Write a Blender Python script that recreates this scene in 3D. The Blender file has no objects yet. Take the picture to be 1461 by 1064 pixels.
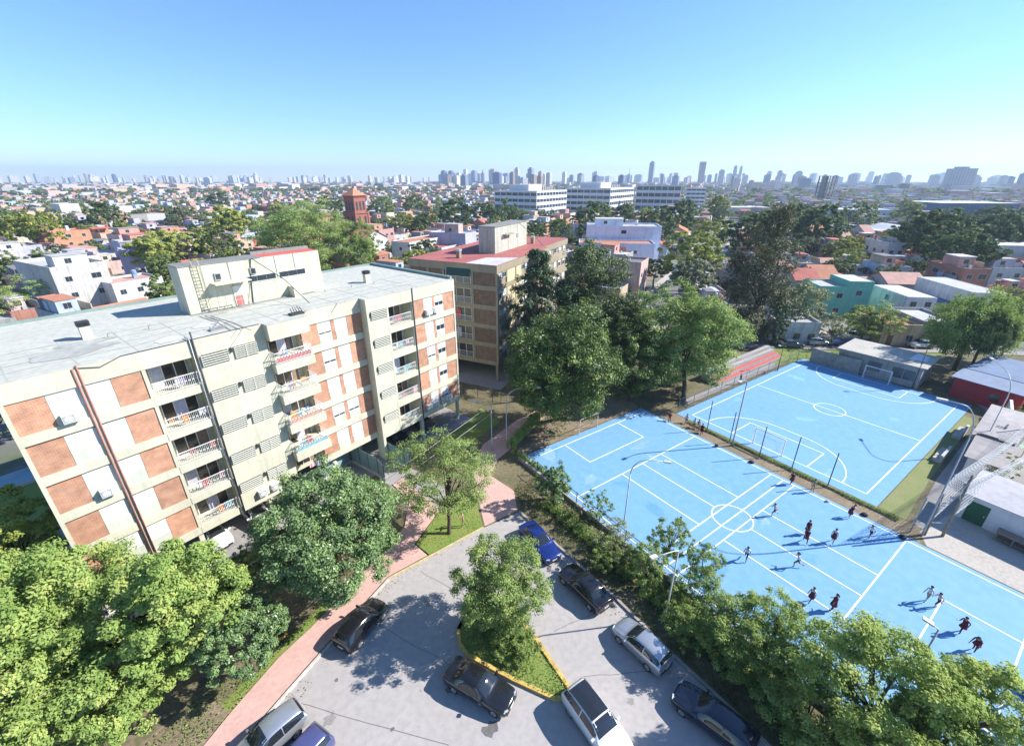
import bpy, bmesh, math, random
import numpy as np
from math import sin, cos, pi, radians, atan, atan2, hypot, sqrt, floor
from mathutils import Vector, Matrix

R = random.Random(11)
NR = np.random.default_rng(5)
sc = bpy.context.scene
COL = sc.collection

# ------------------------------------------------------------------ survey: the photograph's view, used to find where things stand
EYE = 28.5
FOC, CX, CY, HOR = 628.4, 730.5, 532.0, 255.9
PIT = atan((CY - HOR) / FOC)
CP, SP = cos(PIT), sin(PIT)
def G(px, py, z=0.0):
    u = (px - CX) / FOC; v = -(py - CY) / FOC
    d = (u, CP + v * SP, -SP + v * CP)
    t = (z - EYE) / d[2]
    return Vector((d[0] * t, d[1] * t, z))
def PX(p):
    y, z = p[1], p[2] - EYE
    dz = y * CP - z * SP; dv = y * SP + z * CP
    if dz < 0.1: return (-9999, 9999, dz)
    return (CX + FOC * p[0] / dz, CY - FOC * dv / dz, dz)
def ZAT(py, p):
    v = -(py - CY) / FOC
    return EYE + (-SP + v * CP) * p[1] / (CP + v * SP)

# ------------------------------------------------------------------ tagging
THINGS = []
def tag(o, label, cat, group=None, kind=None):
    if label: o['label'] = label
    if cat: o['category'] = cat
    if group: o['group'] = group
    if kind: o['kind'] = kind
    if not kind: THINGS.append(o)
    return o
def thing(name, label, cat, loc=(0, 0, 0), rz=0.0, group=None, scale=1.0):
    o = bpy.data.objects.new(name, None); COL.objects.link(o)
    o.location = loc; o.rotation_euler = (0, 0, rz); o.scale = (scale,) * 3
    o.empty_display_size = 0.3
    return tag(o, label, cat, group)
def mobj(name, mesh, parent=None, loc=None, rz=None):
    o = bpy.data.objects.new(name, mesh); COL.objects.link(o)
    if parent is not None: o.parent = parent
    if loc is not None: o.location = loc
    if rz is not None: o.rotation_euler = (0, 0, rz)
    return o
def dup(o, loc=None, rz=None, label=None, group=None, scale=None, parent=None):
    c = o.copy(); COL.objects.link(c)
    if parent is not None: c.parent = parent
    else:
        if loc is not None: c.location = loc
        if rz is not None: c.rotation_euler = (0, 0, rz)
        if scale is not None: c.scale = (scale,) * 3
        if label: c['label'] = label
        if group: c['group'] = group
        THINGS.append(c)
    for ch in list(o.children): dup(ch, parent=c)
    return c

# ------------------------------------------------------------------ materials
MATS = {}
def nt(name):
    m = bpy.data.materials.new(name); m.use_nodes = True
    t = m.node_tree
    return m, t, t.nodes, t.links, t.nodes['Principled BSDF']
def c4(c, k=1.0): return (min(1, c[0] * k), min(1, c[1] * k), min(1, c[2] * k), 1)
def M(name, col, rough=.75, var=.15, scale=1.5, metal=0.0, big=.1, bump=0.0, coat=0.0, streak=0.0, spec=.4):
    """plain surface with two scales of mottling and optional rain streaks of dirt"""
    if name in MATS: return MATS[name]
    m, t, N, L, b = nt(name)
    tc = N.new('ShaderNodeTexCoord')
    n1 = N.new('ShaderNodeTexNoise'); n1.inputs['Scale'].default_value = scale; n1.inputs['Detail'].default_value = 7; n1.inputs['Roughness'].default_value = .65
    n2 = N.new('ShaderNodeTexNoise'); n2.inputs['Scale'].default_value = scale * .13; n2.inputs['Detail'].default_value = 3
    L.new(tc.outputs['Object'], n1.inputs['Vector']); L.new(tc.outputs['Object'], n2.inputs['Vector'])
    mr = N.new('ShaderNodeMapRange'); mr.inputs[1].default_value = .3; mr.inputs[2].default_value = .7; mr.inputs[3].default_value = 1 - var; mr.inputs[4].default_value = 1 + var
    L.new(n1.outputs['Fac'], mr.inputs[0])
    mr2 = N.new('ShaderNodeMapRange'); mr2.inputs[1].default_value = .3; mr2.inputs[2].default_value = .7; mr2.inputs[3].default_value = 1 - big; mr2.inputs[4].default_value = 1 + big
    L.new(n2.outputs['Fac'], mr2.inputs[0])
    mu = N.new('ShaderNodeMath'); mu.operation = 'MULTIPLY'
    L.new(mr.outputs[0], mu.inputs[0]); L.new(mr2.outputs[0], mu.inputs[1])
    fac = mu.outputs[0]
    if streak:
        mp = N.new('ShaderNodeMapping'); mp.inputs['Scale'].default_value = (2.2, 2.2, .12)
        n3 = N.new('ShaderNodeTexNoise'); n3.inputs['Scale'].default_value = 1.3; n3.inputs['Detail'].default_value = 5
        L.new(tc.outputs['Object'], mp.inputs['Vector']); L.new(mp.outputs[0], n3.inputs['Vector'])
        m3 = N.new('ShaderNodeMapRange'); m3.inputs[1].default_value = .5; m3.inputs[2].default_value = .75; m3.inputs[3].default_value = 1; m3.inputs[4].default_value = 1 - streak
        L.new(n3.outputs['Fac'], m3.inputs[0])
        mm = N.new('ShaderNodeMath'); mm.operation = 'MULTIPLY'; L.new(fac, mm.inputs[0]); L.new(m3.outputs[0], mm.inputs[1]); fac = mm.outputs[0]
    vm = N.new('ShaderNodeVectorMath'); vm.operation = 'SCALE'; vm.inputs[0].default_value = col[:3]
    L.new(fac, vm.inputs['Scale']); L.new(vm.outputs[0], b.inputs['Base Color'])
    b.inputs['Roughness'].default_value = rough; b.inputs['Metallic'].default_value = metal
    b.inputs['Specular IOR Level'].default_value = spec
    if coat: b.inputs['Coat Weight'].default_value = coat; b.inputs['Coat Roughness'].default_value = .04
    if bump:
        bp = N.new('ShaderNodeBump'); bp.inputs['Strength'].default_value = bump; bp.inputs['Distance'].default_value = .03
        L.new(n1.outputs['Fac'], bp.inputs['Height']); L.new(bp.outputs[0], b.inputs['Normal'])
    MATS[name] = m
    return m
def brickmat(name, c1, c2, mortar, bw=.25, bh=.08, axis='xz', ms=.012, rough=.85):
    if name in MATS: return MATS[name]
    m, t, N, L, b = nt(name)
    tc = N.new('ShaderNodeTexCoord'); sp = N.new('ShaderNodeSeparateXYZ'); cb = N.new('ShaderNodeCombineXYZ')
    L.new(tc.outputs['Object'], sp.inputs[0])
    ad = N.new('ShaderNodeMath'); ad.operation = 'ADD'
    L.new(sp.outputs['X'], ad.inputs[0]); L.new(sp.outputs['Y'], ad.inputs[1])
    L.new(ad.outputs[0], cb.inputs[0]); L.new(sp.outputs['Z' if axis == 'xz' else 'Y'], cb.inputs[1])
    if axis != 'xz': L.new(sp.outputs['X'], cb.inputs[0])
    br = N.new('ShaderNodeTexBrick'); br.inputs['Scale'].default_value = 1; br.inputs['Brick Width'].default_value = bw; br.inputs['Row Height'].default_value = bh
    br.inputs['Mortar Size'].default_value = ms
    br.inputs['Color1'].default_value = c4(c1); br.inputs['Color2'].default_value = c4(c2); br.inputs['Mortar'].default_value = c4(mortar)
    L.new(cb.outputs[0], br.inputs['Vector'])
    n = N.new('ShaderNodeTexNoise'); n.inputs['Scale'].default_value = 1.6; n.inputs['Detail'].default_value = 6
    L.new(tc.outputs['Object'], n.inputs['Vector'])
    mr = N.new('ShaderNodeMapRange'); mr.inputs[1].default_value = .3; mr.inputs[2].default_value = .7; mr.inputs[3].default_value = .78; mr.inputs[4].default_value = 1.2
    L.new(n.outputs['Fac'], mr.inputs[0])
    oi = N.new('ShaderNodeObjectInfo'); m5 = N.new('ShaderNodeMapRange'); m5.inputs[3].default_value = .86; m5.inputs[4].default_value = 1.12; L.new(oi.outputs['Random'], m5.inputs[0])
    m6 = N.new('ShaderNodeMath'); m6.operation = 'MULTIPLY'; L.new(mr.outputs[0], m6.inputs[0]); L.new(m5.outputs[0], m6.inputs[1])
    n7 = N.new('ShaderNodeTexNoise'); n7.inputs['Scale'].default_value = .9; n7.inputs['Detail'].default_value = 8; L.new(tc.outputs['Object'], n7.inputs['Vector'])
    m7 = N.new('ShaderNodeMapRange'); m7.inputs[1].default_value = .58; m7.inputs[2].default_value = .72; m7.inputs[4].default_value = .55; L.new(n7.outputs['Fac'], m7.inputs[0])
    mx7 = N.new('ShaderNodeMix'); mx7.data_type = 'RGBA'; L.new(m7.outputs[0], mx7.inputs['Factor']); L.new(br.outputs['Color'], mx7.inputs['A']); mx7.inputs['B'].default_value = c4(mortar)
    vm = N.new('ShaderNodeVectorMath'); vm.operation = 'SCALE'; L.new(mx7.outputs['Result'], vm.inputs[0]); L.new(m6.outputs[0], vm.inputs['Scale'])
    L.new(vm.outputs[0], b.inputs['Base Color']); b.inputs['Roughness'].default_value = rough
    MATS[name] = m
    return m
def glass(name='window_glass', col=(.03, .045, .06), rough=.06):
    if name in MATS: return MATS[name]
    m, t, N, L, b = nt(name)
    b.inputs['Base Color'].default_value = c4(col); b.inputs['Roughness'].default_value = rough
    b.inputs['Specular IOR Level'].default_value = .9
    tc = N.new('ShaderNodeTexCoord'); n = N.new('ShaderNodeTexNoise'); n.inputs['Scale'].default_value = .8
    L.new(tc.outputs['Object'], n.inputs['Vector'])
    mr = N.new('ShaderNodeMapRange'); mr.inputs[3].default_value = rough * .6; mr.inputs[4].default_value = rough * 1.8
    L.new(n.outputs['Fac'], mr.inputs[0]); L.new(mr.outputs[0], b.inputs['Roughness'])
    MATS[name] = m
    return m
def leafmat(name, dark, light, odd=None, rough=.6, trans=.4):
    """leaf colour differs leaf by leaf and spray by spray through the tint attribute"""
    if name in MATS: return MATS[name]
    m = bpy.data.materials.new(name); m.use_nodes = True
    t = m.node_tree; N = t.nodes; L = t.links; N.clear()
    at = N.new('ShaderNodeAttribute'); at.attribute_name = 'tint'
    cr = N.new('ShaderNodeValToRGB'); e = cr.color_ramp.elements
    e[0].position = .05; e[0].color = c4(dark); e[1].position = .8; e[1].color = c4(light)
    if odd:
        x = e.new(.93); x.color = c4(odd)
    L.new(at.outputs['Fac'], cr.inputs['Fac'])
    pb = N.new('ShaderNodeBsdfPrincipled'); pb.inputs['Roughness'].default_value = rough; pb.inputs['Specular IOR Level'].default_value = .3
    tr = N.new('ShaderNodeBsdfTranslucent'); mx = N.new('ShaderNodeMixShader'); mx.inputs[0].default_value = trans
    L.new(cr.outputs[0], pb.inputs['Base Color']); L.new(cr.outputs[0], tr.inputs['Color'])
    L.new(pb.outputs[0], mx.inputs[1]); L.new(tr.outputs[0], mx.inputs[2])
    out = N.new('ShaderNodeOutputMaterial'); L.new(mx.outputs[0], out.inputs['Surface'])
    MATS[name] = m
    return m
def attrmat(name, rough=.8):
    if name in MATS: return MATS[name]
    m, t, N, L, b = nt(name)
    at = N.new('ShaderNodeAttribute'); at.attribute_name = 'col'
    L.new(at.outputs['Color'], b.inputs['Base Color']); b.inputs['Roughness'].default_value = rough
    MATS[name] = m
    return m
def facademat(name, wall, glz, fw=3.2, fh=3.0, gw=.55, gh=.5, band=False):
    """far facade: rows of window panes in a wall, by floor and bay"""
    if name in MATS: return MATS[name]
    m, t, N, L, b = nt(name)
    tc = N.new('ShaderNodeTexCoord'); sp = N.new('ShaderNodeSeparateXYZ'); L.new(tc.outputs['Object'], sp.inputs[0])
    def math(op, a, bb):
        n = N.new('ShaderNodeMath'); n.operation = op
        for i, x in enumerate((a, bb)):
            if x is None: continue
            if isinstance(x, (int, float)): n.inputs[i].default_value = x
            else: L.new(x, n.inputs[i])
        return n.outputs[0]
    h = math('FRACT', math('DIVIDE', math('ADD', sp.outputs['X'], sp.outputs['Y']), fw), None)
    v = math('FRACT', math('DIVIDE', sp.outputs['Z'], fh), None)
    a = math('LESS_THAN', v, gh)
    if not band: a = math('MULTIPLY', a, math('LESS_THAN', h, gw))
    geo = N.new('ShaderNodeNewGeometry'); s2 = N.new('ShaderNodeSeparateXYZ'); L.new(geo.outputs['Normal'], s2.inputs[0])
    a = math('MULTIPLY', a, math('LESS_THAN', s2.outputs['Z'], .5))
    n = N.new('ShaderNodeTexNoise'); n.inputs['Scale'].default_value = .15; L.new(tc.outputs['Object'], n.inputs['Vector'])
    mr = N.new('ShaderNodeMapRange'); mr.inputs[3].default_value = .8; mr.inputs[4].default_value = 1.15; L.new(n.outputs['Fac'], mr.inputs[0])
    vm = N.new('ShaderNodeVectorMath'); vm.operation = 'SCALE'; vm.inputs[0].default_value = wall; L.new(mr.outputs[0], vm.inputs['Scale'])
    mx = N.new('ShaderNodeMix'); mx.data_type = 'RGBA'; L.new(a, mx.inputs['Factor']); L.new(vm.outputs[0], mx.inputs['A']); mx.inputs['B'].default_value = c4(glz)
    L.new(mx.outputs['Result'], b.inputs['Base Color']); b.inputs['Roughness'].default_value = .6
    MATS[name] = m
    return m

# ------------------------------------------------------------------ mesh builder
class MB:
    def __init__(s): s.v = []; s.f = []; s.m = []
    def face(s, pts, m=0):
        i = len(s.v); s.v += [tuple(p) for p in pts]; s.f.append(tuple(range(i, i + len(pts)))); s.m.append(m); return s
    def box(s, x0, x1, y0, y1, z0, z1, m=0):
        return s.prism([(x0, y0), (x1, y0), (x1, y1), (x0, y1)], z0, z1, m)
    def prism(s, poly, z0, z1, m=0, mt=None, bottom=True):
        n = len(poly); i = len(s.v)
        a = sum(poly[k][0] * poly[(k + 1) % n][1] - poly[(k + 1) % n][0] * poly[k][1] for k in range(n))
        if a < 0: poly = poly[::-1]
        s.v += [(p[0], p[1], z0) for p in poly] + [(p[0], p[1], z1) for p in poly]
        for k in range(n):
            k2 = (k + 1) % n; s.f.append((i + k, i + k2, i + n + k2, i + n + k)); s.m.append(m)
        s.f.append(tuple(i + n + k for k in range(n))); s.m.append(m if mt is None else mt)
        if bottom: s.f.append(tuple(i + k for k in reversed(range(n)))); s.m.append(m)
        return s
    def obox(s, c, ax, ay, az, hx, hy, hz, m=0):
        """box about c with axes ax, ay, az and half sizes"""
        c = Vector(c); ax, ay, az = [Vector(a).normalized() for a in (ax, ay, az)]
        i = len(s.v)
        for sz in (-1, 1):
            for sx, sy in ((-1, -1), (1, -1), (1, 1), (-1, 1)):
                s.v.append(tuple(c + ax * hx * sx + ay * hy * sy + az * hz * sz))
        for f in ((3, 2, 1, 0), (4, 5, 6, 7), (0, 1, 5, 4), (1, 2, 6, 5), (2, 3, 7, 6), (3, 0, 4, 7)):
            s.f.append(tuple(i + k for k in f)); s.m.append(m)
        return s
    def bar(s, a, b, w, h=None, m=0):
        a, b = Vector(a), Vector(b); d = b - a; h = h or w
        up = Vector((0, 0, 1)) if abs(d.normalized().z) < .95 else Vector((1, 0, 0))
        sx = d.cross(up); uy = sx.cross(d)
        return s.obox((a + b) / 2, d, sx, uy, d.length / 2, w / 2, h / 2, m)
    def tube(s, pts, r, n=6, m=0, cap=True):
        pts = [Vector(p) for p in pts]; rs = r if isinstance(r, (list, tuple)) else [r] * len(pts)
        i0 = len(s.v); ref = None
        for k, p in enumerate(pts):
            d = (pts[min(k + 1, len(pts) - 1)] - pts[max(k - 1, 0)]).normalized()
            if ref is None: ref = Vector((1, 0, 0)) if abs(d.x) < .9 else Vector((0, 1, 0))
            a = (ref - d * ref.dot(d)).normalized(); b = d.cross(a); ref = a
            for j in range(n):
                t = 2 * pi * j / n; s.v.append(tuple(p + (a * cos(t) + b * sin(t)) * rs[k]))
        for k in range(len(pts) - 1):
            for j in range(n):
                j2 = (j + 1) % n; q = i0 + k * n
                s.f.append((q + j, q + j2, q + n + j2, q + n + j)); s.m.append(m)
        if cap:
            s.f.append(tuple(i0 + j for j in reversed(range(n)))); s.m.append(m)
            q = i0 + (len(pts) - 1) * n; s.f.append(tuple(q + j for j in range(n))); s.m.append(m)
        return s
    def lathe(s, prof, c=(0, 0, 0), n=10, m=0):
        return s.tube([(c[0], c[1], c[2] + z) for r, z in prof], [r for r, z in prof], n, m)
    def build(s, name, mats, parent=None, smooth=False, loc=None, rz=None):
        return mobj(name, s.mesh(name, mats, smooth), parent, loc, rz)
    def mesh(s, name, mats, smooth=False):
        me = bpy.data.meshes.new(name); me.from_pydata(s.v, [], s.f)
        for x in (mats if isinstance(mats, (list, tuple)) else [mats]): me.materials.append(x)
        if any(s.m): me.polygons.foreach_set('material_index', s.m)
        if smooth: me.polygons.foreach_set('use_smooth', [True] * len(s.f))
        me.update()
        return me
def quads_mesh(name, V, mat, tint=None, colors=None):
    """V: (n,4,3) array -> mesh of n quads"""
    n = len(V); me = bpy.data.meshes.new(name)
    me.vertices.add(n * 4); me.vertices.foreach_set('co', np.ascontiguousarray(V, dtype=np.float32).ravel())
    me.loops.add(n * 4); me.loops.foreach_set('vertex_index', np.arange(n * 4, dtype=np.int32))
    me.polygons.add(n); me.polygons.foreach_set('loop_start', np.arange(0, n * 4, 4, dtype=np.int32))
    if tint is not None:
        at = me.attributes.new('tint', 'FLOAT', 'FACE'); at.data.foreach_set('value', np.asarray(tint, dtype=np.float32))
    if colors is not None:
        at = me.attributes.new('col', 'FLOAT_COLOR', 'FACE')
        cc = np.ones((n, 4), dtype=np.float32); cc[:, :3] = colors
        at.data.foreach_set('color', cc.ravel())
    me.materials.append(mat); me.update(calc_edges=True); me.validate()
    return me

# ------------------------------------------------------------------ foliage
LEAFK = 2.5; LEAFS = .74; CLK = 2
def unit(a): return a / np.maximum(np.linalg.norm(a, axis=-1, keepdims=True), 1e-6)
def leaves(P, Nrm, size, rng, droop=0.0, aspect=.55):
    n = len(P)
    r = unit(rng.normal(size=(n, 3))); r[:, 2] -= droop
    t = unit(np.cross(Nrm, r)); b = unit(np.cross(Nrm, t))
    if droop: 
        d = np.tile(np.array([[0, 0, -1.]]), (n, 1)) + rng.normal(size=(n, 3)) * .35
        b = unit(d); t = unit(np.cross(Nrm, b))
    s = size * rng.uniform(.6, 1.3, (n, 1))
    V = np.stack([P - b * s * .5, P + t * s * aspect * .5 - b * s * .05 + Nrm * s * .08, P + b * s * .5, P - t * s * aspect * .5 - b * s * .05 + Nrm * s * .08], axis=1)
    return V
def crown_points(shape, rng, ncl):
    """centres of leaf sprays in a unit crown, and their radii"""
    C = []
    if shape == 'cone':
        for k in range(ncl):
            h = rng.uniform(0, 1) ** 1.25; a = rng.uniform(0, 2 * pi); rad = (1 - h) * rng.uniform(.55, 1.0) + .04
            C.append((cos(a) * rad, sin(a) * rad, -1 + 2 * h, .10 + .16 * (1 - h)))
    elif shape == 'tall':
        lob = [(rng.normal() * .22, rng.normal() * .22, z, .62 - .25 * abs(z + .1)) for z in np.linspace(-.8, .8, 7)]
        lob += [(cos(q) * .6, sin(q) * .6, rng.uniform(-.85, .5), .36) for q in rng.uniform(0, 6.28, 7)]
        for k in range(ncl):
            l = lob[k % len(lob)]; d = unit(rng.normal(size=3)); rr = l[3] * rng.uniform(.5, 1)
            C.append((l[0] + d[0] * rr, l[1] + d[1] * rr, l[2] + d[2] * rr * .55, .13 + rng.uniform(0, .08)))
    elif shape == 'tier':
        for k in range(ncl // 7):
            h = rng.uniform(0, 1); a = rng.uniform(0, 2 * pi); ln = (1 - h * h * .75) * rng.uniform(.5, 1.0)
            for j in range(7):
                u = .12 + .88 * (j + rng.uniform(0, 1)) / 7; C.append((cos(a) * ln * u + rng.normal() * .03, sin(a) * ln * u + rng.normal() * .03, -.95 + 1.9 * h + .10 * u - .16 * u * u, .05 + .05 * u))
    elif shape == 'dome':
        ph0 = rng.uniform(0, 6.28, 6)
        for k in range(ncl):
            z = 1 - 1.6 * rng.uniform(0, 1); a = rng.uniform(0, 2 * pi); q = sqrt(max(0, 1 - z * z)); lump = 1 + .10 * sin(3 * a + ph0[0] + 4 * z) + .08 * sin(5 * a + ph0[1] - 6 * z) + .05 * sin(9 * a + ph0[2] + 9 * z)
            rr = lump * rng.uniform(.8, .96) if rng.uniform() < .85 else rng.uniform(.4, .8); C.append((cos(a) * q * rr, sin(a) * q * rr, z * rr, rng.uniform(.08, .15)))
    else:
        # big lobes first, then sprays over each lobe, so the outline stays uneven
        nl = 13 if shape != 'sparse' else 14
        lob = []
        for k in range(nl):
            z = 1 - 1.55 * (k + .5) / nl; ph = k * 2.4 + rng.uniform(-.4, .4); q = sqrt(max(0, 1 - z * z))
            rr = rng.uniform(.46, .66)
            lob.append((cos(ph) * q * rr, sin(ph) * q * rr, z * rr, rng.uniform(.3, .46) if shape != 'sparse' else rng.uniform(.2, .34)))
        if shape != 'sparse': lob += [(0, 0, .05, .6), (0, 0, -.2, .55)]
        for k in range(ncl):
            l = lob[int(rng.integers(len(lob)))]; d = unit(rng.normal(size=3))
            if d[2] < -.5: d[2] *= -.6
            rr = l[3] * rng.uniform(.78, 1.06)
            C.append((l[0] + d[0] * rr, l[1] + d[1] * rr, l[2] + d[2] * rr, rng.uniform(.09, .16)))
    C = np.array(C)
    if shape not in ('cone', 'tall', 'dome', 'tier'):
        q = np.maximum(1, np.hypot(C[:, 0], C[:, 1]) / np.percentile(np.hypot(C[:, 0], C[:, 1]), 95)); C[:, :2] /= q[:, None]
        C[:, :2] *= .93 / np.percentile(np.hypot(C[:, 0], C[:, 1]) + C[:, 3] * .6, 96)
        lo, hi = np.percentile(C[:, 2], 2), np.percentile(C[:, 2], 98); C[:, 2] = -.72 + 1.62 * (C[:, 2] - lo) / (hi - lo)
        C[:, :2] *= np.clip(1 + (C[:, 2] + .1) * .65, .5, 1)[:, None]
    return C
def crown_mesh(name, mat, rx, ry, rz, ncl, nleaf, size, seed, shape='round', droop=0.0, aspect=.55):
    nleaf = int(nleaf * LEAFK); rng = np.random.default_rng(seed)
    C = crown_points(shape, rng, ncl * CLK); size *= LEAFS; C[:, 3] *= .9
    idx = rng.integers(0, len(C), nleaf)
    d = unit(rng.normal(size=(nleaf, 3)))
    out = unit(C[:, :3] * np.array([1, 1, .8]) + np.array([0, 0, .12]))
    d = unit(d + out[idx] * .55)
    sc3 = np.array([rx, ry, rz])
    P = C[idx, :3] + d * (C[idx, 3:4] * rng.uniform(.25, 1.25, (nleaf, 1))) * np.array([1, 1, .75])
    P = P * sc3
    if shape == 'weep':
        P[:, 2] -= rz * .5 * rng.uniform(0, 1, nleaf) ** 2 * (np.hypot(P[:, 0], P[:, 1]) / max(rx, .1))
    Nn = unit(d + rng.normal(size=(nleaf, 3)) * .45 + np.array([0.5, .06, .5]))
    ct = rng.uniform(0, 1, len(C))
    tint = np.clip(.62 * ct[idx] + .42 * rng.uniform(0, 1, nleaf), 0, 1)
    V = leaves(P, Nn, size, rng, droop, aspect)
    return quads_mesh(name, V, mat, tint), C * np.array([rx, ry, rz, 1])
def trunk_mb(base_r, z_fork, C, zc, nlimb, seed, lean=(0, 0)):
    rng = random.Random(seed); mb = MB()
    f = Vector((lean[0], lean[1], z_fork))
    mid = Vector((lean[0] * .4 + rng.uniform(-.1, .1), lean[1] * .4, z_fork * .5))
    mb.tube([(0, 0, -.1), (0, 0, .15), mid, f], [base_r * 1.5, base_r * 1.1, base_r * .9, base_r * .75], 8)
    pick = [C[i] for i in np.linspace(0, len(C) - 1, nlimb).astype(int)]
    for c in pick:
        e = Vector((c[0], c[1], c[2] + zc)); h = f + Vector((0, 0, -.08 * z_fork * rng.random()))
        m1 = h.lerp(e, .45) + Vector((rng.uniform(-.15, .15), rng.uniform(-.15, .15), .12)) * (e - h).length * .5
        mb.tube([h, m1, e], [base_r * .5, base_r * .28, base_r * .08], 5)
        for q in range(2):
            e2 = m1.lerp(e, .5) + Vector((rng.uniform(-1, 1), rng.uniform(-1, 1), rng.uniform(-.2, .8))) * (e - h).length * .25
            mb.tube([m1.lerp(e, .2), e2], [base_r * .18, base_r * .05], 4)
    return mb
BARK = M('bark', (.10, .075, .055), .9, .35, 6)
def tree(name, label, px, py, zc, rpx, vf, mat, ncl, nleaf, size, seed, shape='round', base=None, cat='tree', group=None, limbs=10, br=.2, hf=1.0, droop=0., aspect=.55, bark=None, fork=None):
    """a tree whose crown's middle is at height zc under sight line px,py and whose crown is rpx wide in the photograph"""
    c = G(px, py, zc); dist = PX(c)[2]; rad = rpx * dist / FOC
    t = thing(name, label, cat, (c.x, c.y, 0), 0, group)
    cm, C = crown_mesh('crown', mat, rad * hf, rad, rad * vf, ncl, nleaf, size, seed, shape, droop, aspect)
    lean = (0, 0)
    o = mobj('crown', cm, t, (0, 0, zc))
    if base:
        b = G(*base); d = (b.x - c.x, b.y - c.y)
        tr = trunk_mb(br, fork or zc - rad * vf * .55, [(q[0] - d[0], q[1] - d[1], q[2], 0) for q in C], zc, limbs, seed, (-d[0] * .6, -d[1] * .6))
        tr.build('trunk', bark or BARK, t, True, (d[0], d[1], 0))
    else:
        trunk_mb(br, fork or max(.4, zc - rad * vf * .6), C, zc, limbs, seed).build('trunk', bark or BARK, t, True)
    return t
# ------------------------------------------------------------------ world, sun, camera
SUN_AZ, SUN_EL = radians(8), radians(36)
w = bpy.data.worlds.new('World'); sc.world = w; w.use_nodes = True
wn = w.node_tree
sky = wn.nodes.new('ShaderNodeTexSky'); sky.sky_type = 'NISHITA'; sky.sun_disc = False
sky.sun_elevation = SUN_EL; sky.sun_rotation = pi / 2 - SUN_AZ
sky.air_density = 2.0; sky.dust_density = 0.0; sky.ozone_density = 8.6; sky.altitude = 5000
wn.links.new(sky.outputs[0], wn.nodes['Background'].inputs[0]); wn.nodes['Background'].inputs[1].default_value = .104
sd = Vector((cos(SUN_EL) * cos(SUN_AZ), cos(SUN_EL) * sin(SUN_AZ), sin(SUN_EL)))
sl = bpy.data.lights.new('sun', 'SUN'); sl.energy = 4.6; sl.angle = radians(.53); sl.color = (1, .955, .89)
so = bpy.data.objects.new('sun', sl); COL.objects.link(so); so.rotation_euler = sd.to_track_quat('Z', 'Y').to_euler(); so.location = (60, 0, 90)
cam = bpy.data.cameras.new('camera'); co = bpy.data.objects.new('camera', cam); COL.objects.link(co)
cam.sensor_width = 36; cam.lens = FOC / 1461 * 36; cam.clip_end = 20000; cam.clip_start = .5
co.location = (0, 0, EYE); co.rotation_euler = (pi / 2 - PIT, 0, 0); sc.camera = co
sc.view_settings.view_transform = 'Standard'; sc.view_settings.look = 'None'; sc.view_settings.exposure = 1.06; sc.view_settings.gamma = 1
sc.cycles.use_denoising = True; sc.cycles.max_bounces = 6; sc.cycles.volume_bounces = 0; sc.cycles.transparent_max_bounces = 6
sc.cycles.caustics_reflective = False; sc.cycles.caustics_refractive = False; sc.cycles.use_adaptive_sampling = True

# ------------------------------------------------------------------ ground sheets
def sheet(name, pts, z, mat, kind='structure'):
    o = MB().face([(p[0], p[1], z) for p in pts]).build(name, mat)
    if o.data.polygons[0].normal.z < 0: o.data.flip_normals()
    return tag(o, None, None, None, kind)
def gmat(name, ca, cb, cc, s1=.35, s2=3.0, lo=.42, hi=.6, rough=.95, bump=.4):
    m, t, N, L, b = nt(name)
    tc = N.new('ShaderNodeTexCoord')
    a = N.new('ShaderNodeTexNoise'); a.inputs['Scale'].default_value = s1; a.inputs['Detail'].default_value = 6; a.inputs['Roughness'].default_value = .65
    d = N.new('ShaderNodeTexNoise'); d.inputs['Scale'].default_value = s2; d.inputs['Detail'].default_value = 8
    L.new(tc.outputs['Object'], a.inputs['Vector']); L.new(tc.outputs['Object'], d.inputs['Vector'])
    r1 = N.new('ShaderNodeMapRange'); r1.inputs[1].default_value = lo; r1.inputs[2].default_value = hi; L.new(a.outputs['Fac'], r1.inputs[0])
    r2 = N.new('ShaderNodeMapRange'); r2.inputs[1].default_value = .4; r2.inputs[2].default_value = .68; L.new(d.outputs['Fac'], r2.inputs[0])
    m1 = N.new('ShaderNodeMix'); m1.data_type = 'RGBA'; L.new(r1.outputs[0], m1.inputs['Factor']); m1.inputs['A'].default_value = c4(ca); m1.inputs['B'].default_value = c4(cb)
    m2 = N.new('ShaderNodeMix'); m2.data_type = 'RGBA'; L.new(r2.outputs[0], m2.inputs['Factor']); L.new(m1.outputs['Result'], m2.inputs['A']); m2.inputs['B'].default_value = c4(cc)
    L.new(m2.outputs['Result'], b.inputs['Base Color']); b.inputs['Roughness'].default_value = rough; b.inputs['Specular IOR Level'].default_value = .2
    if bump:
        bp = N.new('ShaderNodeBump'); bp.inputs['Strength'].default_value = bump; bp.inputs['Distance'].default_value = .05
        L.new(d.outputs['Fac'], bp.inputs['Height']); L.new(bp.outputs[0], b.inputs['Normal'])
    MATS[name] = m
    return m
g_city = gmat('town_ground', (.28, .27, .255), (.17, .17, .165), (.11, .13, .06), .04, .3, .4, .62)
g_soil = gmat('soil', (.22, .165, .12), (.13, .11, .075), (.10, .12, .04), .5, 4)
g_grass = gmat('grass', (.19, .26, .06), (.25, .26, .08), (.13, .19, .04), .6, 9)
g_dry = gmat('dry_grass', (.22, .25, .10), (.27, .265, .13), (.17, .20, .075), .5, 8)
g_dirt = gmat('bare_dirt', (.30, .23, .17), (.22, .17, .12), (.16, .14, .08), .45, 5)
g_asph = gmat('worn_concrete_road', (.385, .36, .345), (.41, .385, .37), (.35, .325, .315), .25, 2.5, .4, .62, .85, .15)
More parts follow.
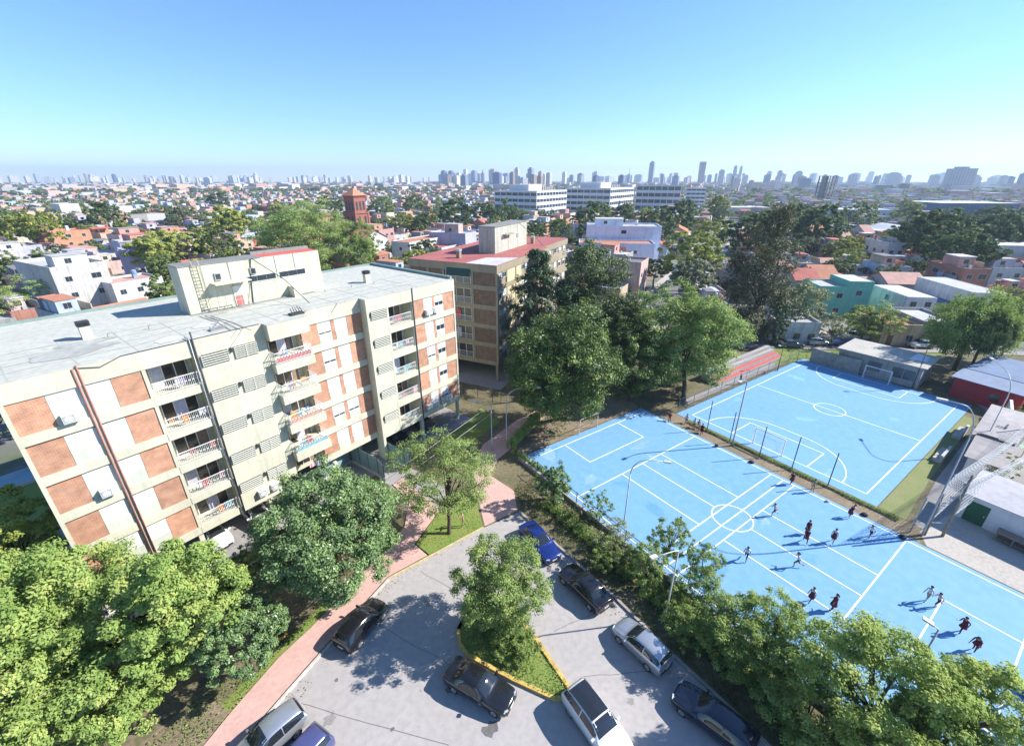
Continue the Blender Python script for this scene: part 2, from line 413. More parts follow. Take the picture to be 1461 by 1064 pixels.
g_road = gmat('asphalt', (.17, .17, .175), (.21, .205, .205), (.14, .14, .145), .3, 3, .4, .6, .9, .15)
g_pink = gmat('pink_paving', (.56, .36, .31), (.60, .40, .345), (.50, .32, .28), .5, 4, .4, .62, .85, .1)
g_conc = gmat('concrete_paving', (.42, .39, .35), (.36, .33, .30), (.47, .43, .39), .4, 4, .4, .62, .85, .1)
g_walk = gmat('grey_paving', (.30, .28, .27), (.25, .235, .225), (.33, .31, .30), .4, 3, .4, .62, .9, .1)
sheet('ground', [(-5000, -600), (5000, -600), (5000, 5400), (-5000, 5400)], 0, g_city)
def gp(*ps): return [G(*p) for p in ps]
sheet('estate_soil', [(-75, -35), (-60, 28), (-28, 70), (-16, 96), (30, 103), (50, 79), (100, 76), (110, -35)], .004, g_soil)
# parking road with kerb lines
road_r = [(0.56, 32.45), (4.14, 27.78), (7.57, 23.2), (10.47, 18.8), (13.05, 15.26), (13.88, 13.98), (22, 2)]
road_l = [(-23, 2), (-14.85, 13.92), (-13.85, 16.15), (-12.62, 18.8), (-9.58, 24.96), (-6.84, 27.11), (-2.54, 30.46)]
sheet('road', road_l + road_r, .012, g_asph)
sheet('pavement', [(-25.5, 2), (-16.9, 13.92), (-16.35, 15.66), (-15.18, 18.71), (-13.91, 20.91), (-12.6, 23.6), (-10.6, 28.0), (-9.6, 30.5), (-9.9, 34.0), (-12.2, 36.5), (-11.4, 37.6),
                   (-7.6, 33.6), (-6.75, 32.7), (-8.33, 28.48), (-6.98, 27.25), (-9.72, 25.1), (-12.78, 18.87), (-14.0, 16.22), (-15.0, 13.95), (-23.15, 2)], .1, g_pink)
sheet('driveway', [(-9.6, 30.6), (-10.2, 34.2), (-14.6, 38.5), (-12.6, 40.6), (-8.2, 37.4), (-5.4, 35.0), (-6.9, 32.7), (-8.4, 31.0)], .02, g_walk)
sheet('path', [(-2.45, 30.7), (0.5, 32.7), (.2, 35.6), (-2.2, 38.0), (-1.6, 41), (1.2, 45), (4.2, 50.5), (3.4, 52.5), (0.6, 49.6), (-3.4, 44.0), (-4.3, 39.6), (-3.2, 34.0)], .016, g_pink)
lawn_pts = [(-8.2, 28.52), (-6.84, 27.3), (-2.6, 30.5), (-3.4, 33.72), (-5.26, 34.63), (-6.75, 32.6)]
sheet('lawn', lawn_pts, .11, g_grass)
sheet('garden_lawn', [(-33, 18), (-17.4, 14.5), (-14.6, 21.5), (-12.2, 26.8), (-11.2, 31), (-13.5, 34.5), (-17.6, 38), (-21.5, 31), (-28, 22.5), (-38, 10)], .008, g_soil)
sheet('garden_grass', [(-20.6, 24.2), (-16.8, 28.8), (-14.6, 31.8), (-16.2, 33.5), (-18.6, 31.2), (-22.2, 26.4)], .014, g_grass)
sheet('side_grass', [(-60, 20), (-44, 21), (-38, 30), (-30, 40), (-34, 47), (-58, 32)], .014, g_grass)
sheet('side_lawn', [(-8.5, 44), (-6.2, 42.4), (-1.5, 49.2), (-4.2, 53.0)], .014, g_grass)
sheet('verge', [(-15.9, 15.3), (-15.2, 18.6), (-14.0, 20.85), (-12.7, 23.5), (-13.2, 23.9), (-15.1, 20.2), (-17.6, 15.3)], .02, g_grass)
sheet('dirt_verge', [(-24.2, 4), (-17.0, 13.9), (-16.5, 15.6), (-17.8, 16.2), (-19.5, 15.5), (-26.5, 5)], .024, g_dirt)
def strip(name, pts, w, z0, z1, mat, m2=None):
    """a kerb: a low wall along a line of points"""
    mb = MB(); P = [Vector((p[0], p[1], 0)) for p in pts]
    lft, rgt = [], []
    for k, p in enumerate(P):
        d = (P[min(k + 1, len(P) - 1)] - P[max(k - 1, 0)]).normalized(); n = Vector((-d.y, d.x, 0)) * w / 2
        lft.append(p + n); rgt.append(p - n)
    for k in range(len(P) - 1):
        a, b, c, d = lft[k], lft[k + 1], rgt[k + 1], rgt[k]
        up = Vector((0, 0, z1)); dn = Vector((0, 0, z0))
        mb.face([a + up, d + up, c + up, b + up]); mb.face([a + dn, a + up, b + up, b + dn]); mb.face([d + dn, c + dn, c + up, d + up])
    a, b = lft[0], rgt[0]; mb.face([a + dn, b + dn, b + up, a + up]); a, b = lft[-1], rgt[-1]; mb.face([a + dn, a + up, b + up, b + dn])
    return mb.build(name, mat)
rs2 = random.Random(9)
def blot(name, c, r_, z, mat, st=1.0, az=0):
    pts = []; n_ = 14
    for k in range(n_): a = 2 * pi * k / n_; q = r_ * rs2.uniform(.55, 1.15); x, y = q * cos(a) * st, q * sin(a); pts.append((c[0] + x * cos(az) - y * sin(az), c[1] + x * sin(az) + y * cos(az)))
    return sheet(name, pts, z, mat)
oil = M('oil_stain', (.15, .14, .135), .6, .25, 4); patchm = M('road_repair', (.27, .26, .255), .9, .15, 3)
for q, (px, py, r_) in enumerate(((470, 1026, .35), (560, 1040, .12), (640, 985, .2), (600, 985, .09), (775, 990, .18), (520, 860, .25), (900, 1000, .25), (840, 800, .2), (760, 960, .14), (610, 860, .3), (700, 1040, .4), (480, 970, .12))): blot('road_stain', G(px, py), r_, .0135 + .0002 * q, oil if q % 3 else M('faint_stain', (.27, .255, .245), .8, .2, 4), rs2.uniform(1, 1.8), rs2.uniform(0, 3))
for q, (a, b) in enumerate((((420, 1000), (640, 1064)), ((520, 880), (735, 1000)), ((600, 815), (700, 870)), ((790, 900), (905, 850)), ((830, 965), (960, 955)))):
    p, r_ = G(*a), G(*b); n_ = 10; ps = []
    for k in range(n_ + 1): c = p.lerp(r_, k / n_); ps.append((c.x + rs2.uniform(-.05, .05), c.y + rs2.uniform(-.05, .05)))
    for k in range(n_):
        (x0, y0), (x1, y1) = ps[k], ps[k + 1]; d = Vector((y0 - y1, x1 - x0, 0)).normalized() * .018
        sheet('road_crack', [(x0 - d.x, y0 - d.y), (x1 - d.x, y1 - d.y), (x1 + d.x, y1 + d.y), (x0 + d.x, y0 + d.y)], .0165 + .0001 * k, oil)
kerbm = M('kerb_concrete', (.50, .47, .42), .85, .2, 3)
kyel = M('yellow_kerb_paint', (.52, .36, .10), .7, .3, 4)
tag(strip('kerb', road_l[:5], .16, -.05, .13, kerbm), None, None, None, 'structure')
tag(strip('kerb', road_l[4:], .16, -.05, .13, M('worn_yellow_kerb', (.50, .42, .24), .8, .25, 3)), None, None, None, 'structure')
tag(strip('kerb', [(p[0] + .1, p[1] + .06) for p in road_r], .2, -.05, .15, M('grey_kerb', (.34, .31, .28), .85, .2, 3)), None, None, None, 'structure')
isl = [(-3.32, 21.71), (-3.7, 20.65), (-3.49, 19.65), (-2.86, 18.9), (0, 17.42), (2.58, 16.27), (3.18, 16.35), (3.5, 16.85), (1.59, 20.04), (0.22, 21.9), (-1.2, 22.9), (-2.4, 22.6)]
sheet('island_soil', isl, .10, g_grass)
tag(strip('island_kerb', isl + [isl[0], isl[1]], .24, -.05, .2, kyel), None, None, None, 'structure')
# far road across the view and the street running away, with their pavements
rd = Vector((cos(radians(-5)), sin(radians(-5)), 0)); rn = Vector((-rd.y, rd.x, 0)); ro = Vector((54, 81.2, 0))
def rp(s, t): return ro + rd * s + rn * t
sheet('cross_street', [rp(-26, -3.7), rp(140, -3.7), rp(140, 3.8), rp(-26, 3.8)], .012, g_road)
sheet('cross_pavement', [rp(-26, 3.8), rp(140, 3.8), rp(140, 6.4), rp(-26, 6.4)], .1, g_conc)
sheet('park_pavement', [rp(-26, -5.6), rp(140, -5.6), rp(140, -3.7), rp(-26, -3.7)], .1, g_walk)
sdv = Vector((cos(radians(61)), sin(radians(61)), 0)); sn = Vector((-sdv.y, sdv.x, 0)); so_ = Vector((29.5, 94, 0))
def sp_(s, t): return so_ + sdv * s + sn * t
sheet('long_street', [sp_(-12, -4), sp_(260, -4), sp_(260, 4), sp_(-12, 4)], .016, g_road)
sheet('long_street_pavement', [sp_(0, 4), sp_(260, 4), sp_(260, 6.3), sp_(0, 6.3)], .1, g_conc)
sheet('long_street_pavement', [sp_(6, -6.3), sp_(260, -6.3), sp_(260, -4), sp_(6, -4)], .1, g_conc)
sheet('park_grass', [rp(-6, -5.7), rp(24, -5.7), (60, 66), (52.6, 71.2), (44, 68)], .014, g_grass)

# ------------------------------------------------------------------ the two blue courts
CT = radians(35.25); ca_ = Vector((cos(CT), sin(CT), 0)); cb_ = Vector((sin(CT), -cos(CT), 0))
oL = Vector((1.95, 40.85, 0)); oU = Vector((23.84, 51.05, 0))
def LP(a, b, z=0): return oL + ca_ * a + cb_ * b + Vector((0, 0, z))
def UP(a, b, z=0): return oU + ca_ * a + cb_ * b + Vector((0, 0, z))
blue = gmat('blue_court_paint', (.150, .330, .545), (.165, .35, .56), (.185, .365, .565), .10, 1.4, .38, .64, .7, .05)
white = M('court_line_paint', (.80, .82, .82), .7, .08, 3)
sheet('court', [LP(-.75, -1.0), LP(19.75, -.9), LP(19.8, 37.2), LP(-.75, 37.2)], .016, blue)
sheet('court', [UP(-1.4, -1.45), UP(33.3, -1.0), UP(33.6, 20.65), UP(-1.4, 20.8)], .016, blue)
def lines(fr, segs, arcs, name):
    mb = MB(); z = .021
    for k, (a0, b0, a1, b1) in enumerate(segs):
        p, q = fr(a0, b0), fr(a1, b1); d = (q - p).normalized(); n = Vector((-d.y, d.x, 0)) * .055
        zz = Vector((0, 0, z + .0006 * k)); mb.face([p - n + zz, q - n + zz, q + n + zz, p + n + zz])
    for k, (a, b, r, t0, t1) in enumerate(arcs):
        zz = z + .025 + .001 * k - .02; ns = max(6, int(abs(t1 - t0) / 6))
        for j in range(ns):
            u0, u1 = radians(t0 + (t1 - t0) * j / ns), radians(t0 + (t1 - t0) * (j + 1) / ns)
            mb.face([fr(a + (r - .055) * cos(u0), b + (r - .055) * sin(u0), zz), fr(a + (r + .055) * cos(u0), b + (r + .055) * sin(u0), zz),
                     fr(a + (r + .055) * cos(u1), b + (r + .055) * sin(u1), zz), fr(a + (r - .055) * cos(u1), b + (r - .055) * sin(u1), zz)])
    o = mb.build(name, white)
    bm = bmesh.new(); bm.from_mesh(o.data)
    for f in bm.faces:
        if f.normal.z < 0: f.normal_flip()
    bm.to_mesh(o.data); bm.free()
    return tag(o, None, None, None, 'structure')
lines(LP, [(0, 0, 19.3, 0), (0, 35.9, 19.3, 35.9), (0, 0, 0, 35.9), (19.3, 0, 19.3, 35.9), (5.2, 0, 5.2, 4.15), (14.15, 0, 14.15, 4.15), (5.2, 4.15, 14.15, 4.15),
           (5.2, 35.9, 5.2, 31.75), (14.25, 35.9, 14.25, 31.75), (5.2, 31.75, 14.25, 31.75), (0, 7.65, 19.3, 7.65), (0, 28.2, 19.3, 28.2), (0, 16.77, 19.3, 16.77), (0, 18.0, 19.3, 18.0), (0, 19.07, 19.3, 19.07),
           (6.43, 7.65, 6.43, 16.77), (12.87, 7.65, 12.87, 16.77), (9.68, 7.65, 9.68, 16.3), (9.68, 19.7, 9.68, 28.2), (6.47, 19.07, 6.47, 28.2), (12.93, 19.07, 12.93, 28.2)],
      [(9.7, 18.0, 1.75, 0, 360)], 'court_lines')
lines(UP, [(0, 0, 31.8, .15), (0, 19.5, 31.9, 19.45), (0, 0, 0, 19.5), (31.85, .15, 31.9, 19.45), (16.2, .1, 16.6, 19.5), (0, 5.5, 4.27, 5.5), (0, 14, 4.27, 14), (4.27, 5.5, 4.27, 14),
           (31.9, 5.6, 28.4, 5.6), (31.9, 14.05, 28.4, 14.05), (28.4, 5.6, 28.4, 14.05), (6.1, 8.2, 6.1, 11.3), (26, 8.2, 26, 11.3)],
      [(16.5, 9.8, 1.8, 0, 360), (.05, 8.2, 6.05, 270, 360), (.05, 11.3, 6.05, 0, 90), (32, 8.2, 6.0, 180, 270), (32, 11.3, 6.0, 90, 180)], 'court_lines')
sheet('court_divider', [LP(19.8, 1), LP(22.2, 1), LP(22.3, 28.4), LP(19.85, 29)], .008, g_dirt)
sheet('dry_strip', [UP(-1.3, 20.9), UP(29, 20.75), UP(29, 21.9), UP(14, 22.3), UP(8, 22.4), UP(-1.3, 23.0)], .012, g_dry)
sheet('yard_paving', [UP(-1.4, 23.5), UP(9, 22.8), UP(33, 22.3), UP(36, 20), UP(44, 22), UP(50, 36), UP(10, 42), UP(-4, 40)], .009, g_walk)
sheet('yard', [LP(19.95, 29.4), LP(21.6, 28.5), LP(27, 29.5), LP(42, 34), LP(42, 50), LP(60, 60), LP(19.95, 60)], .013, g_conc)
sheet('stand_path', [UP(2, -2.2), UP(33, -1.7), UP(33, -2.9), UP(2, -3.3)], .012, g_walk)
sheet('tree_dirt', [LP(-.9, -1.2), LP(19.6, -1.2), LP(22, -7), LP(10, -9), LP(-.5, -7)], .012, g_dirt)

scuff = [M('court_scuff_pale', (.19, .395, .60), .8, .12, 2), M('court_scuff_dark', (.125, .315, .54), .6, .12, 2), M('court_scuff_dusty', (.22, .38, .54), .9, .15, 2)]
for q in range(34):
    fr, aa, bb = (LP, rs2.uniform(0, 19), rs2.uniform(0, 36)) if q % 3 else (UP, rs2.uniform(0, 32), rs2.uniform(0, 19))
    blot('court_scuff', fr(aa, bb), rs2.uniform(.15, .8), .0172 + .00008 * q, scuff[q % 3], rs2.uniform(1, 3), rs2.uniform(0, 3))
# ------------------------------------------------------------------ long apartment building in front
cream = M('cream_painted_concrete', (.56, .545, .425), .85, .08, 2.5, streak=.14, big=.10)
cream2 = M('pale_spandrel_paint', (.53, .555, .47), .8, .08, 2, streak=.15)
brick = brickmat('orange_brick', (.50, .225, .125), (.42, .175, .10), (.46, .34, .25), .27, .085)
roofm = gmat('pale_roof_membrane', (.45, .455, .40), (.50, .50, .45), (.395, .40, .355), .3, 2.2, .4, .62, .98, .08)
blindm = M('white_roller_blind', (.68, .68, .67), .6, .04, 4)
framem = M('white_frame_paint', (.72, .72, .70), .5, .08, 5)
greym = M('grey_steel', (.30, .31, .32), .45, .15, 4, .4)
darkm = M('dark_metal', (.06, .06, .065), .5, .2, 4, .3)
wmet = M('galvanised_steel', (.52, .53, .53), .4, .12, 5, .5)
pipem = M('red_brown_pipe', (.33, .15, .12), .6, .15, 4)
gl = glass()
dglass = glass('dark_room_glass', (.035, .03, .03), .12)
louv = M('louvre_slat_paint', (.52, .53, .45), .6, .1, 4)
curt = M('curtain_cloth', (.42, .42, .50), .9, .2, 3)
FL = [3.35 + 2.85 * k for k in range(5)]

def window_mesh(wd, ht, drop):
    """roller-blind window of width wd: meshes of frame, pane and blind lowered by share drop"""
    f = MB(); t = .05
    f.box(0, wd, -.03, .06, 0, t).box(0, wd, -.03, .06, ht - t, ht).box(0, t, -.03, .06, t, ht - t).box(wd - t, wd, -.03, .06, t, ht - t).box(wd / 2 - .02, wd / 2 + .02, -.0, .05, t, ht - t)
    g = MB().box(t, wd - t, .02, .035, t, ht - t)
    b = MB(); n = max(1, int(ht * drop / .055)); hh = ht * drop / n
    for k in range(n): b.box(.03, wd - .03, -.022 + .003 * (k % 2), -.005, ht - (k + 1) * hh, ht - k * hh - .004)
    return f.mesh('window_frame', framem), g.mesh('pane', gl), b.mesh('blind', blindm)
WIN = {}
def add_window(parent, x, y, z, wd, ht, drop, name='window'):
    k = (round(wd, 2), ht, drop)
    if k not in WIN: WIN[k] = window_mesh(wd, ht, drop)
    f, g, b = WIN[k]
    o = mobj(name, f, parent, (x, y, z)); mobj('pane', g, o)
    if drop > .02: mobj('blind', b, o)
    return o
def railing_mesh(wd, dep=0, kind=0):
    """balcony railing along x, optional returns of depth dep"""
    mb = MB()
    mb.box(0, wd, -.02, .02, .95, 1.0).box(0, wd, -.015, .015, .08, .12)
    n = int(wd / .115)
    for k in range(n + 1):
        x = wd * k / n; mb.box(x - .009, x + .009, -.008, .008, .12, .95)
    if kind:
        for k in range(0, n, 2):
            x = wd * (k + .5) / n; mb.box(x - .05, x + .05, -.012, .012, .5, .56)
    for sx in ((0, wd) if dep else ()):
        mb.box(sx - .02, sx + .02, .02, dep, .95, 1.0).box(sx - .015, sx + .015, .02, dep, .08, .12)
        for k in range(1, int(dep / .12)): mb.box(sx - .008, sx + .008, k * .12 - .009, k * .12 + .009, .12, .95)
    return mb.mesh('balcony_railing', framem)
def louvre_mesh(wd, ht, frame=False):
    mb = MB()
    mb.box(0, wd, .06, .1, 0, ht, 1)
    n = int(ht / .15)
    for k in range(n):
        z = ht * (k + .5) / n
        mb.obox((wd / 2, .0, z), (1, 0, 0), (0, .8, .6), (0, -.6, .8), wd / 2, .04, .012, 0)
    mb.box(-.03, 0, -.02, .08, 0, ht).box(wd, wd + .03, -.02, .08, 0, ht)
    if frame: mb.box(wd / 2 - .03, wd / 2 + .03, -.03, .05, 0, ht)
    return mb.mesh('louvre_vent', [louv, darkm])
def ac_mesh():
    mb = MB(); mb.box(-.4, .4, -.34, 0, 0, .56, 0)
    mb.obox((-.1, -.345, .28), (1, 0, 0), (0, 1, 0), (0, 0, 1), .27, .006, .24, 1)
    for q in range(10):
        a = 2 * pi * q / 10; a2 = a + .35
        mb.face([(-.1, -.354, .28), (-.1 + .2 * cos(a), -.354, .28 + .2 * sin(a)), (-.1 + .2 * cos(a2), -.354, .28 + .2 * sin(a2))], 0)
    mb.box(-.36, -.3, -.3, .1, -.05, 0, 1).box(.3, .36, -.3, .1, -.05, 0, 1)
    return mb.mesh('air_conditioner', [M('white_appliance', (.74, .74, .72), .5, .05, 4), M('fan_grille', (.35, .36, .37), .6, .1, 5)])
ACM = ac_mesh()
FRAME_AZ = radians(52.3)
B1 = thing('apartment_building', 'long cream and orange brick apartment block with a flat pale roof and stacked balconies', 'apartment building', (-6.65, 50.25, 0), FRAME_AZ)
ZT, ZR = 17.9, 18.1
# wall: cores behind the facade, slab bands, fascias, piers
mb = MB()
EP = .012
def core(x0, x1, y0, z0=2.72, z1=ZT): mb.box(x0 + EP, x1 - EP, y0, 15.2, z0, z1)
core(-6.3, 0, .26); core(-9.46, -6.3, 1.7); core(-11.62, -9.46, .03)
core(-16.5, -11.62, 1.16); core(-18.1, -16.5, 1.18); core(-21.35, -18.1, 1.85); core(-26.2, -21.35, .03); core(-29.3, -26.2, 1.7); core(-36.05, -29.3, .26)
for k, z in enumerate(FL):
    mb.box(-9.45, 0, 0, 1.72, z - .65, z); mb.box(-18.2, -11.6, .9, 1.9, z - .65, z); mb.box(-29.4, -26.15, .0, 1.74, z - .65, z - .02); mb.box(-36.07, -29.35, .0, 1.0, z - .65, z)
    if k: mb.box(-21.36, -18.02, -.75, 1.9, z - .85, z - .08)
mb.box(-11.66, .0, -.01, 3, 16.8, ZR - .03); mb.box(-18.1, -11.64, .88, 3.1, 16.75, ZR - .035); mb.box(-36.08, -21.3, -.012, 3.05, 16.86, ZR - .033); mb.box(-21.37, -18.0, -.76, 3.15, 16.75, ZR - .031)
for x in (-.1, -6.22, -9.45): mb.box(x - .11, x + .11, .012, .5, 2.7, 16.8)
for x in (-29.4, -35.96, -32.5): mb.box(x - .11, x + .11, .012, .5, 2.7, 16.86)
mb.box(-11.9, -11.6, -.03, 1.2, 0, ZR - .02)      # the fin wall runs to the ground
mb.box(-21.5, -21.3, .3, 1.6, 0.0, 16.7)
mb.build('wall', cream, B1)
r = MB(); r.prism([(-36.1, 0), (-21.4, 0), (-21.4, -.78), (-17.98, -.78), (-17.98, .86), (-11.95, .86), (-11.95, -.03), (.02, -.03), (.02, 15.25), (-36.1, 15.25)], ZR - .025, ZR)
r.build('roof', roofm, B1)
# roof upstands: a dark capped parapet over the end wall and the back
MB().box(-.3, .02, .3, 15.25, ZR + .002, ZR + .28).box(-36.1, -.3, 15.0, 15.25, ZR + .002, ZR + .22).build('parapet', [M('green_grey_parapet', (.20, .27, .25), .7, .15, 3)], B1)
def panel(name, x0, x1, y, z0, z1, mat, th=.2):
    return MB().box(x0, x1, y, y + th, z0, z1).build(name, mat, B1)
rl_rw = railing_mesh(2.9, 0, 1); rl_lw = railing_mesh(2.92, 0, 1); rl_st = railing_mesh(3.1, 1.55, 1)
lv_a = louvre_mesh(1.75, .86); lv_b = louvre_mesh(1.8, .84); lv_c = louvre_mesh(1.6, .95, True)
drops = [[1, .65, .95, .85], [1, .55, 1, 1], [.8, .55, 1, 1], [1, .9, 1, 1], [1, .8, 1, 1]]
door_cols = [curt, M('brown_curtain', (.24, .17, .13), .9, .2, 3), M('lilac_curtain', (.50, .50, .66), .9, .15, 3)]
def sliding_door(x0, x1, y, z, j):
    d = MB(); wd = x1 - x0
    d.box(x0, x1, y, y + .05, z + 2.0, z + 2.06)
    for q in range(4):
        x = x0 + (wd - .05) * q / 3; d.box(x, x + .05, y - .01, y + .05, z, z + 2.0)
    o = d.build('sliding_door', framem, B1)
    for q in range(3):
        m = dglass if (q + j) % 3 else door_cols[j % 3]
        MB().box(x0 + wd * q / 3 + .05, x0 + wd * (q + 1) / 3 - .02, y + .02, y + .03, z + .03, z + 1.98).build('pane', m, o)
    return o
for k, z in enumerate(FL):
    zt = z + 2.07 if k < 4 else 16.8
    # right wing
    panel('brick_panel', -6.1, -4.7, .07, z + .002, zt + .02, brick); panel('brick_panel', -1.78, -.2, .07, z + .002, zt + .02, brick); panel('brick_panel', -3.42, -3.1, .07, z + .002, zt + .02, brick)
    for x0, x1, q in ((-4.66, -3.44, 0), (-3.08, -1.8, 1)):
        panel('spandrel', x0, x1, .05, z + .002, z + .78, cream2); add_window(B1, x0, .12, z + .79, x1 - x0, 1.28, drops[4 - k][q] if not (k in (1, 3) and q) else .55)
    mobj('balcony_railing', rl_rw, B1, (-9.38, .12, z)); sliding_door(-9.1, -6.7, 1.6, z, k)
    mobj('louvre_vent', lv_b, B1, (-11.4, -.07, z + 1.2))
    # middle, set back
    yb = .9
    panel('brick_panel', -13.5, -11.91, yb + .07, z + .002, zt + .0, brick); panel('brick_panel', -15.14, -14.78, yb + .07, z + .002, zt, brick); panel('brick_panel', -18.0, -16.45, yb + .07, z + .002, zt, brick)
    for x0, x1, q in ((-14.76, -13.52, 2), (-16.43, -15.16, 3)):
        panel('spandrel', x0, x1, yb + .05, z + .002, z + .78, cream2); add_window(B1, x0, yb + .12, z + .79, x1 - x0, 1.27, drops[4 - k][q] if (k, q) not in ((3, 3), (1, 2), (1, 3)) else .8)
    # balcony stack
    if k:
        mobj('balcony_railing', rl_st, B1, (-21.25, -.68, z - .08)); 
    sliding_door(-20.6, -18.5, 1.72, z - .06, k + 1); panel('brick_panel', -21.28, -20.65, 1.75, z, z + 2.05, brick, .12)
    # left wing
    mobj('louvre_vent', lv_c, B1, (-23.75, -.07, z + 1.15)); mobj('louvre_vent', lv_a, B1, (-26.0, -.07, z + 1.18))
    mobj('balcony_railing', rl_lw, B1, (-29.22, .1, z - .02)); sliding_door(-28.9, -26.6, 1.6, z - .02, k + 2)
    panel('brick_panel', -31.14, -29.53, .07, z + .002, zt + .06 * (k == 4), brick); panel('brick_panel', -35.85, -34.2, .07, z + .002, zt + .06 * (k == 4), brick)
    for x0, x1 in ((-32.38, -31.16), (-34.18, -32.62)):
        panel('spandrel', x0, x1, .06, z + .002, z + .85, cream2); add_window(B1, x0, .12, z + .86, x1 - x0, 1.2, 1)
    # small lamp boxes and cable conduits beside the vents
    MB().box(-24.05, -23.93, -.12, .02, z + 1.75, z + 2.1).build('vent_pipe', darkm, B1)
    MB().box(-11.58, -11.48, -.12, .02, z + 1.55, z + 1.95).build('vent_pipe', darkm, B1)
for x, z, y in ((-33.55, FL[4] + .12, 0), (-33.4, FL[2] + .12, 0), (-4.25, FL[4] + .18, 0), (-3.15, FL[4] + .22, 0), (-5.2, FL[0] + .3, 0), (-4.2, FL[0] + .28, 0), (-2.0, FL[0] + .25, 0), (-23.4, FL[0] + .1, 0), (-24.5, FL[0] + .1, 0)):
    mobj('air_conditioner', ACM, B1, (x, y, z))
for x, y, z1 in ((-6.18, -.05, 18.2), (-26.22, -.07, 18.7), (-32.62, -.05, 18.0)):
    MB().tube([(x, y, 2.6), (x, y, z1)], .055, 6).build('drain_pipe', darkm if x > -30 else pipem, B1, True)
MB().tube([(-32.4, -.05, 2.6), (-32.4, -.05, 18.2)], .05, 6).build('drain_pipe', pipem, B1, True)
MB().tube([(-26.42, -.09, 2.6), (-26.42, -.09, 18.15), (-26.45, .6, 18.22)], .045, 6).build('drain_pipe', greym, B1, True)
for x in (-.2, -6.2, -17.5, -24.0, -29.5, -35.8):
    for y in (.35, 7.6, 14.8):
        MB().box(x - .17, x + .17, y - .17, y + .17, 0, 2.74).build('column', cream, B1)
MB().box(-16.5, -12.2, 4, 9.5, 0, 2.74).build('stair_core', M('stair_core_paint', (.40, .40, .33), .8, .1, 2), B1)
sheet('carport_floor', [B1.matrix_basis @ Vector(p) for p in ((-36.4, -1.6, 0), (.8, -1.2, 0), (.8, 15.6, 0), (-36.4, 15.6, 0))], .018, g_walk)
# stair house on the roof
hut = MB().box(-23.9, -11.8, 7.0, 9.2, ZR + .001, 22.0).build('stair_house', M('weathered_cream_concrete', (.56, .545, .42), .85, .12, 2, streak=.3), B1)
MB().box(-23.95, -17.4, 6.95, 9.25, 22.001, 22.08).box(-17.39, -11.75, 8.9, 9.25, 22.001, 22.3).build('capping', M('dark_capping', (.22, .22, .21), .8, .2, 3), hut)
MB().box(-17.38, -11.8, 7.1, 8.88, 22.001, 22.03).build('red_membrane', M('red_roof_membrane', (.52, .12, .10), .7, .15, 2), hut)
for x in (-22.3, -20.2, -18.4, -16.2, -14.4): MB().box(x - .03, x + .03, 6.97, 7.0, 19.9, 22.0).build('joint_strip', greym, hut)
for x0, n in ((-18.9, 3), (-16.0, 3)):
    f = MB().box(x0, x0 + n * .85, 6.94, 6.99, 19.95, 20.0).box(x0, x0 + n * .85, 6.94, 6.99, 20.5, 20.55)
    fo = f.build('window', framem, hut)
    for q in range(n): MB().box(x0 + q * .85 + .03, x0 + q * .85 + .8, 6.95, 6.985, 20.0, 20.5).build('pane', gl, fo)
dr = MB().box(-20.3, -19.55, 6.93, 6.98, ZR + .02, 19.9).build('door', M('white_door_paint', (.72, .70, .66), .6, .1, 3), hut)
MB().box(-20.22, -19.63, 6.90, 6.928, ZR + .1, 19.05).build('door_panel', M('red_door_paint', (.55, .16, .16), .6, .1, 3), dr)
cv = MB().box(-21.9, -19.0, 5.9, 6.99, 20.35, 20.45); cv.build('canopy', cream, hut)
lad = MB()
for x in (-22.9, -22.4): lad.tube([(x, 6.85, ZR), (x, 6.85, 22.3), (x, 7.2, 22.5)], .03, 5)
for q in range(14): lad.bar((-22.9, 6.85, ZR + .3 + q * .28), (-22.4, 6.85, ZR + .3 + q * .28), .03)
for x in (-22.0, -21.4, -20.8, -20.2, -19.6): lad.tube([(x, 5.95, ZR), (x, 5.95, 19.4)], .03, 5)
lad.bar((-22.0, 5.95, 19.4), (-19.6, 5.95, 19.4), .04).bar((-22.0, 5.95, 18.9), (-19.6, 5.95, 18.9), .03).bar((-22, 5.95, 19.4), (-22, 6.95, 19.4), .03)
lad.build('ladder', M('rusty_cream_metal', (.42, .38, .27), .7, .3, 4), hut)
for x, z in ((-21.2, 20.9), (-18.3, 20.95)): MB().box(x - .25, x + .25, 6.88, 6.99, z - .3, z + .3).box(x - .18, x + .18, 6.86, 6.88, z - .22, z + .22, 1).build('meter_box', [wmet, darkm], hut)
MB().tube([(-18.3, 6.96, 22.0), (-18.6, 6.95, 20.4), (-18.9, 6.94, ZR + .05)], .04, 5).build('hanging_cable', darkm, hut)
MB().tube([(-18.2, 6.98, 22.05), (-16.8, 4.4, 20.2), (-16.2, 2.0, ZR + .25)], .035, 5).build('hanging_cable', darkm, hut)
MB().tube([(-24, 6.7, ZR + .08), (-19, 6.65, ZR + .08), (-13, 6.6, ZR + .08)], .05, 5).build('roof_pipe', greym, B1)
def chimney(x, y, h=.95):
    o = MB().box(x - .3, x + .3, y - .25, y + .25, ZR + .001, ZR + h).build('roof_vent', cream, B1)
    c = MB()
    for q in range(4): c.box(x - .36, x + .36, y - .31, y + .31, ZR + h + .02 + q * .09, ZR + h + .06 + q * .09)
    c.box(x - .25, x + .25, y - .2, y + .2, ZR + h, ZR + h + .36)
    c.build('vent_cap', darkm, o)
rs = random.Random(4); sm_ = MB()
for q in range(12): x = -35.2 + q * 3.0; sm_.box(x - .04, x + .04, .15 if abs(x + 19.7) > 2 else -.6, 6.7, ZR + .001, ZR + .012)
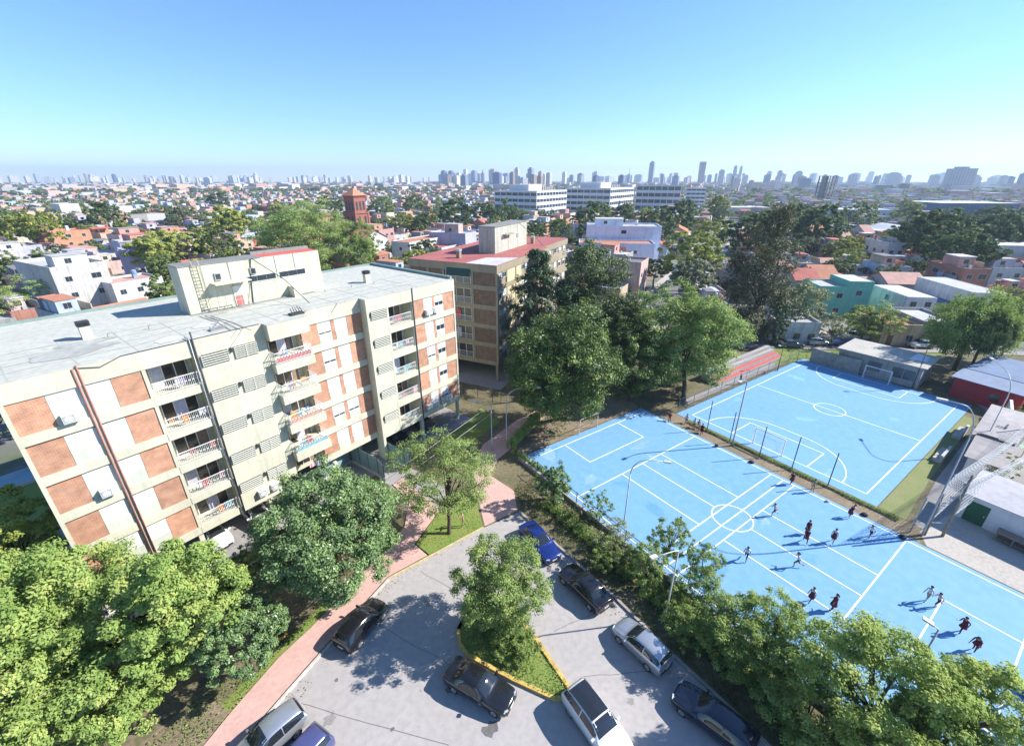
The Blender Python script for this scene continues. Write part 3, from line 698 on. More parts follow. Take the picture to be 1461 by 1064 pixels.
for q in range(4): y = 1.8 + q * 1.5; sm_.box(-36, -.2, y - .03, y + .03, ZR + .013, ZR + .02)
sm_.build('roof_seam', M('roof_seam_bitumen', (.38, .39, .35), .95, .25, 1.2), B1)
for q in range(9):
    x, y = rs.uniform(-35, -2), rs.uniform(.8, 6); n_ = 9; r_ = rs.uniform(.4, 1.3)
    MB().face([(x + r_ * rs.uniform(.6, 1.3) * cos(2 * pi * k / n_) * 1.5, min(6.8, max(.2, y + r_ * rs.uniform(.5, 1) * sin(2 * pi * k / n_))), ZR + .0215 + .0006 * q) for k in range(n_)]).build('roof_patch', rs.choice((M('roof_patch_dark', (.35, .36, .33), .95, .2, 2), M('roof_patch_pale', (.53, .53, .49), .95, .15, 2))), B1)
def blocal(px, py, z=ZR):
    g = G(px, py, z) - Vector((-6.65, 50.25, 0)); return (g.x * cos(FRAME_AZ) + g.y * sin(FRAME_AZ), -g.x * sin(FRAME_AZ) + g.y * cos(FRAME_AZ))
for px, py in ((126, 483), (524, 403)): chimney(*blocal(px, py))
x, y = blocal(432, 425); MB().prism([(x - .35, 6.0), (x + .35, 6.0), (x + .35, 7), (x - .35, 7)], ZR, ZR + 1.0).build('roof_hatch', cream, B1)
for px, py in ((155, 482), (213, 470), (312, 462), (502, 410), (534, 405), (464, 417)):
    x, y = blocal(px, py); MB().tube([(x, y, ZR), (x, y, ZR + .3), (x + .15, y, ZR + .33)], .04, 5).build('vent_pipe', greym, B1)
x, y = blocal(424, 448); mb = MB(); mb.box(x - .6, x + .5, y - .3, y + .3, ZR, ZR + .15)
for q in range(5): mb.bar((x - .5 + .22 * q, y - .3, ZR + .1), (x - .4 + .2 * q, y + .25, ZR + .5 + .1 * (q % 2)), .05)
mb.build('antenna_base', darkm, B1)
x, y = blocal(310, 470); mb = MB(); mb.box(x - .5, x + .6, y - .25, y + .25, ZR, ZR + .12); mb.bar((x - .5, y, ZR), (x + .5, y + .2, ZR + .7), .05).bar((x + .5, y, ZR), (x - .3, y + .2, ZR + .5), .04)
mb.build('antenna_base', greym, B1)
mb = MB()
for q in range(3):
    a, b = blocal(285 + q * 8, 452), blocal(330 + 14 * q, 472)
    mb.tube([(a[0], a[1], ZR + .05), ((a[0] + b[0]) / 2 + .2, (a[1] + b[1]) / 2, ZR + .04), (b[0], b[1], ZR + .05)], .025, 4)
a, b = blocal(105, 525), blocal(175, 510); mb.tube([(a[0], -.06, ZR - .05), ((a[0] + b[0]) / 2, -.06, ZR - .35), (b[0], -.03, ZR + .03), (-26.4, -.02, ZR + .03), (-21.6, -.02, ZR + .03)], .025, 4)
mb.build('roof_cables', darkm, B1)
# life on the balconies: washing, plants, boxes
cl = [M('red_cloth', (.5, .12, .12), .9, .2, 4), M('blue_cloth', (.20, .30, .55), .9, .2, 4), M('white_cloth', (.7, .7, .7), .9, .1, 4), M('teal_cloth', (.2, .45, .5), .9, .2, 4), M('orange_cloth', (.7, .3, .08), .9, .2, 4), M('pink_cloth', (.62, .35, .40), .9, .2, 4)]
for k, z in enumerate(FL):
    for x0, x1, y in ((-9.2, -6.6, .2), (-20.9, -18.4, -.35), (-29.1, -26.5, .25)):
        for q in range(3):
            x = R.uniform(x0, x1 - .5); h = R.uniform(.35, .75); wd = R.uniform(.3, .6)
            c = MB(); n = 5
            for j in range(n):
                yo = .03 * sin(j * 2.1 + q); c.face([(x + wd * j / n, y + yo, z + .95 - h), (x + wd * (j + 1) / n, y + .03 * sin((j + 1) * 2.1 + q), z + .95 - h), (x + wd * (j + 1) / n, y + .03 * sin((j + 1) * 2.1 + q), z + .95), (x + wd * j / n, y + yo, z + .95)])
            c.build('washing', R.choice(cl), B1)
# red and tiled balcony fronts
for k, m in ((4, cl[0]), (2, M('terracotta_tile', (.55, .27, .18), .7, .15, 4)), (1, cl[3])):
    MB().box(-21.15, -18.2, -.64, -.62, FL[k] - .02, FL[k] + .45).build('balcony_screen', m, B1)
# ------------------------------------------------------------------ second apartment building, red roof
B2AZ = radians(65)
B2 = thing('apartment_building', 'red roofed cream apartment block on columns, standing behind the tall dark trees', 'apartment building', (-2.1, 61.5, 0), B2AZ)
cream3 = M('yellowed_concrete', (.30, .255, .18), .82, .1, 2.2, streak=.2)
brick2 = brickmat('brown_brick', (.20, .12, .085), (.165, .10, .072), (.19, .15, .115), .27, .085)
mb = MB(); W2, D2, T2 = 33.8, 15.0, 17.6
mb.box(.3, 20, .3, D2 - .3, 2.71, T2 - .1).box(20.02, W2, 1.3, D2 - .3, 2.71, T2 - .1)
for k, z in enumerate(FL):
    z -= .1
    mb.box(0, 20.1, 0, D2, z - .65, z); mb.box(20.12, W2 + .02, 1.0, D2 - .01, z - .65, z)
mb.box(-.01, 20.12, -.01, D2 + .01, 16.5, T2 - .03).box(20.14, W2 + .03, .99, D2, 16.5, T2 - .034)
for y in (.1, 4.0, 8.4, 8.9, 11.6, 14.9): mb.box(.02, .5, y - .16, y + .16, 2.7, 16.5)
for x in (6.5, 13, 19.9): mb.box(x - .15, x + .15, .02, .4, 2.7, 16.5)
mb.box(11.9, 15.6, -1.25, .28, 2.7, T2 - .06).box(11.85, 15.65, -1.3, 3, 16.5, T2 - .028)
mb.build('wall', cream3, B2)
rr = MB().box(-.04, 20.15, -.04, D2 + .04, T2 - .03, T2, 0).box(20.16, W2 + .05, .95, D2 + .04, T2 - .031, T2, 0)
rr.box(11.83, 15.67, -1.32, -.04, T2 - .027, T2 + .001).build('roof', gmat('red_membrane_roof', (.36, .115, .105), (.42, .17, .15), (.30, .10, .09), .3, 2.5, .4, .62, .8, .08), B2)
MB().prism([(0.05, 0.05), (7.5, .05), (5.5, 4.6), (.05, 5.0)], T2 + .002, T2 + .006).build('roof_patch', M('grey_roof_patch', (.50, .47, .46), .85, .15, 2), B2)
hb = MB().box(9.3, 22, 5.0, 7.9, T2 + .001, 21.6).build('stair_house', M('grey_streaked_concrete', (.42, .42, .36), .85, .12, 2, streak=.4), B2)
MB().box(9.2, 22.1, 4.9, 8.0, 21.601, 21.72).build('capping', M('dark_capping', (.2, .2, .2)), hb)
for x, z in ((11.6, 19.6), (13.2, 19.9), (17.5, 19.3)): MB().box(x, x + .8, 4.93, 4.99, z, z + .6).build('meter_box', wmet, hb)
MB().box(12.0, 15.0, 4.2, 4.99, 20.2, 20.3).build('canopy', cream3, hb)
MB().tube([(18, 4.9, 21.7), (19.5, 2.6, 19.6), (21, 1.3, T2 + .05)], .05, 5).build('hanging_cable', darkm, hb)
for x, y in ((3.5, 8.2), (23.5, 4.4)):
    o = MB().box(x - .3, x + .3, y - .3, y + .3, T2, T2 + 1.0).build('roof_vent', cream3, B2); MB().box(x - .36, x + .36, y - .36, y + .36, T2 + 1.02, T2 + 1.3).build('vent_cap', wmet, o)
for k, z in enumerate(FL):
    z -= .1; zt = z + 2.22
    for y0, y1 in ((.3, 3.8), (9.1, 11.4), (11.8, 14.7)): MB().box(.12, .32, y0, y1, z, zt - (.0 if k < 4 else .02)).build('brick_panel', brick2, B2)
    # the balcony bay of the end wall
    o = MB().box(.2, .29, 4.3, 8.1, z, zt - .05).build('balcony_window', dglass, B2)
    f = MB()
    for y in (4.3, 5.5, 6.8, 8.0): f.box(.14, .3, y, y + .07, z, zt - .05)
    f.box(.14, .3, 4.3, 8.1, zt - .12, zt - .06); f.build('window_frame', framem, o)
    g = MB(); g.box(-.02, .03, 4.2, 8.2, z + .95, z + 1.0).box(-.02, .02, 4.2, 8.2, z + .08, z + .12)
    for q in range(30): g.box(-.01, .01, 4.2 + q * .137, 4.22 + q * .137, z + .1, z + .95)
    g.build('balcony_railing', framem, B2)
    if k == 4: MB().face([(-.25, 4.2, zt - 1.1), (-.25, 8.2, zt - 1.1), (.0, 8.2, zt), (.0, 4.2, zt)]).build('awning', M('dark_green_awning', (.025, .07, .07), .8, .1, 3), B2)
    if k in (1, 2): MB().box(.08, .12, 6.2, 7.0, z + .3, z + 1.8).build('curtain', cl[0] if k == 2 else curt, B2)
    # front wall
    for x0, x1, br in ((.6, 1.8, 0), (2.2, 3.4, 0), (3.5, 6.3, 1), (6.7, 8.6, 1), (8.7, 9.9, 0), (10.4, 11.6, 0), (15.75, 16.2, 1), (16.3, 17.5, 0), (18, 19.2, 0)):
        if br: MB().box(x0, x1, .08, .31, z, zt - .05).build('brick_panel', brick2 if x0 > 10 else M('yellow_render', (.55, .47, .30), .85, .1, 2), B2)
        else: add_window(B2, x0, .2, z + .85, x1 - x0, 1.2, .8 if (k + int(x0)) % 3 else .35)
    for x0 in (21, 23.2, 26.5, 29, 31.5): add_window(B2, x0, 1.2, z + .85, 1.3, 1.2, .8 if (k + int(x0)) % 2 else .3)
for x in (.2, 6.5, 13, 20, 27, 33.5):
    for y in (.3, 7.5, 14.6):
        yy = max(y, 1.4) if x > 20 else y
        MB().box(x - .2 + (.2 if x < 1 else 0), x + .2 + (.2 if x < 1 else 0), yy - .2, yy + .2, 0, 2.62).build('column', cream3, B2)
MB().box(14, 20, 4, 9, 0, 2.61).build('stair_core', M('stair_core_paint', (.40, .40, .33)), B2)
sheet('carport_floor', [B2.matrix_basis @ Vector(p) for p in ((-2.5, -1.6, 0), (34, -1.6, 0), (34, 16, 0), (-2.5, 16, 0))], .021, g_walk)

# ------------------------------------------------------------------ cars
tyre = M('tyre_rubber', (.025, .025, .027), .85, .15, 8)
rim = M('alloy_rim', (.50, .51, .53), .3, .1, 8, .8)
cglass = glass('car_glass', (.018, .022, .028), .03)
lampw = M('headlamp_glass', (.62, .64, .66), .12, .05, 9, .3)
lampr = M('tail_lamp_red', (.42, .02, .02), .2, .1, 9)
trim = M('black_trim', (.03, .03, .032), .5, .15, 8)
platem = M('number_plate', (.62, .62, .60), .5, .05, 8)
def paint(name, col, metal=.25): return M(name, col, .16 if max(col) < .05 else .25, .03, 3, 0 if max(col) < .05 else metal, .03, coat=.9)
STY = {  # stations: x (front +), bottom, belt height, top height, half width at sill, at belt, at roof
 'sedan': dict(L=4.4, st=[(2.2, .34, .56, .60, .52, .58, .45), (2.12, .26, .64, .70, .70, .74, .55), (1.85, .22, .70, .78, .82, .82, .62), (1.3, .22, .78, .87, .84, .85, .66), (.92, .22, .86, .93, .85, .86, .68),
   (.35, .22, .88, 1.32, .85, .86, .60), (.0, .22, .89, 1.42, .85, .86, .58), (-.55, .22, .90, 1.43, .85, .86, .58), (-1.05, .22, .91, 1.33, .85, .86, .58), (-1.6, .22, .93, .99, .85, .85, .64), (-1.95, .24, .93, .98, .83, .82, .62), (-2.15, .3, .86, .92, .76, .74, .56), (-2.2, .36, .62, .68, .66, .64, .5)], win=(4, 6, 7, 8, 9)),
 'hatch': dict(L=3.9, st=[(1.95, .34, .56, .60, .50, .56, .45), (1.86, .26, .66, .72, .70, .73, .55), (1.6, .22, .74, .83, .81, .80, .62), (1.2, .22, .84, .92, .83, .83, .65), (.9, .22, .90, .98, .84, .84, .66),
   (.35, .22, .92, 1.36, .84, .84, .60), (.0, .22, .93, 1.47, .84, .84, .58), (-.55, .22, .95, 1.50, .84, .84, .58), (-1.15, .22, .97, 1.45, .84, .84, .57), (-1.62, .24, 1.0, 1.36, .83, .82, .55), (-1.86, .26, 1.0, 1.08, .80, .79, .6), (-1.93, .32, .85, .92, .74, .74, .56), (-1.95, .38, .6, .66, .66, .66, .5)], win=(4, 6, 8, 9, 10)),
 'suv': dict(L=4.35, st=[(2.17, .40, .68, .74, .56, .62, .5), (2.08, .32, .80, .88, .74, .78, .6), (1.8, .28, .90, 1.0, .86, .85, .68), (1.35, .28, .98, 1.06, .88, .88, .7), (.98, .28, 1.03, 1.1, .89, .89, .7),
   (.45, .28, 1.05, 1.5, .89, .89, .66), (.15, .28, 1.06, 1.6, .89, .89, .64), (-.5, .28, 1.08, 1.64, .89, .89, .64), (-1.3, .28, 1.1, 1.6, .89, .88, .63), (-1.85, .3, 1.12, 1.46, .87, .86, .6), (-2.05, .32, 1.1, 1.18, .84, .83, .62), (-2.15, .38, .9, .98, .78, .78, .6), (-2.17, .44, .7, .76, .7, .7, .55)], win=(4, 6, 8, 9, 10)),
 'wagon': dict(L=4.5, st=[(2.25, .34, .56, .60, .52, .58, .45), (2.16, .26, .66, .72, .70, .75, .55), (1.9, .22, .73, .81, .83, .83, .62), (1.4, .22, .82, .90, .86, .86, .66), (1.0, .22, .89, .96, .87, .87, .68),
   (.4, .22, .91, 1.34, .87, .87, .62), (.05, .22, .92, 1.44, .87, .87, .6), (-.6, .22, .94, 1.46, .87, .87, .6), (-1.4, .22, .96, 1.42, .87, .86, .59), (-1.95, .24, .98, 1.3, .86, .84, .57), (-2.14, .28, .97, 1.05, .82, .8, .6), (-2.23, .34, .82, .9, .76, .75, .56), (-2.25, .4, .6, .66, .68, .66, .5)], win=(4, 6, 8, 9, 10)),
 'van': dict(L=4.3, st=[(2.15, .36, .62, .68, .56, .62, .5), (2.06, .3, .78, .86, .74, .78, .6), (1.85, .26, .9, 1.0, .84, .84, .68), (1.55, .26, 1.0, 1.08, .86, .86, .7), (1.3, .26, 1.06, 1.14, .87, .87, .72),
   (.75, .26, 1.1, 1.66, .87, .87, .74), (.5, .26, 1.1, 1.78, .87, .87, .74), (-.3, .26, 1.1, 1.82, .87, .87, .74), (-1.5, .26, 1.1, 1.82, .87, .87, .74), (-2.0, .28, 1.1, 1.78, .87, .87, .74), (-2.1, .3, 1.1, 1.6, .86, .86, .73), (-2.14, .36, .9, 1.2, .84, .84, .72), (-2.15, .42, .7, .8, .8, .8, .7)], win=(4, 6, 8, 9, 11)),
}
def ring(s):
    x, zb, zl, zt, ws, wl, wr = s
    half = [(ws * .90, zb), (ws, zb + .10), (max(ws, wl) * 1.015, zb + (zl - zb) * .55), (wl, zl - .03), (wl * .965, zl + .02), ((wl * .965 * .45 + wr * .55), zl + (zt - zl) * .55), (wr, zt - .05), (wr * .82, zt - .012), (wr * .4, zt + .008)]
    pts = [(x, -y, z) for y, z in half] + [(x, 0, zt + .012)] + [(x, y, z) for y, z in reversed(half)]
    return pts
def densify(st, n=3):
    """smooth stations between the given ones (cardinal spline)"""
    out = []; S = np.array(st)
    for k in range(len(S) - 1):
        p0, p1, p2, p3 = S[max(k - 1, 0)], S[k], S[k + 1], S[min(k + 2, len(S) - 1)]
        for j in range(n):
            t = j / n; m1, m2 = (p2 - p0) * .32, (p3 - p1) * .32
            out.append(((2 * t**3 - 3 * t**2 + 1) * p1 + (t**3 - 2 * t**2 + t) * m1 + (-2 * t**3 + 3 * t**2) * p2 + (t**3 - t**2) * m2))
    out.append(S[-1]); return out
CARM = {}
def car_meshes(style):
    if style in CARM: return CARM[style]
    sp = STY[style]; n = 3; st = densify(sp['st'], n); rings = [ring(s) for s in st]; K = len(rings[0])
    mb = MB()
    for r_ in rings: mb.v += r_
    for i in range(len(rings) - 1):
        for j in range(K - 1):
            a = i * K + j; mb.f.append((a, a + K, a + K + 1, a + 1)); mb.m.append(0)
        a = i * K; mb.f.append((a + K - 1, a + 2 * K - 1, a + K, a)); mb.m.append(1)
    mb.f.append(tuple(range(K))); mb.m.append(0); mb.f.append(tuple(reversed(range((len(rings) - 1) * K, len(rings) * K)))); mb.m.append(0)
    def patch(i0, i1, j0, j1, off=.012, ix=.12, iy=.1):
        """glass lying on the body between stations i0..i1 and ring points j0..j1"""
        g = MB(); nu, nv = 6, 4
        def P(u, v):
            fi = i0 + (i1 - i0) * u; fj = j0 + (j1 - j0) * v
            a, b = int(min(floor(fi), len(rings) - 2)), int(min(floor(fj), K - 2)); fu, fv = fi - a, fj - b
            q = [Vector(rings[a][b]), Vector(rings[a + 1][b]), Vector(rings[a][b + 1]), Vector(rings[a + 1][b + 1])]
            return (q[0] * (1 - fu) + q[1] * fu) * (1 - fv) + (q[2] * (1 - fu) + q[3] * fu) * fv
        for a in range(nu + 1):
            for b in range(nv + 1):
                u = ix + (1 - 2 * ix) * a / nu; v = iy + (1 - 2 * iy) * b / nv; e = .02
                p = P(u, v); nn = (P(min(1, u + e), v) - P(max(0, u - e), v)).cross(P(u, min(1, v + e)) - P(u, max(0, v - e))).normalized()
                c = Vector((p.x, 0, .7)); nn = nn if nn.dot(p - c) > 0 else -nn
                g.v.append(tuple(p + nn * off))
        for a in range(nu):
            for b in range(nv):
                q = a * (nv + 1) + b; g.f.append((q, q + nv + 1, q + nv + 2, q + 1)); g.m.append(0)
        return g
    w = [q * n for q in sp['win']]; c = K // 2
    G_ = {'windscreen': patch(w[0] + .3, w[1] - 1, 6.2, K - 1 - 6.2, .012, .05, .0), 'rear_window': patch(w[3] + .6, w[4] - .6, 6.2, K - 1 - 6.2, .012, .06, .0)}
    mid = (w[1] + w[2]) / 2 + .2
    for sj, nm in ((4.15, 0), (K - 1 - 5.85, 1)):
        G_['side_window%d' % (nm * 2)] = patch(w[0] + 1.6, mid - .15, sj, sj + 1.7, .012, .0, .0)
        G_['side_window%d' % (nm * 2 + 1)] = patch(mid + .15, w[3] + 1.2, sj, sj + 1.7, .012, .0, .0)
    meshes = {}
    for q, g in G_.items(): meshes[q] = g.mesh(q.rstrip('0123'), cglass, True)
    wt = MB(); wt.tube([(0, -.1, 0), (0, -.09, 0), (0, .09, 0), (0, .1, 0)], [.26, .31, .31, .26], 18)
    wr_ = MB(); wr_.tube([(0, -.108, 0), (0, -.095, 0)], [.17, .205], 14)
    for q in range(5):
        a = 2 * pi * q / 5; wr_.obox((.1 * cos(a), -.112, .1 * sin(a)), (cos(a), 0, sin(a)), (0, 1, 0), (-sin(a), 0, cos(a)), .09, .006, .022)
    hx = sp['L'] / 2; zl = sp['st'][1][2]
    hl = MB(); hl.obox((0, 0, 0), (1, -.35, .1), (.35, 1, 0), (-.1, 0, 1), .12, .16, .055)
    tl = MB(); tl.obox((0, 0, 0), (1, 0, 0), (0, 1, 0), (.2, 0, 1), .07, .12, .09)
    mi = MB(); mi.obox((0, 0, 0), (1, 0, 0), (0, 1, .1), (0, 0, 1), .06, .10, .06)
    bp = MB(); bp.box(-.06, .03, -.6, .6, -.1, .1)
    pl = MB(); pl.box(-.01, .01, -.22, .22, -.06, .06)
    CARM[style] = dict(body=mb, glass=meshes, tyre=wt.mesh('tyre', tyre, False), rim=wr_.mesh('rim', rim), hl=hl.mesh('headlight', lampw), tl=tl.mesh('taillight', lampr), bp=bp.mesh('bumper', trim), pl=pl.mesh('number_plate', platem), mi=mi, hx=hx, zl=zl, sp=sp)
    return CARM[style]
BODY = {}
def car(style, col, label, loc, az, group='parked cars', roofcol=None, cat='car', name='parked_car'):
    m = car_meshes(style)
    t = thing(name, label, cat, (loc[0], loc[1], loc[2] if len(loc) > 2 else .012), az, group)
    k = (style, col.name)
    if k not in BODY: BODY[k] = (m['body'].mesh('body', [col, trim], True), m['mi'].mesh('mirror', col))
    bo = mobj('body', BODY[k][0], t)
    for q, me in m['glass'].items(): mobj(q.rstrip('0123'), me, t)
    hx = m['hx']; wx = hx - .78
    for sx in (wx, -wx + .08):
        for sy in (-1, 1):
            o = mobj('wheel', m['tyre'], t, (sx, sy * .76, .31), 0 if sy < 0 else pi); mobj('rim', m['rim'], o)
    for sy in (-1, 1):
        o = mobj('headlight', m['hl'], t, (hx - .17, sy * .55, m['zl'] - .01)); o.scale = (1, -sy, 1)
        mobj('taillight', m['tl'], t, (-hx + .12, sy * .62, m['sp']['st'][-3][2] - .12))
        mobj('mirror', BODY[k][1], t, (m['sp']['st'][4][0] - .28, sy * .96, m['sp']['st'][4][2] + .06))
    mobj('bumper', m['bp'], t, (hx - .02, 0, .42)); mobj('bumper', m['bp'], t, (-hx + .04, 0, .44))
    mobj('number_plate', m['pl'], t, (hx + .02, 0, .5)); mobj('number_plate', m['pl'], t, (-hx - .02, 0, .62))
    if roofcol:
        st = m['sp']['st']; g = MB(); xs = [st[6][0] + .05, -.4, st[8][0], st[9][0] + .1]
        zs = [st[6][3], 1.64, st[8][3], st[9][3] + .05]
        for q in range(3): 
            g.face([(xs[q], -.6, zs[q] + .0), (xs[q], 0, zs[q] + .035), (xs[q + 1], 0, zs[q + 1] + .035), (xs[q + 1], -.6, zs[q + 1])])
            g.face([(xs[q], 0, zs[q] + .035), (xs[q], .6, zs[q]), (xs[q + 1], .6, zs[q + 1]), (xs[q + 1], 0, zs[q + 1] + .035)])
        g.build('roof_panel', roofcol, t, True)
    return t
def car2(style, col, label, rear, front, z=.7, **kw):
    a, b = G(rear[0], rear[1], z), G(front[0], front[1], z); c = (a + b) / 2
    return car(style, col, label, (c.x, c.y), atan2(b.y - a.y, b.x - a.x), **kw)
p_black = paint('black_car_paint', (.012, .012, .014)); p_dark = paint('blue_black_car_paint', (.010, .014, .03)); p_silver = paint('silver_car_paint', (.46, .48, .51), .6)
p_white = paint('white_car_paint', (.66, .67, .68), 0); p_blue = paint('blue_car_paint', (.012, .032, .18), .3); p_violet = paint('violet_blue_car_paint', (.09, .10, .24), .3); p_grey = paint('grey_car_paint', (.13, .14, .15), .4); p_red = paint('red_car_paint', (.38, .03, .02), .1)
car2('hatch', p_black, 'black hatchback half on the pink pavement, facing the round dark green tree', (488, 919), (542, 857))
car2('hatch', p_silver, 'silver hatchback beside the pink pavement with the violet blue car next to it', (416, 1022), (347, 1082))
car2('hatch', p_violet, 'violet blue car whose round roof pokes in beside the silver hatchback', (446, 1064), (392, 1128))
car2('sedan', p_black, 'black sedan parked along the yellow kerb of the planted island', (644, 953), (727, 1000))
car2('suv', p_white, 'white crossover with a black roof at the tip of the planted island', (819, 985), (887, 1078), roofcol=paint('black_roof_paint', (.02, .022, .028)))
car2('hatch', p_silver, 'silver hatchback by the kerb under the hedge trees, rear window towards the viewer', (950, 948), (884, 887))
car2('wagon', p_dark, 'very dark blue estate car in deep shade beside the bushes', (1072, 1062), (970, 985))
car2('sedan', p_blue, 'bright blue sedan at the head of the row, nose to a black car', (750, 748), (791, 795))
car2('sedan', p_black, 'black sedan parked between the blue sedan and the silver hatchback', (862, 861), (808, 810))
NB = Vector((sin(FRAME_AZ), -cos(FRAME_AZ), 0))
for (x, y, c, lab, st, dr) in ((-28.3, 1.9, p_white, 'white car poking out under the building beside the first column', 'hatch', 0), (-24.9, 1.8, p_white, 'white sedan under the building nearest the round dark green tree', 'sedan', 0), (-8.7, 2.2, p_dark, 'dark car in the shade under the building behind the glass gate', 'hatch', 0), (-4.4, 2.6, p_grey, 'grey car in the shade under the far end of the building', 'sedan', 0)):
    p = B1.matrix_basis @ Vector((x, y, .02)); car(st, c, lab, p, FRAME_AZ - pi / 2 + dr, 'cars under the building')
p = B2.matrix_basis @ Vector((2.6, 11.2, .025)); car('hatch', p_red, 'red car in the shade under the red roofed apartment block', p, B2AZ + pi, 'cars under the building')
RA = radians(-5)
for (px, py, c, st, lab, fl) in ((1128, 491, p_grey, 'sedan', 'dark grey sedan on the cross street at the grass corner', 0), (1166, 488, p_silver, 'hatch', 'pale silver hatchback parked on the cross street beside a bare tree', 0), (1203, 489, p_blue, 'hatch', 'blue hatchback mostly behind the grey clubhouse', 1), (1220, 480, p_white, 'van', 'white van standing on the street behind the grey clubhouse', 0), (1312, 492, p_silver, 'suv', 'silver estate at the corner of the clubhouse roof', 1), (1105, 470, p_black, 'hatch', 'black hatchback half hidden under the grey leaved street tree', 0)):
    g = G(px, py + 4, .0); car(st, c, lab, (g.x, g.y), RA + (pi if fl else 0), 'cars on the cross street')
for (s, t_, c, st, lab) in ((9.5, 1.9, p_white, 'van', 'white van first in the row along the long street'), (16, 2.6, p_grey, 'hatch', 'grey car behind the white van in the long street'), (23, 2.7, p_silver, 'sedan', 'silver sedan in the middle of the long street row'), (30, 2.7, p_black, 'hatch', 'black car in the long street row below the bright green tree'), (38, 2.7, p_dark, 'sedan', 'dark sedan further up the long street row'), (55, 2.7, p_white, 'hatch', 'white car far up the long street between the trees'), (11, -3.0, p_silver, 'hatch', 'pale car across the long street from the white van')):
    g = sp_(s, t_); car(st, c, lab, (g.x, g.y, .016), radians(61) + pi, 'cars in the long street')

# ------------------------------------------------------------------ lamp posts, fence posts, goals
polem = M('pale_pole_paint', (.50, .50, .49), .5, .1, 5, .2)
def lamp_post(label, base, tips, ht, arm, name='lamp_post', mat=None, bend=1.2, head=.55, group='lamp posts', rad=.058):
    """pole with a curved arm; tips: (dx, dy) of the arm's end on the ground plan"""
    t = thing(name, label, 'lamp post', (base[0], base[1], 0), 0, group)
    mat = mat or polem
    MB().tube([(0, 0, 0), (0, 0, 1.0), (0, 0, 1.02), (0, 0, ht - bend)], [rad * 1.35, rad * 1.3, rad, rad * .85], 8).build('pole', mat, t, True)
    for dx, dy in tips:
        pts = []
        for q in range(8):
            a = pi / 2 * q / 7; pts.append((dx * (1 - cos(a)) * .55, dy * (1 - cos(a)) * .55, ht - bend + bend * sin(a)))
        pts.append((dx, dy, ht + .12))
        MB().tube(pts, [rad * .85] * 4 + [rad * .6] * 5, 7).build('arm', mat, t, True)
        d = Vector((dx, dy, .1)).normalized()
        h = MB().obox(Vector((dx, dy, ht + .12)) + d * head * .4, d, (-d.y, d.x, 0), (0, 0, 1), head * .5, .13, .06).build('lamp_head', M('lamp_head_grey', (.55, .55, .54), .5, .1, 5), t)
        MB().obox(Vector((dx, dy, ht + .05)) + d * head * .4, d, (-d.y, d.x, 0), (0, 0, 1), head * .4, .10, .012).build('diffuser', M('lamp_diffuser', (.7, .7, .66), .3, .05, 6), h)
    return t
def off(base, tip, z):
    b = G(*base); e = G(tip[0], tip[1], z); return (e.x - b.x, e.y - b.y)
def lp_px(label, base, tip, z, **k):
    b = G(*base); lamp_post(label, (b.x, b.y), [off(base, tip, z)], z, 0, **k)
lp_px('tall pale lamp post with a long curved arm at the bright hedge', (722.7, 636), (765, 554), 7.5, bend=1.6)
lp_px('short lamp post with a white angled head carrying the overhead cables', (702, 642), (680, 574), 6.0, bend=.25, head=.7)
lp_px('lamp post rising from the shrubs with its arm over the blue court', (890, 748), (948, 660), 7.2, bend=1.6)
lp_px('lamp post among the hedge trees above the silver hatchback', (948.6, 883), (936, 795), 6.6, bend=.25, head=.5)
lp_px('tallest curved lamp post, rising beside the torn net over the court', (1315, 764), (1350, 573), 12.6, bend=2.6, head=.7, rad=.065, mat=M('grey_pole', (.42, .42, .43), .5, .15, 4, .3))
lp_px('dark floodlight pole at the strip between the two courts', (1044.6, 636), (1057, 545), 8.6, bend=.8, rad=.08, mat=M('weathered_pole', (.32, .31, .30), .6, .2, 4))
lp_px('curved lamp post leaning over the red shed', (1396, 648), (1416, 514), 9.6, bend=2.2)
lp_px('thin dark pole with a lamp at the end of the gravel yard', (1301, 554), (1312, 494), 6.6, bend=.8, mat=darkm)
lp_px('dark lamp pole at the end of the red benches', (1109, 529), (1113, 494), 4.4, bend=.5, mat=darkm, head=.4)
g = G(1341, 895, 5.2); lamp_post('lamp post with a square dark head above the nearest tree crowns', (g.x, g.y), [(-.25, .2)], 5.1, 0, bend=.15, head=.55)
postm = M('dark_post', (.07, .075, .075), .6, .2, 4)
post0 = None
for i, (bx, by, tx, ty) in enumerate(((1008.5, 614, 1017, 576), (1040.5, 631.4, 1049, 590), (1082.4, 653.6, 1095, 606), (1129, 670, 1146, 626), (1180, 695, 1199, 645))):
    b = G(bx, by)
    lab = ['slim dark post behind the resting players', 'slim dark post next to the floodlight pole', 'slim dark post in front of the white goal', 'slim dark post past the white goal', 'slim dark post nearest the court corner'][i]
    if post0 is None:
        post0 = thing('fence_post', lab, 'post', (b.x, b.y, 0), 0, 'posts between the courts')
        MB().tube([(0, 0, 0), (0, 0, 4.1)], .05, 7).build('pole', postm, post0, True); MB().tube([(0, 0, 0), (0, 0, .18)], [.16, .12], 8).build('footing', g_conc, post0)
    else: dup(post0, (b.x, b.y, 0), 0, lab, 'posts between the courts')
netm = M('net_cord', (.68, .68, .66), .8, .1, 4)
def net_mesh(mb, P, nu, nv, w=.012, m=0):
    """cords of a net over a bilinear patch P(u,v)"""
    for a in range(nu + 1):
        for b in range(nv):
            p, q = P(a / nu, b / nv), P(a / nu, (b + 1) / nv); mb.bar(p, q, w, w, m)
    for b in range(nv + 1):
        for a in range(nu):
            p, q = P(a / nu, b / nv), P((a + 1) / nu, b / nv); mb.bar(p, q, w, w, m)
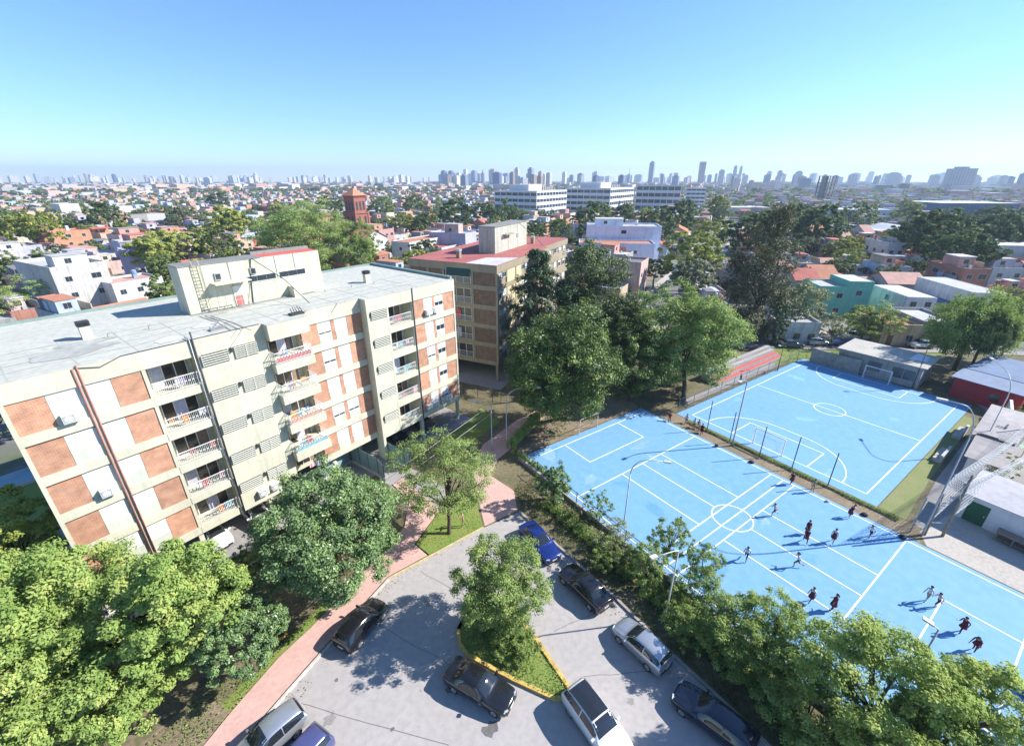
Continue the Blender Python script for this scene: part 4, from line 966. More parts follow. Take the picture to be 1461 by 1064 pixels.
def goal(label, fr, a, b0, b1, dirn, ht=2.15, group='court goals'):
    t = thing('court_goal', label, 'goal', fr(a, (b0 + b1) / 2, .02), CT - pi / 2, group)   # local x along b
    hw = abs(b1 - b0) / 2; dp = 1.0 * dirn
    f = MB()
    for s in (-1, 1): f.box(s * hw - .05, s * hw + .05, -.05, .05, 0, ht)
    f.box(-hw, hw, -.05, .05, ht - .1, ht + .001); f.build('goal_frame', framem, t)
    n = MB(); net_mesh(n, lambda u, v: Vector((-hw + 2 * hw * u, dp * (.35 + .65 * (1 - v)) if v < 1 else dp * .02, ht * v)), 16, 10)
    for s in (-1, 1): net_mesh(n, lambda u, v: Vector((s * hw, dp * u * (1 - .6 * v), ht * v)), 4, 8)
    n.build('goal_net', netm, t)
goal('white goal with a pale net by the dark divider posts', UP, -.2, 8.2, 11.45, -1)
goal('white goal with a pale net in front of the grey clubhouse', UP, 32.3, 8.2, 11.5, 1)
t = thing('court_goal', 'small bare goal frame on the earth beneath the big fig tree', 'goal', LP(9.7, -.75), CT, 'court goals')
MB().box(-1.55, -1.48, -.03, .03, 0, 2.0).box(1.48, 1.55, -.03, .03, 0, 2.0).box(-1.55, 1.55, -.03, .03, 2.0, 2.07).bar((-1.5, 0, 2), (-1.5, 1.0, 0), .04).bar((1.5, 0, 2), (1.5, 1.0, 0), .04).bar((-1.5, 1, .03), (1.5, 1, .03), .04).build('goal_frame', M('worn_goal_paint', (.55, .46, .38), .7, .25, 4), t)
# ball stop net hanging between tall poles beside the shed
t = thing('torn_ball_net', 'torn pale ball stop net sagging between leaning poles by the white shed', 'net', G(1330, 764), 0)
wood = M('weathered_wood', (.22, .19, .16), .9, .3, 5)
o3 = Vector(t.location)
A, Bp = G(1314, 763) - o3 + Vector((.25, 0, 0)), G(1344, 765) - o3
for p, h in ((A, 4.4), (Bp, 6.4)): MB().tube([p, p + Vector((.1, .1, h))], [.12, .08], 7).build('pole', wood, t, True)
far1, far2 = UP(22, 26.5) - o3, UP(22, 28.5) - o3
for p, h in ((far1, 6.0), (far2, 5.6)): MB().tube([p, p + Vector((.05, .05, h))], [.10, .07], 7).build('pole', wood, t, True)
n = MB()
def sag(p0, p1, z0, z1, lo, s=1.2): return lambda u, v: p0.lerp(p1, u) + Vector((.25 * sin(7 * v + 3 * u), .2 * sin(5 * u), (z0 * (1 - u) + z1 * u) * v + lo * (1 - v) - s * sin(pi * u) * (.3 + .7 * v)))
net_mesh(n, sag(A, far1, 6.3, 5.6, 1.6), 34, 14, .02); net_mesh(n, sag(Bp, far2, 6.0, 5.2, 2.2, 1.6), 30, 11, .02)
n.build('net', netm, t)
mb = MB(); mb.tube([A + Vector((0, 0, 1.4)), Bp + Vector((0, 0, 1.5))], .03, 5).tube([A + Vector((-1.0, .3, 0)), A + Vector((-.8, .4, 3.8))], .05, 6).tube([A + Vector((-1, .3, 1.1)), A + Vector((0, 0, 1.1))], .03, 5); mb.build('brace', greym, t)
# overhead cables from the short lamp post
p0 = G(702, 642) + Vector((0, 0, 5.9)); p1 = Vector((-17.6, 21.0, 5.3)); p2 = Vector((-33, 1.5, 5.3))
for dz, dx, lab in ((0, 0, 'upper pale overhead cable running past the long apartment block'), (-.9, .25, 'lower pale overhead cable running past the long apartment block')):
    pts = []
    for q in range(13):
        s = q / 12; p = p0.lerp(p1, s); pts.append(p + Vector((dx, 0, dz - 1.2 * s * (1 - s))))
    for q in range(1, 9):
        s = q / 8; p = p1.lerp(p2, s); pts.append(p + Vector((dx, 0, dz - 1.2 * s * (1 - s))))
    tag(MB().tube(pts, .016, 5).build('overhead_cable', polem, None, True), lab, 'cable', 'overhead cables')
t = thing('utility_pole', 'dark wooden pole carrying the overhead cables among the garden trees', 'pole', (p1.x, p1.y, 0)); MB().tube([(0, 0, 0), (0, 0, 5.9)], [.13, .1], 7).build('pole', wood, t, True); MB().box(-.08, .4, -.05, .05, 5.2, 5.3).build('bracket', greym, t)
# glass gates of the building entrance, low fences
gateg = M('tinted_fence_sheet', (.20, .31, .33), .25, .12, 2)
def sheet_fence(label, pts, h, name='sheet_fence', base=.35):
    t = thing(name, label, 'fence', (pts[0][0], pts[0][1], 0)); o = Vector((pts[0][0], pts[0][1], 0))
    for k in range(len(pts) - 1):
        a, b = Vector((pts[k][0], pts[k][1], 0)) - o, Vector((pts[k + 1][0], pts[k + 1][1], 0)) - o
        MB().bar(a + Vector((0, 0, base / 2)), b + Vector((0, 0, base / 2)), .18, base).build('base_wall', kerbm, t)
        n = max(1, int((b - a).length / 1.25))
        for q in range(n):
            c, d = a.lerp(b, (q + .03) / n), a.lerp(b, (q + .97) / n)
            MB().bar(c + Vector((0, 0, (h + base) / 2)), d + Vector((0, 0, (h + base) / 2)), .02, h - base).build('fence_panel', gateg, t)
        for q in range(n + 1):
            c = a.lerp(b, q / n); MB().box(c.x - .035, c.x + .035, c.y - .035, c.y + .035, 0, h + .05).build('post', darkm, t)
    return t
sheet_fence('blue green sheet fence with a corner at the entrance passage', [(-17.6, 40.5), (-13.9, 37.9), (-12.9, 36.6)], 2.3)
sheet_fence('blue green sheet fence butting against the fin wall', [(-13.7, 41.2), (-11.5, 39.4), (-10.8, 38.9)], 2.1)
sheet_fence('blue green sheet fence along the foot of the facade by the round tree', [(-20.6, 35.2), (-18.6, 38.4), (-17.7, 40.4)], 2.0)
def rail_fence(label, pts, h=1.6, step=.14, name='railing_fence', post=2.4, mat=None, mesh=False):
    t = thing(name, label, 'fence', (pts[0][0], pts[0][1], 0)); o = Vector((pts[0][0], pts[0][1], 0)); mat = mat or darkm; mb = MB()
    for k in range(len(pts) - 1):
        a, b = Vector((pts[k][0], pts[k][1], 0)) - o, Vector((pts[k + 1][0], pts[k + 1][1], 0)) - o; L_ = (b - a).length
        mb.bar(a + Vector((0, 0, h)), b + Vector((0, 0, h)), .04); mb.bar(a + Vector((0, 0, .12)), b + Vector((0, 0, .12)), .03)
        if mesh: net_mesh(mb, lambda u, v: a.lerp(b, u) + Vector((0, 0, .12 + (h - .12) * v)), int(L_ / .3), int(h / .3), .008)
        else:
            for q in range(int(L_ / step)):
                c = a.lerp(b, q * step / L_); mb.bar(c + Vector((0, 0, .1)), c + Vector((0, 0, h)), .016)
        for q in range(int(L_ / post) + 1):
            c = a.lerp(b, min(1, q * post / L_)); MB().tube([c, c + Vector((0, 0, h + .1))], .04, 6).build('post', mat, t)
    mb.build('rails', mat, t); return t
rail_fence('dark iron railing across the entrance of the red roofed block', [(-7.0, 57.0), (-1.5, 54.2), (1.5, 55.0)], 1.7)
rail_fence('dark railing around the shaded garden of the long block', [(-12.0, 27.4), (-14.6, 23.2), (-17.0, 18.5)], 1.0, .3)
rail_fence('wire fence along the bench side of the far court', [UP(-1, -1.5)[:2], UP(34, -.85)[:2]], 2.0, mat=greym, mesh=True, post=3.2)
rail_fence('wire fence on the low wall along the road side of the near court', [LP(-.9, 2.5)[:2], LP(-.9, 36)[:2]], 1.5, mat=darkm, mesh=True, post=3)
tag(strip('low_wall', [LP(-.9, -.8)[:2], LP(-.9, 37)[:2]], .22, 0, .4, M('dirty_low_wall', (.33, .31, .28), .9, .25, 2)), 'low dirty concrete wall holding the edge of the near blue court', 'wall')
rail_fence('wire fence at the corner of the grass by the cross street', [UP(34.2, -.8)[:2], UP(34, 3.5)[:2]], 1.8, mat=greym, mesh=True, post=2)
# red benches
t = thing('bleachers', 'stepped stand with two red bench rows and grey steps beside the far court', 'bleachers', UP(11, -3.1), CT)
redb = M('red_bench_paint', (.58, .10, .09), .6, .15, 3); stc = M('grey_stand_concrete', (.30, .29, .28), .85, .2, 2)
for k in range(4):
    o = MB().box(0, 19.5, .75 * k, .75 * (k + 1) - .02, 0, .4 + .38 * k).build('step', stc, t)
    MB().box(.05, 19.4, .75 * k + .1, .75 * k + .6, .42 + .38 * k, .48 + .38 * k).build('bench', redb if k < 2 else M('grey_bench', (.36, .34, .33), .8, .2, 3), t)
t = thing('concrete_dugout', 'pale concrete block bench at the near edge of the yard shade', 'bench', UP(14.3, 21.4), CT); MB().box(-1.7, 1.7, -.55, .0, 0, .45).build('seat', g_conc, t); MB().box(-1.7, 1.7, -.8, -.56, 0, .95).build('backrest', M('pale_grey_block', (.46, .46, .46), .85, .12, 3), t)
dup(t, UP(22.2, 21.3), CT, 'pale concrete block bench further along, beside the grey shelter')
# planks and sheets lying in the yard
for k, (a, b, r_, lab, c) in enumerate(((6.5, 25.5, .3, 'pinkish board lying in the yard beneath the torn net', (.5, .33, .3)), (9.5, 24.6, .9, 'pale board lying in the yard near the block bench', (.5, .47, .44)), (12.5, 26.0, 1.4, 'grey trestle table left in the shade of the yard', (.3, .32, .36)), (19, 24.2, .2, 'white table standing beside the grey shelter', (.6, .6, .62)))):
    t = thing('table', lab, 'table', UP(a, b), CT + r_, 'yard tables'); MB().box(-.9, .9, -.45, .45, .7, .75).build('tabletop', M('board%d' % k, c, .8, .2, 3), t)
    for sx in (-.7, .7):
        for sy in (-.35, .35): MB().box(sx - .03, sx + .03, sy - .03, sy + .03, 0, .7).build('leg', greym, t)

# ------------------------------------------------------------------ club buildings round the far court
def corr(name, col): 
    """corrugated metal sheet"""
    if name in MATS: return MATS[name]
    m = M(name, col, .65, .16, 1.2, .05, .16)
    t = m.node_tree; N = t.nodes; L = t.links; b = N['Principled BSDF']
    tc = N.new('ShaderNodeTexCoord'); wv = N.new('ShaderNodeTexWave'); wv.inputs['Scale'].default_value = 3.2; wv.bands_direction = 'X'
    L.new(tc.outputs['Object'], wv.inputs['Vector']); bp = N.new('ShaderNodeBump'); bp.inputs['Strength'].default_value = .7; bp.inputs['Distance'].default_value = .04
    L.new(wv.outputs['Fac'], bp.inputs['Height']); L.new(bp.outputs[0], b.inputs['Normal']); return m
def slab_roof(poly, z, name, mat, parent, th=.12):
    i = MB(); i.prism(poly, 0, 1); 
    i.v = [(v[0], v[1], z(v[0], v[1]) + (th if v[2] > .5 else 0)) for v in i.v]
    return i.build(name, mat, parent)
cmat = M('grey_club_render', (.33, .31, .29), .9, .15, 1.5, streak=.3)
az = atan2(59.2 - 68.2, 59.7 - 52.9)
t = thing('clubhouse', 'low grey clubhouse with a flat concrete roof behind the far goal', 'clubhouse', (53.6, 67.4, 0), az)
MB().box(0, 10.6, 0, 7, 0, 3.3).build('wall', cmat, t)
slab_roof([(-.3, -.5), (11.0, -.4), (11.0, 7.2), (-.3, 7.2)], lambda x, y: 3.31, 'roof', gmat('clubhouse_roof', (.42, .40, .36), (.36, .34, .28), (.48, .46, .42), .4, 3), t)
MB().prism([(8.2, 2.5), (10.2, 3.0), (10.0, 6), (8.4, 6.4)], 3.44, 3.5).build('roof_tarpaulin', M('pale_tarpaulin', (.62, .66, .74), .6, .1, 2), t)
for x0, wd in ((4.2, 1.6), (7.3, 1.2), (8.7, 1.2)):
    o = MB().box(x0, x0 + wd, -.04, .02, 1.0, 2.5).build('window', glass('dull_window', (.05, .06, .08), .2), t); g = MB()
    for q in range(5): g.box(x0 + wd * q / 4 - .025, x0 + wd * q / 4 + .025, -.07, -.04, .95, 2.55)
    g.build('window_bars', darkm, o)
MB().box(.6, 2.6, -.03, .0, 0, 2.2).build('door', M('grey_door', (.25, .25, .26), .7, .1, 3), t)
tag(MB().prism([(51.0, 70.0), (52.9, 66.9), (55.2, 64.3), (55.3, 64.5), (53.1, 67.1), (51.2, 70.1)], 0, 2.4).build('rough_wall', M('rough_wall_render', (.30, .28, .25), .95, .25, 2)), 'rough grey yard wall joining the clubhouse to the grass corner', 'wall')
az2 = atan2(52.2 - 56.6, 65.7 - 63.3)
t = thing('red_shed', 'red walled shed with two blue sheet roofs at the end of the yard', 'shed', (63.0, 57.0, 0), az2)
MB().box(0, 7.0, 0, 3.2, 0, 2.9).box(.3, 14, 3.22, 11.5, 0, 3.4).build('wall', M('red_painted_wall', (.36, .035, .04), .8, .12, 2), t)
slab_roof([(-.4, -.5), (7.4, -.5), (7.4, 3.1), (-.4, 3.1)], lambda x, y: 2.92 + .14 * (y + .5), 'roof', corr('pale_blue_sheet', (.15, .22, .35)), t, .05)
slab_roof([(-.2, 3.3), (14.4, 3.3), (14.4, 12), (-.2, 12)], lambda x, y: 3.42 + .06 * (y - 3), 'roof', corr('blue_sheet_roof', (.075, .145, .28)), t, .06)  # blue sheet darkened in its colour to stand for tree shade not cast here
MB().box(4.0, 5.0, -.04, .01, .9, 1.9).build('window', dglass, t); MB().box(9, 10.4, 8, 9, 3.7, 5.2).build('roof_tank', M('grey_tank', (.2, .24, .3), .7, .1, 3), t)
shd = Vector((47.9, 38.4, 0)); az3 = atan2(47 - 38.4, 59.6 - 47.9)
t = thing('shelter', 'open yard shelter with patched grey corrugated roof sheets', 'shelter', (49.9, 36.6, 0), az3)
slab_roof([(-1.8, .1), (4.6, .0), (4.6, 3.4), (-1.8, 3.2)], lambda x, y: 2.5 + .05 * x, 'roof', corr('weathered_sheet', (.36, .33, .32)), t, .05)
slab_roof([(4.3, .3), (13.4, .2), (13.4, 3.8), (4.3, 3.7)], lambda x, y: 2.75 + .05 * x, 'roof', corr('weathered_sheet_two', (.41, .38, .37)), t, .05)
MB().box(-1.0, 12.8, 1.8, 2.9, 0, 2.45).build('wall', M('white_lime_wall', (.62, .61, .60), .9, .1, 2, streak=.2), t)
for x in (-1.6, 1.4, 4.4, 8.4, 13.0): MB().tube([(x, .25, 0), (x, .25, 2.6 + .05 * max(x, 0))], .05, 6).build('post', greym, t)
MB().box(7.2, 8.6, 1.6, 1.72, 3.25, 3.3).box(7.2, 7.3, 1.6, 2.4, 3.25, 3.3).build('roof_hatch', darkm, t)
tag(MB().prism([(61.5, 47.5), (64.5, 50.5), (64.3, 50.7), (61.3, 47.7)], 0, 2.5).box(64.4, 76, 48, 48.2, 0, 2.4).build('yard_wall', M('white_lime_wall', (.6, .6, .6))), 'pale yard wall behind the grey shelter', 'wall')
az4 = atan2(28.28 - 32.01, 43.43 - 41.06)
t = thing('white_shed', 'white rendered shed with a pale corrugated roof and a dark green door', 'shed', (41.06, 32.01, 0), az4)
MB().box(0, 9, 0, 4.2, 0, 2.65).build('wall', M('white_shed_render', (.66, .66, .68), .85, .06, 2, streak=.1), t)
slab_roof([(-.25, -.3), (9.3, -.3), (9.3, 4.5), (-.25, 4.5)], lambda x, y: 2.66 + .12 * (y + .3), 'roof', corr('pale_corrugated_sheet', (.40, .40, .44)), t, .05)
d = MB().box(.35, 1.75, -.04, .01, .05, 2.1).build('door', M('dark_green_door', (.02, .10, .05), .6, .2, 3), t); MB().box(1.55, 1.62, -.07, -.04, 1.0, 1.15).build('handle', wmet, d)
p = t.matrix_basis @ Vector((4.3, -.75, 0))
t = thing('workbench', 'weathered wooden work table with plank shelf against the white shed', 'table', p, az4)
MB().box(-1.6, 1.6, -.45, .45, .82, .92).build('tabletop', M('weathered_plank', (.28, .22, .18), .9, .25, 4), t); MB().box(-1.55, 1.55, -.4, .4, .25, .3).build('shelf', wood, t)
for x in (-1.5, -.5, .5, 1.5):
    for y in (-.4, .4): MB().box(x - .05, x + .05, y - .05, y + .05, 0, .82).build('leg', wood, t)
t = thing('patio_frame', 'small green topped frame beside the flower bushes in the yard', 'frame', G(1440, 650), .3); MB().box(-1, 1, -.6, .6, 1.3, 1.35).build('top', M('green_cover', (.25, .42, .3), .7, .1, 3), t)
for sx in (-.95, .95):
    for sy in (-.55, .55): MB().box(sx - .04, sx + .04, sy - .04, sy + .04, 0, 1.3).build('leg', wmet, t)
# basketball stand at the frame's edge
bp_ = G(1452, 985); t = thing('basketball_stand', 'tall basketball stand with white posts over a blue painted base pad', 'basketball stand', LP(9.7, 37.6), CT - pi / 2)
MB().box(-1.2, 1.2, -.3, .5, .0, 1.0).build('pad', M('dark_blue_pad', (.05, .10, .32), .7, .1, 3), t)
for s in (-1, 1): MB().tube([(s * .8, .4, 0), (s * .55, -.6, 2.6), (s * .5, -1.0, 3.6)], .06, 7).build('post', framem, t, True)
MB().box(-.9, .9, -1.15, -1.1, 2.9, 4.0).build('backboard', framem, t); MB().tube([(.23 * cos(q * pi / 6), -1.42 + .23 * sin(q * pi / 6), 3.05) for q in range(13)], .012, 5).build('hoop', M('orange_hoop', (.6, .2, .05), .5, .1, 4), t)
tag(MB().lathe([(.0, 0), (.12, .02), (.2, .12), (.22, .2), (.15, .26), (0, .27)], (0, 0, 0), 9).build('sports_bag', M('maroon_bag_cloth', (.12, .03, .04), .9, .2, 6), None, True, G(1022, 637)), 'dark maroon bag left on the sideline near the floodlight pole', 'bag')
for px, py, lab in ((1072, 660, 'black bag on the earth edge between the courts'), (1233, 735, 'black bag near the net at the court edge'), (1287, 767, 'dark red ball bag at the corner of the court')):
    tag(MB().lathe([(0, 0), (.22, .02), (.3, .1), (.22, .22), (0, .25)], (0, 0, 0), 8).build('sports_bag', M('black_bag_cloth', (.03, .02, .03), .9, .2, 6), None, True, G(px, py)), lab, 'bag')
tag(MB().lathe([(0, .0), (.09, .02), (.16, .11), (.19, .2), (.16, .29), (.09, .38), (0, .4)], (0, 0, 0), 10).build('ball', M('red_ball_rubber', (.4, .06, .05), .6, .1, 4), None, True, G(1091, 533)), 'red ball by the bench side fence', 'ball')
tag(MB().box(-.18, .18, -.12, .12, 0, .1).lathe([(.0, .1), (.12, .13), (.1, .2), (0, .22)]).build('clothes_heap', M('pale_clothes', (.5, .42, .42), .9, .3, 6), None, False, G(1180, 716)), 'small heap of pale clothes on the court edge', 'clothes')
tag(MB().tube([(.32 * cos(q * pi / 9), .32 * sin(q * pi / 9), .12) for q in range(19)], .1, 7).build('old_tyre', M('orange_painted_tyre', (.55, .3, .05), .8, .2, 4), None, True, G(401, 907, .02)), 'old painted tyre in the grass at the foot of the small dark tree', 'tyre')
t = thing('garden_pool', 'small covered pale blue pool in the grass behind the end wall', 'pool', G(14, 690), radians(52)); MB().box(-2.6, 2.6, -1.7, 1.7, 0, .35).build('rim', M('pool_rim', (.42, .42, .40), .8, .1, 3), t); MB().box(-2.4, 2.4, -1.5, 1.5, .351, .37).build('cover', M('pool_cover', (.18, .30, .36), .4, .15, 1), t)
# ------------------------------------------------------------------ people
skin = M('skin', (.42, .25, .17), .6, .06, 6); hairm = M('dark_hair', (.025, .016, .012), .6, .2, 20); shoe = M('dark_shoe', (.05, .04, .045), .7, .2, 8)
mar = M('maroon_uniform_cloth', (.13, .018, .035), .9, .12, 8); wht = M('white_shirt_cloth', (.62, .62, .63), .9, .06, 8); tan = M('tan_cloth', (.33, .24, .15), .9, .12, 8); navy = M('navy_cloth', (.03, .03, .06), .9, .15, 8); pale = M('pale_pink_cloth', (.55, .40, .40), .9, .08, 8)
def pose(kind):
    """joints of a standing 1.62 m figure facing +x"""
    J = {}
    def leg(s, hip_a, knee_a, pel):
        h = pel + Vector((0, s * .085, -.02)); k = h + Vector((sin(hip_a), s * .01, -cos(hip_a))) * .40; a = k + Vector((sin(hip_a - knee_a), 0, -cos(hip_a - knee_a))) * .39
        t = a + Vector((.15 * cos(min(.6, max(-.9, (hip_a - knee_a)))), s * .02, -.05 + .15 * sin(hip_a - knee_a) * .6)); J['h%d' % s], J['k%d' % s], J['a%d' % s], J['t%d' % s] = h, k, a, t
    def arm(s, sh, up, fo, outw, ch):
        p = ch + Vector((0, s * .165, .03)); e = p + Vector((sin(up) * cos(outw), s * sin(outw), -cos(up) * cos(outw))) * .27; w = e + Vector((sin(fo) * cos(outw * .6), s * sin(outw) * .4, -cos(fo) * cos(outw * .6))) * .24
        J['s%d' % s], J['e%d' % s], J['w%d' % s] = p, e, w; J['p%d' % s] = w + (w - e).normalized() * .07
    pel = Vector((0, 0, .86)); ln = {'run': .25, 'walk': .08, 'stand': .0, 'bend': .75, 'sit': -.05, 'point': .1}[kind]
    if kind == 'sit': pel.z = .12
    if kind == 'bend': pel.z = .80
    J['pel'] = pel; J['waist'] = pel + Vector((sin(ln), 0, cos(ln))) * .16; J['chest'] = J['waist'] + Vector((sin(ln), 0, cos(ln))) * .25
    J['neck'] = J['chest'] + Vector((sin(ln), 0, cos(ln))) * .13; J['head'] = J['neck'] + Vector((sin(ln * .5) + .12, 0, cos(ln * .5))) * .12; J['top'] = J['head'] + Vector((sin(ln * .5), 0, cos(ln * .5))) * .09
    c = J['chest']
    if kind == 'run': leg(1, .75, .9, pel); leg(-1, -.35, 1.0, pel); arm(1, 0, -.7, .5, .15, c); arm(-1, 0, .6, 1.9, .15, c)
    elif kind == 'walk': leg(1, .38, .12, pel); leg(-1, -.28, .25, pel); arm(1, 0, -.35, .0, .12, c); arm(-1, 0, .3, .6, .12, c)
    elif kind == 'stand': leg(1, .05, .05, pel); leg(-1, -.05, .05, pel); arm(1, 0, .05, .15, .12, c); arm(-1, 0, .1, .9, .2, c)
    elif kind == 'point': leg(1, .2, .1, pel); leg(-1, -.25, .15, pel); arm(1, 0, 1.2, 1.5, .4, c); arm(-1, 0, -.2, .3, .3, c)
    elif kind == 'bend': leg(1, .55, .7, pel); leg(-1, .1, .5, pel); arm(1, 0, .3, .5, .15, c); arm(-1, 0, .5, .7, .15, c)
    else: leg(1, 1.75, 1.6, pel); leg(-1, 1.6, 1.4, pel); arm(1, 0, .5, 1.2, .1, c); arm(-1, 0, .5, 1.1, .1, c)
    lo = min(J[q].z for q in ('a1', 'a-1', 't1', 't-1')) - .055
    if kind == 'sit': lo = min(lo, pel.z - .12)
    for q in J: J[q] = J[q] - Vector((0, 0, lo))
    return J
BONES = [('pel', 'waist'), ('waist', 'chest'), ('chest', 'neck'), ('neck', 'head'), ('head', 'top')]
for s in (1, -1): BONES += [('pel', 'h%d' % s), ('h%d' % s, 'k%d' % s), ('k%d' % s, 'a%d' % s), ('a%d' % s, 't%d' % s), ('chest', 's%d' % s), ('s%d' % s, 'e%d' % s), ('e%d' % s, 'w%d' % s), ('w%d' % s, 'p%d' % s)]
RAD = dict(pel=.125, waist=.11, chest=.125, neck=.05, head=.085, top=.06, h=.085, k=.055, a=.038, t=.03, s=.055, e=.04, w=.026, p=.03)
def person_meshes(kind):
    J = pose(kind); names = list(J); me = bpy.data.meshes.new('figure'); me.from_pydata([tuple(J[q]) for q in names], [(names.index(a), names.index(b)) for a, b in BONES], [])
    o = bpy.data.objects.new('figure', me); COL.objects.link(o)
    md = o.modifiers.new('skin', 'SKIN'); md.use_smooth_shade = True
    for i, q in enumerate(names):
        r_ = RAD.get(q, RAD.get(q[0])); me.skin_vertices[0].data[i].radius = (r_, r_ * (.8 if q in ('pel', 'waist', 'chest') else 1)); me.skin_vertices[0].data[i].use_root = q == 'pel'
    sb = o.modifiers.new('sub', 'SUBSURF'); sb.levels = 1; sb.render_levels = 1
    dg = bpy.context.evaluated_depsgraph_get(); bm_ = bpy.data.meshes.new_from_object(o.evaluated_get(dg)); bpy.data.objects.remove(o)
    # fingers, nose and ears join the figure
    mb = MB(); mb.v = [tuple(v.co) for v in bm_.vertices]; mb.f = [tuple(p.vertices) for p in bm_.polygons]; mb.m = [0] * len(mb.f)
    for s in (1, -1):
        w, p = J['w%d' % s], J['p%d' % s]; d = (p - w).normalized(); sd_ = Vector((d.z, 0, -d.x)).normalized() if abs(d.y) < .9 else Vector((1, 0, 0))
        for k, L_ in enumerate((.05, .062, .058, .045)):
            b = p + sd_ * (.014 * (k - 1.5)); mb.tube([b - d * .02, b + d * L_ * .55, b + d * L_ * .8 + Vector((0, -s * .02, 0))], [.009, .008, .006], 5)
        b = w + sd_ * .025 + d * .02; mb.tube([b, b + (sd_ + d * .8).normalized() * .05], [.01, .007], 5)
    hd, tp = J['head'], J['top']; up = (tp - hd).normalized(); fw = Vector((up.z, 0, -up.x))
    mb.tube([hd + fw * .078, hd + fw * .105 - up * .012], [.014, .01], 5)
    for s in (1, -1): mb.tube([hd + Vector((0, s * .075, 0)), hd + Vector((-.012, s * .093, .006))], [.02, .014], 6)
    n0 = len(mb.f)
    for s in (1, -1): mb.tube([hd + fw * .079 + Vector((0, s * .03, 0)) + up * .018, hd + fw * .085 + Vector((0, s * .03, 0)) + up * .018], [.011, .008], 6, 5)
    mb.tube([hd + fw * .074 + Vector((0, -.025, 0)) - up * .04, hd + fw * .074 + Vector((0, .025, 0)) - up * .04], [.007, .007], 4, 6)
    # cloth by nearest bone
    segs = [(J[a], J[b], a, b) for a, b in BONES]
    def near(c):
        best = None
        for a, b, na, nb in segs:
            ab = b - a; t = max(0, min(1, (c - a).dot(ab) / ab.length_squared)); d = (c - a - ab * t).length - RAD.get(na, RAD.get(na[0])) * .7
            if best is None or d < best[0]: best = (d, na, nb, t)
        return best[1:]
    for i in range(n0):
        if i >= len(bm_.polygons): mb.m[i] = 0; continue
        a, b, t = near(Vector(bm_.polygons[i].center))
        z = a[0] + b[0]
        if b in ('head', 'top') or (a == 'chest' and b == 'neck' and t > .55): m = 0
        elif b in ('waist', 'chest', 'neck') or b[0] == 's' or b[0] == 'e': m = 1
        elif b[0] in 'h' or b[0] == 'k': m = 2
        elif b[0] == 'a': m = 3
        elif b[0] == 't': m = 4
        else: m = 0
        mb.m[i] = m
    # hair shell, long at the back
    h = MB(); base = hd + up * .02 - fw * .012
    for a in range(9):
        th = pi * a / 12
        for b in range(12):
            ph = 2 * pi * b / 12; rr = .1 if True else 0
            lim = 1.0 if cos(ph) > .3 else 1.25
            q = th * lim; h.v.append(tuple(base + up * (.105 * cos(q)) + (fw * cos(ph) + Vector((0, 1, 0)) * sin(ph)) * (.098 * sin(q))))
    for a in range(8):
        for b in range(12):
            if a > 4 and (b in (0, 1, 11)): continue
            q = a * 12; h.f.append((q + b, q + (b + 1) % 12, q + 12 + (b + 1) % 12, q + 12 + b)); h.m.append(0)
    h.tube([base - fw * .085, base - fw * .13 - up * .08, base - fw * .1 - up * .2], [.04, .045, .015], 6)
    # skirt or tunic hanging from the waist
    sk = MB(); wv_, hp = J['chest'], J['pel']; kn = (J['k1'] + J['k-1']) / 2
    ax = [(wv_ * .6 + J['waist'] * .4, .15), (J['waist'], .14), (hp, .165), (hp.lerp(kn, .45), .20), (hp.lerp(kn, .8), .235)]
    sk.tube([p for p, r_ in ax], [r_ for p, r_ in ax], 12, 0, False)
    return mb, h, sk
PM = {}
def person(label, feet, kind, face, mats, skirt=None, scale=1.0, hair=None, group='people on the blue court', z=.022, cat='person'):
    if kind not in PM:
        b, h, s = person_meshes(kind); PM[kind] = (b, h.mesh('hair', hairm, True), s, {})
    b, h, s, cache = PM[kind]; key = tuple(m.name for m in mats)
    if key not in cache: cache[key] = b.mesh('body', list(mats) + [M('dark_eye', (.02, .015, .012), .3), M('lip', (.3, .1, .09), .6)], True)
    g = G(*feet); t = thing('person', label, cat, (g.x, g.y, z), radians(face), group, scale)
    mobj('body', cache[key], t); mobj('hair', h, t)
    if skirt:
        k = ('skirt', skirt.name)
        if k not in cache: cache[k] = s.mesh('tunic', skirt, True)
        mobj('tunic', cache[k], t)
    return t
W1 = (skin, wht, mar, skin, shoe); W2_ = (skin, mar, mar, mar, shoe); W3 = (skin, wht, navy, skin, shoe); W4 = (skin, tan, tan, skin, shoe); W5 = (skin, wht, skin, wht, shoe); W6 = (skin, pale, mar, pale, shoe)
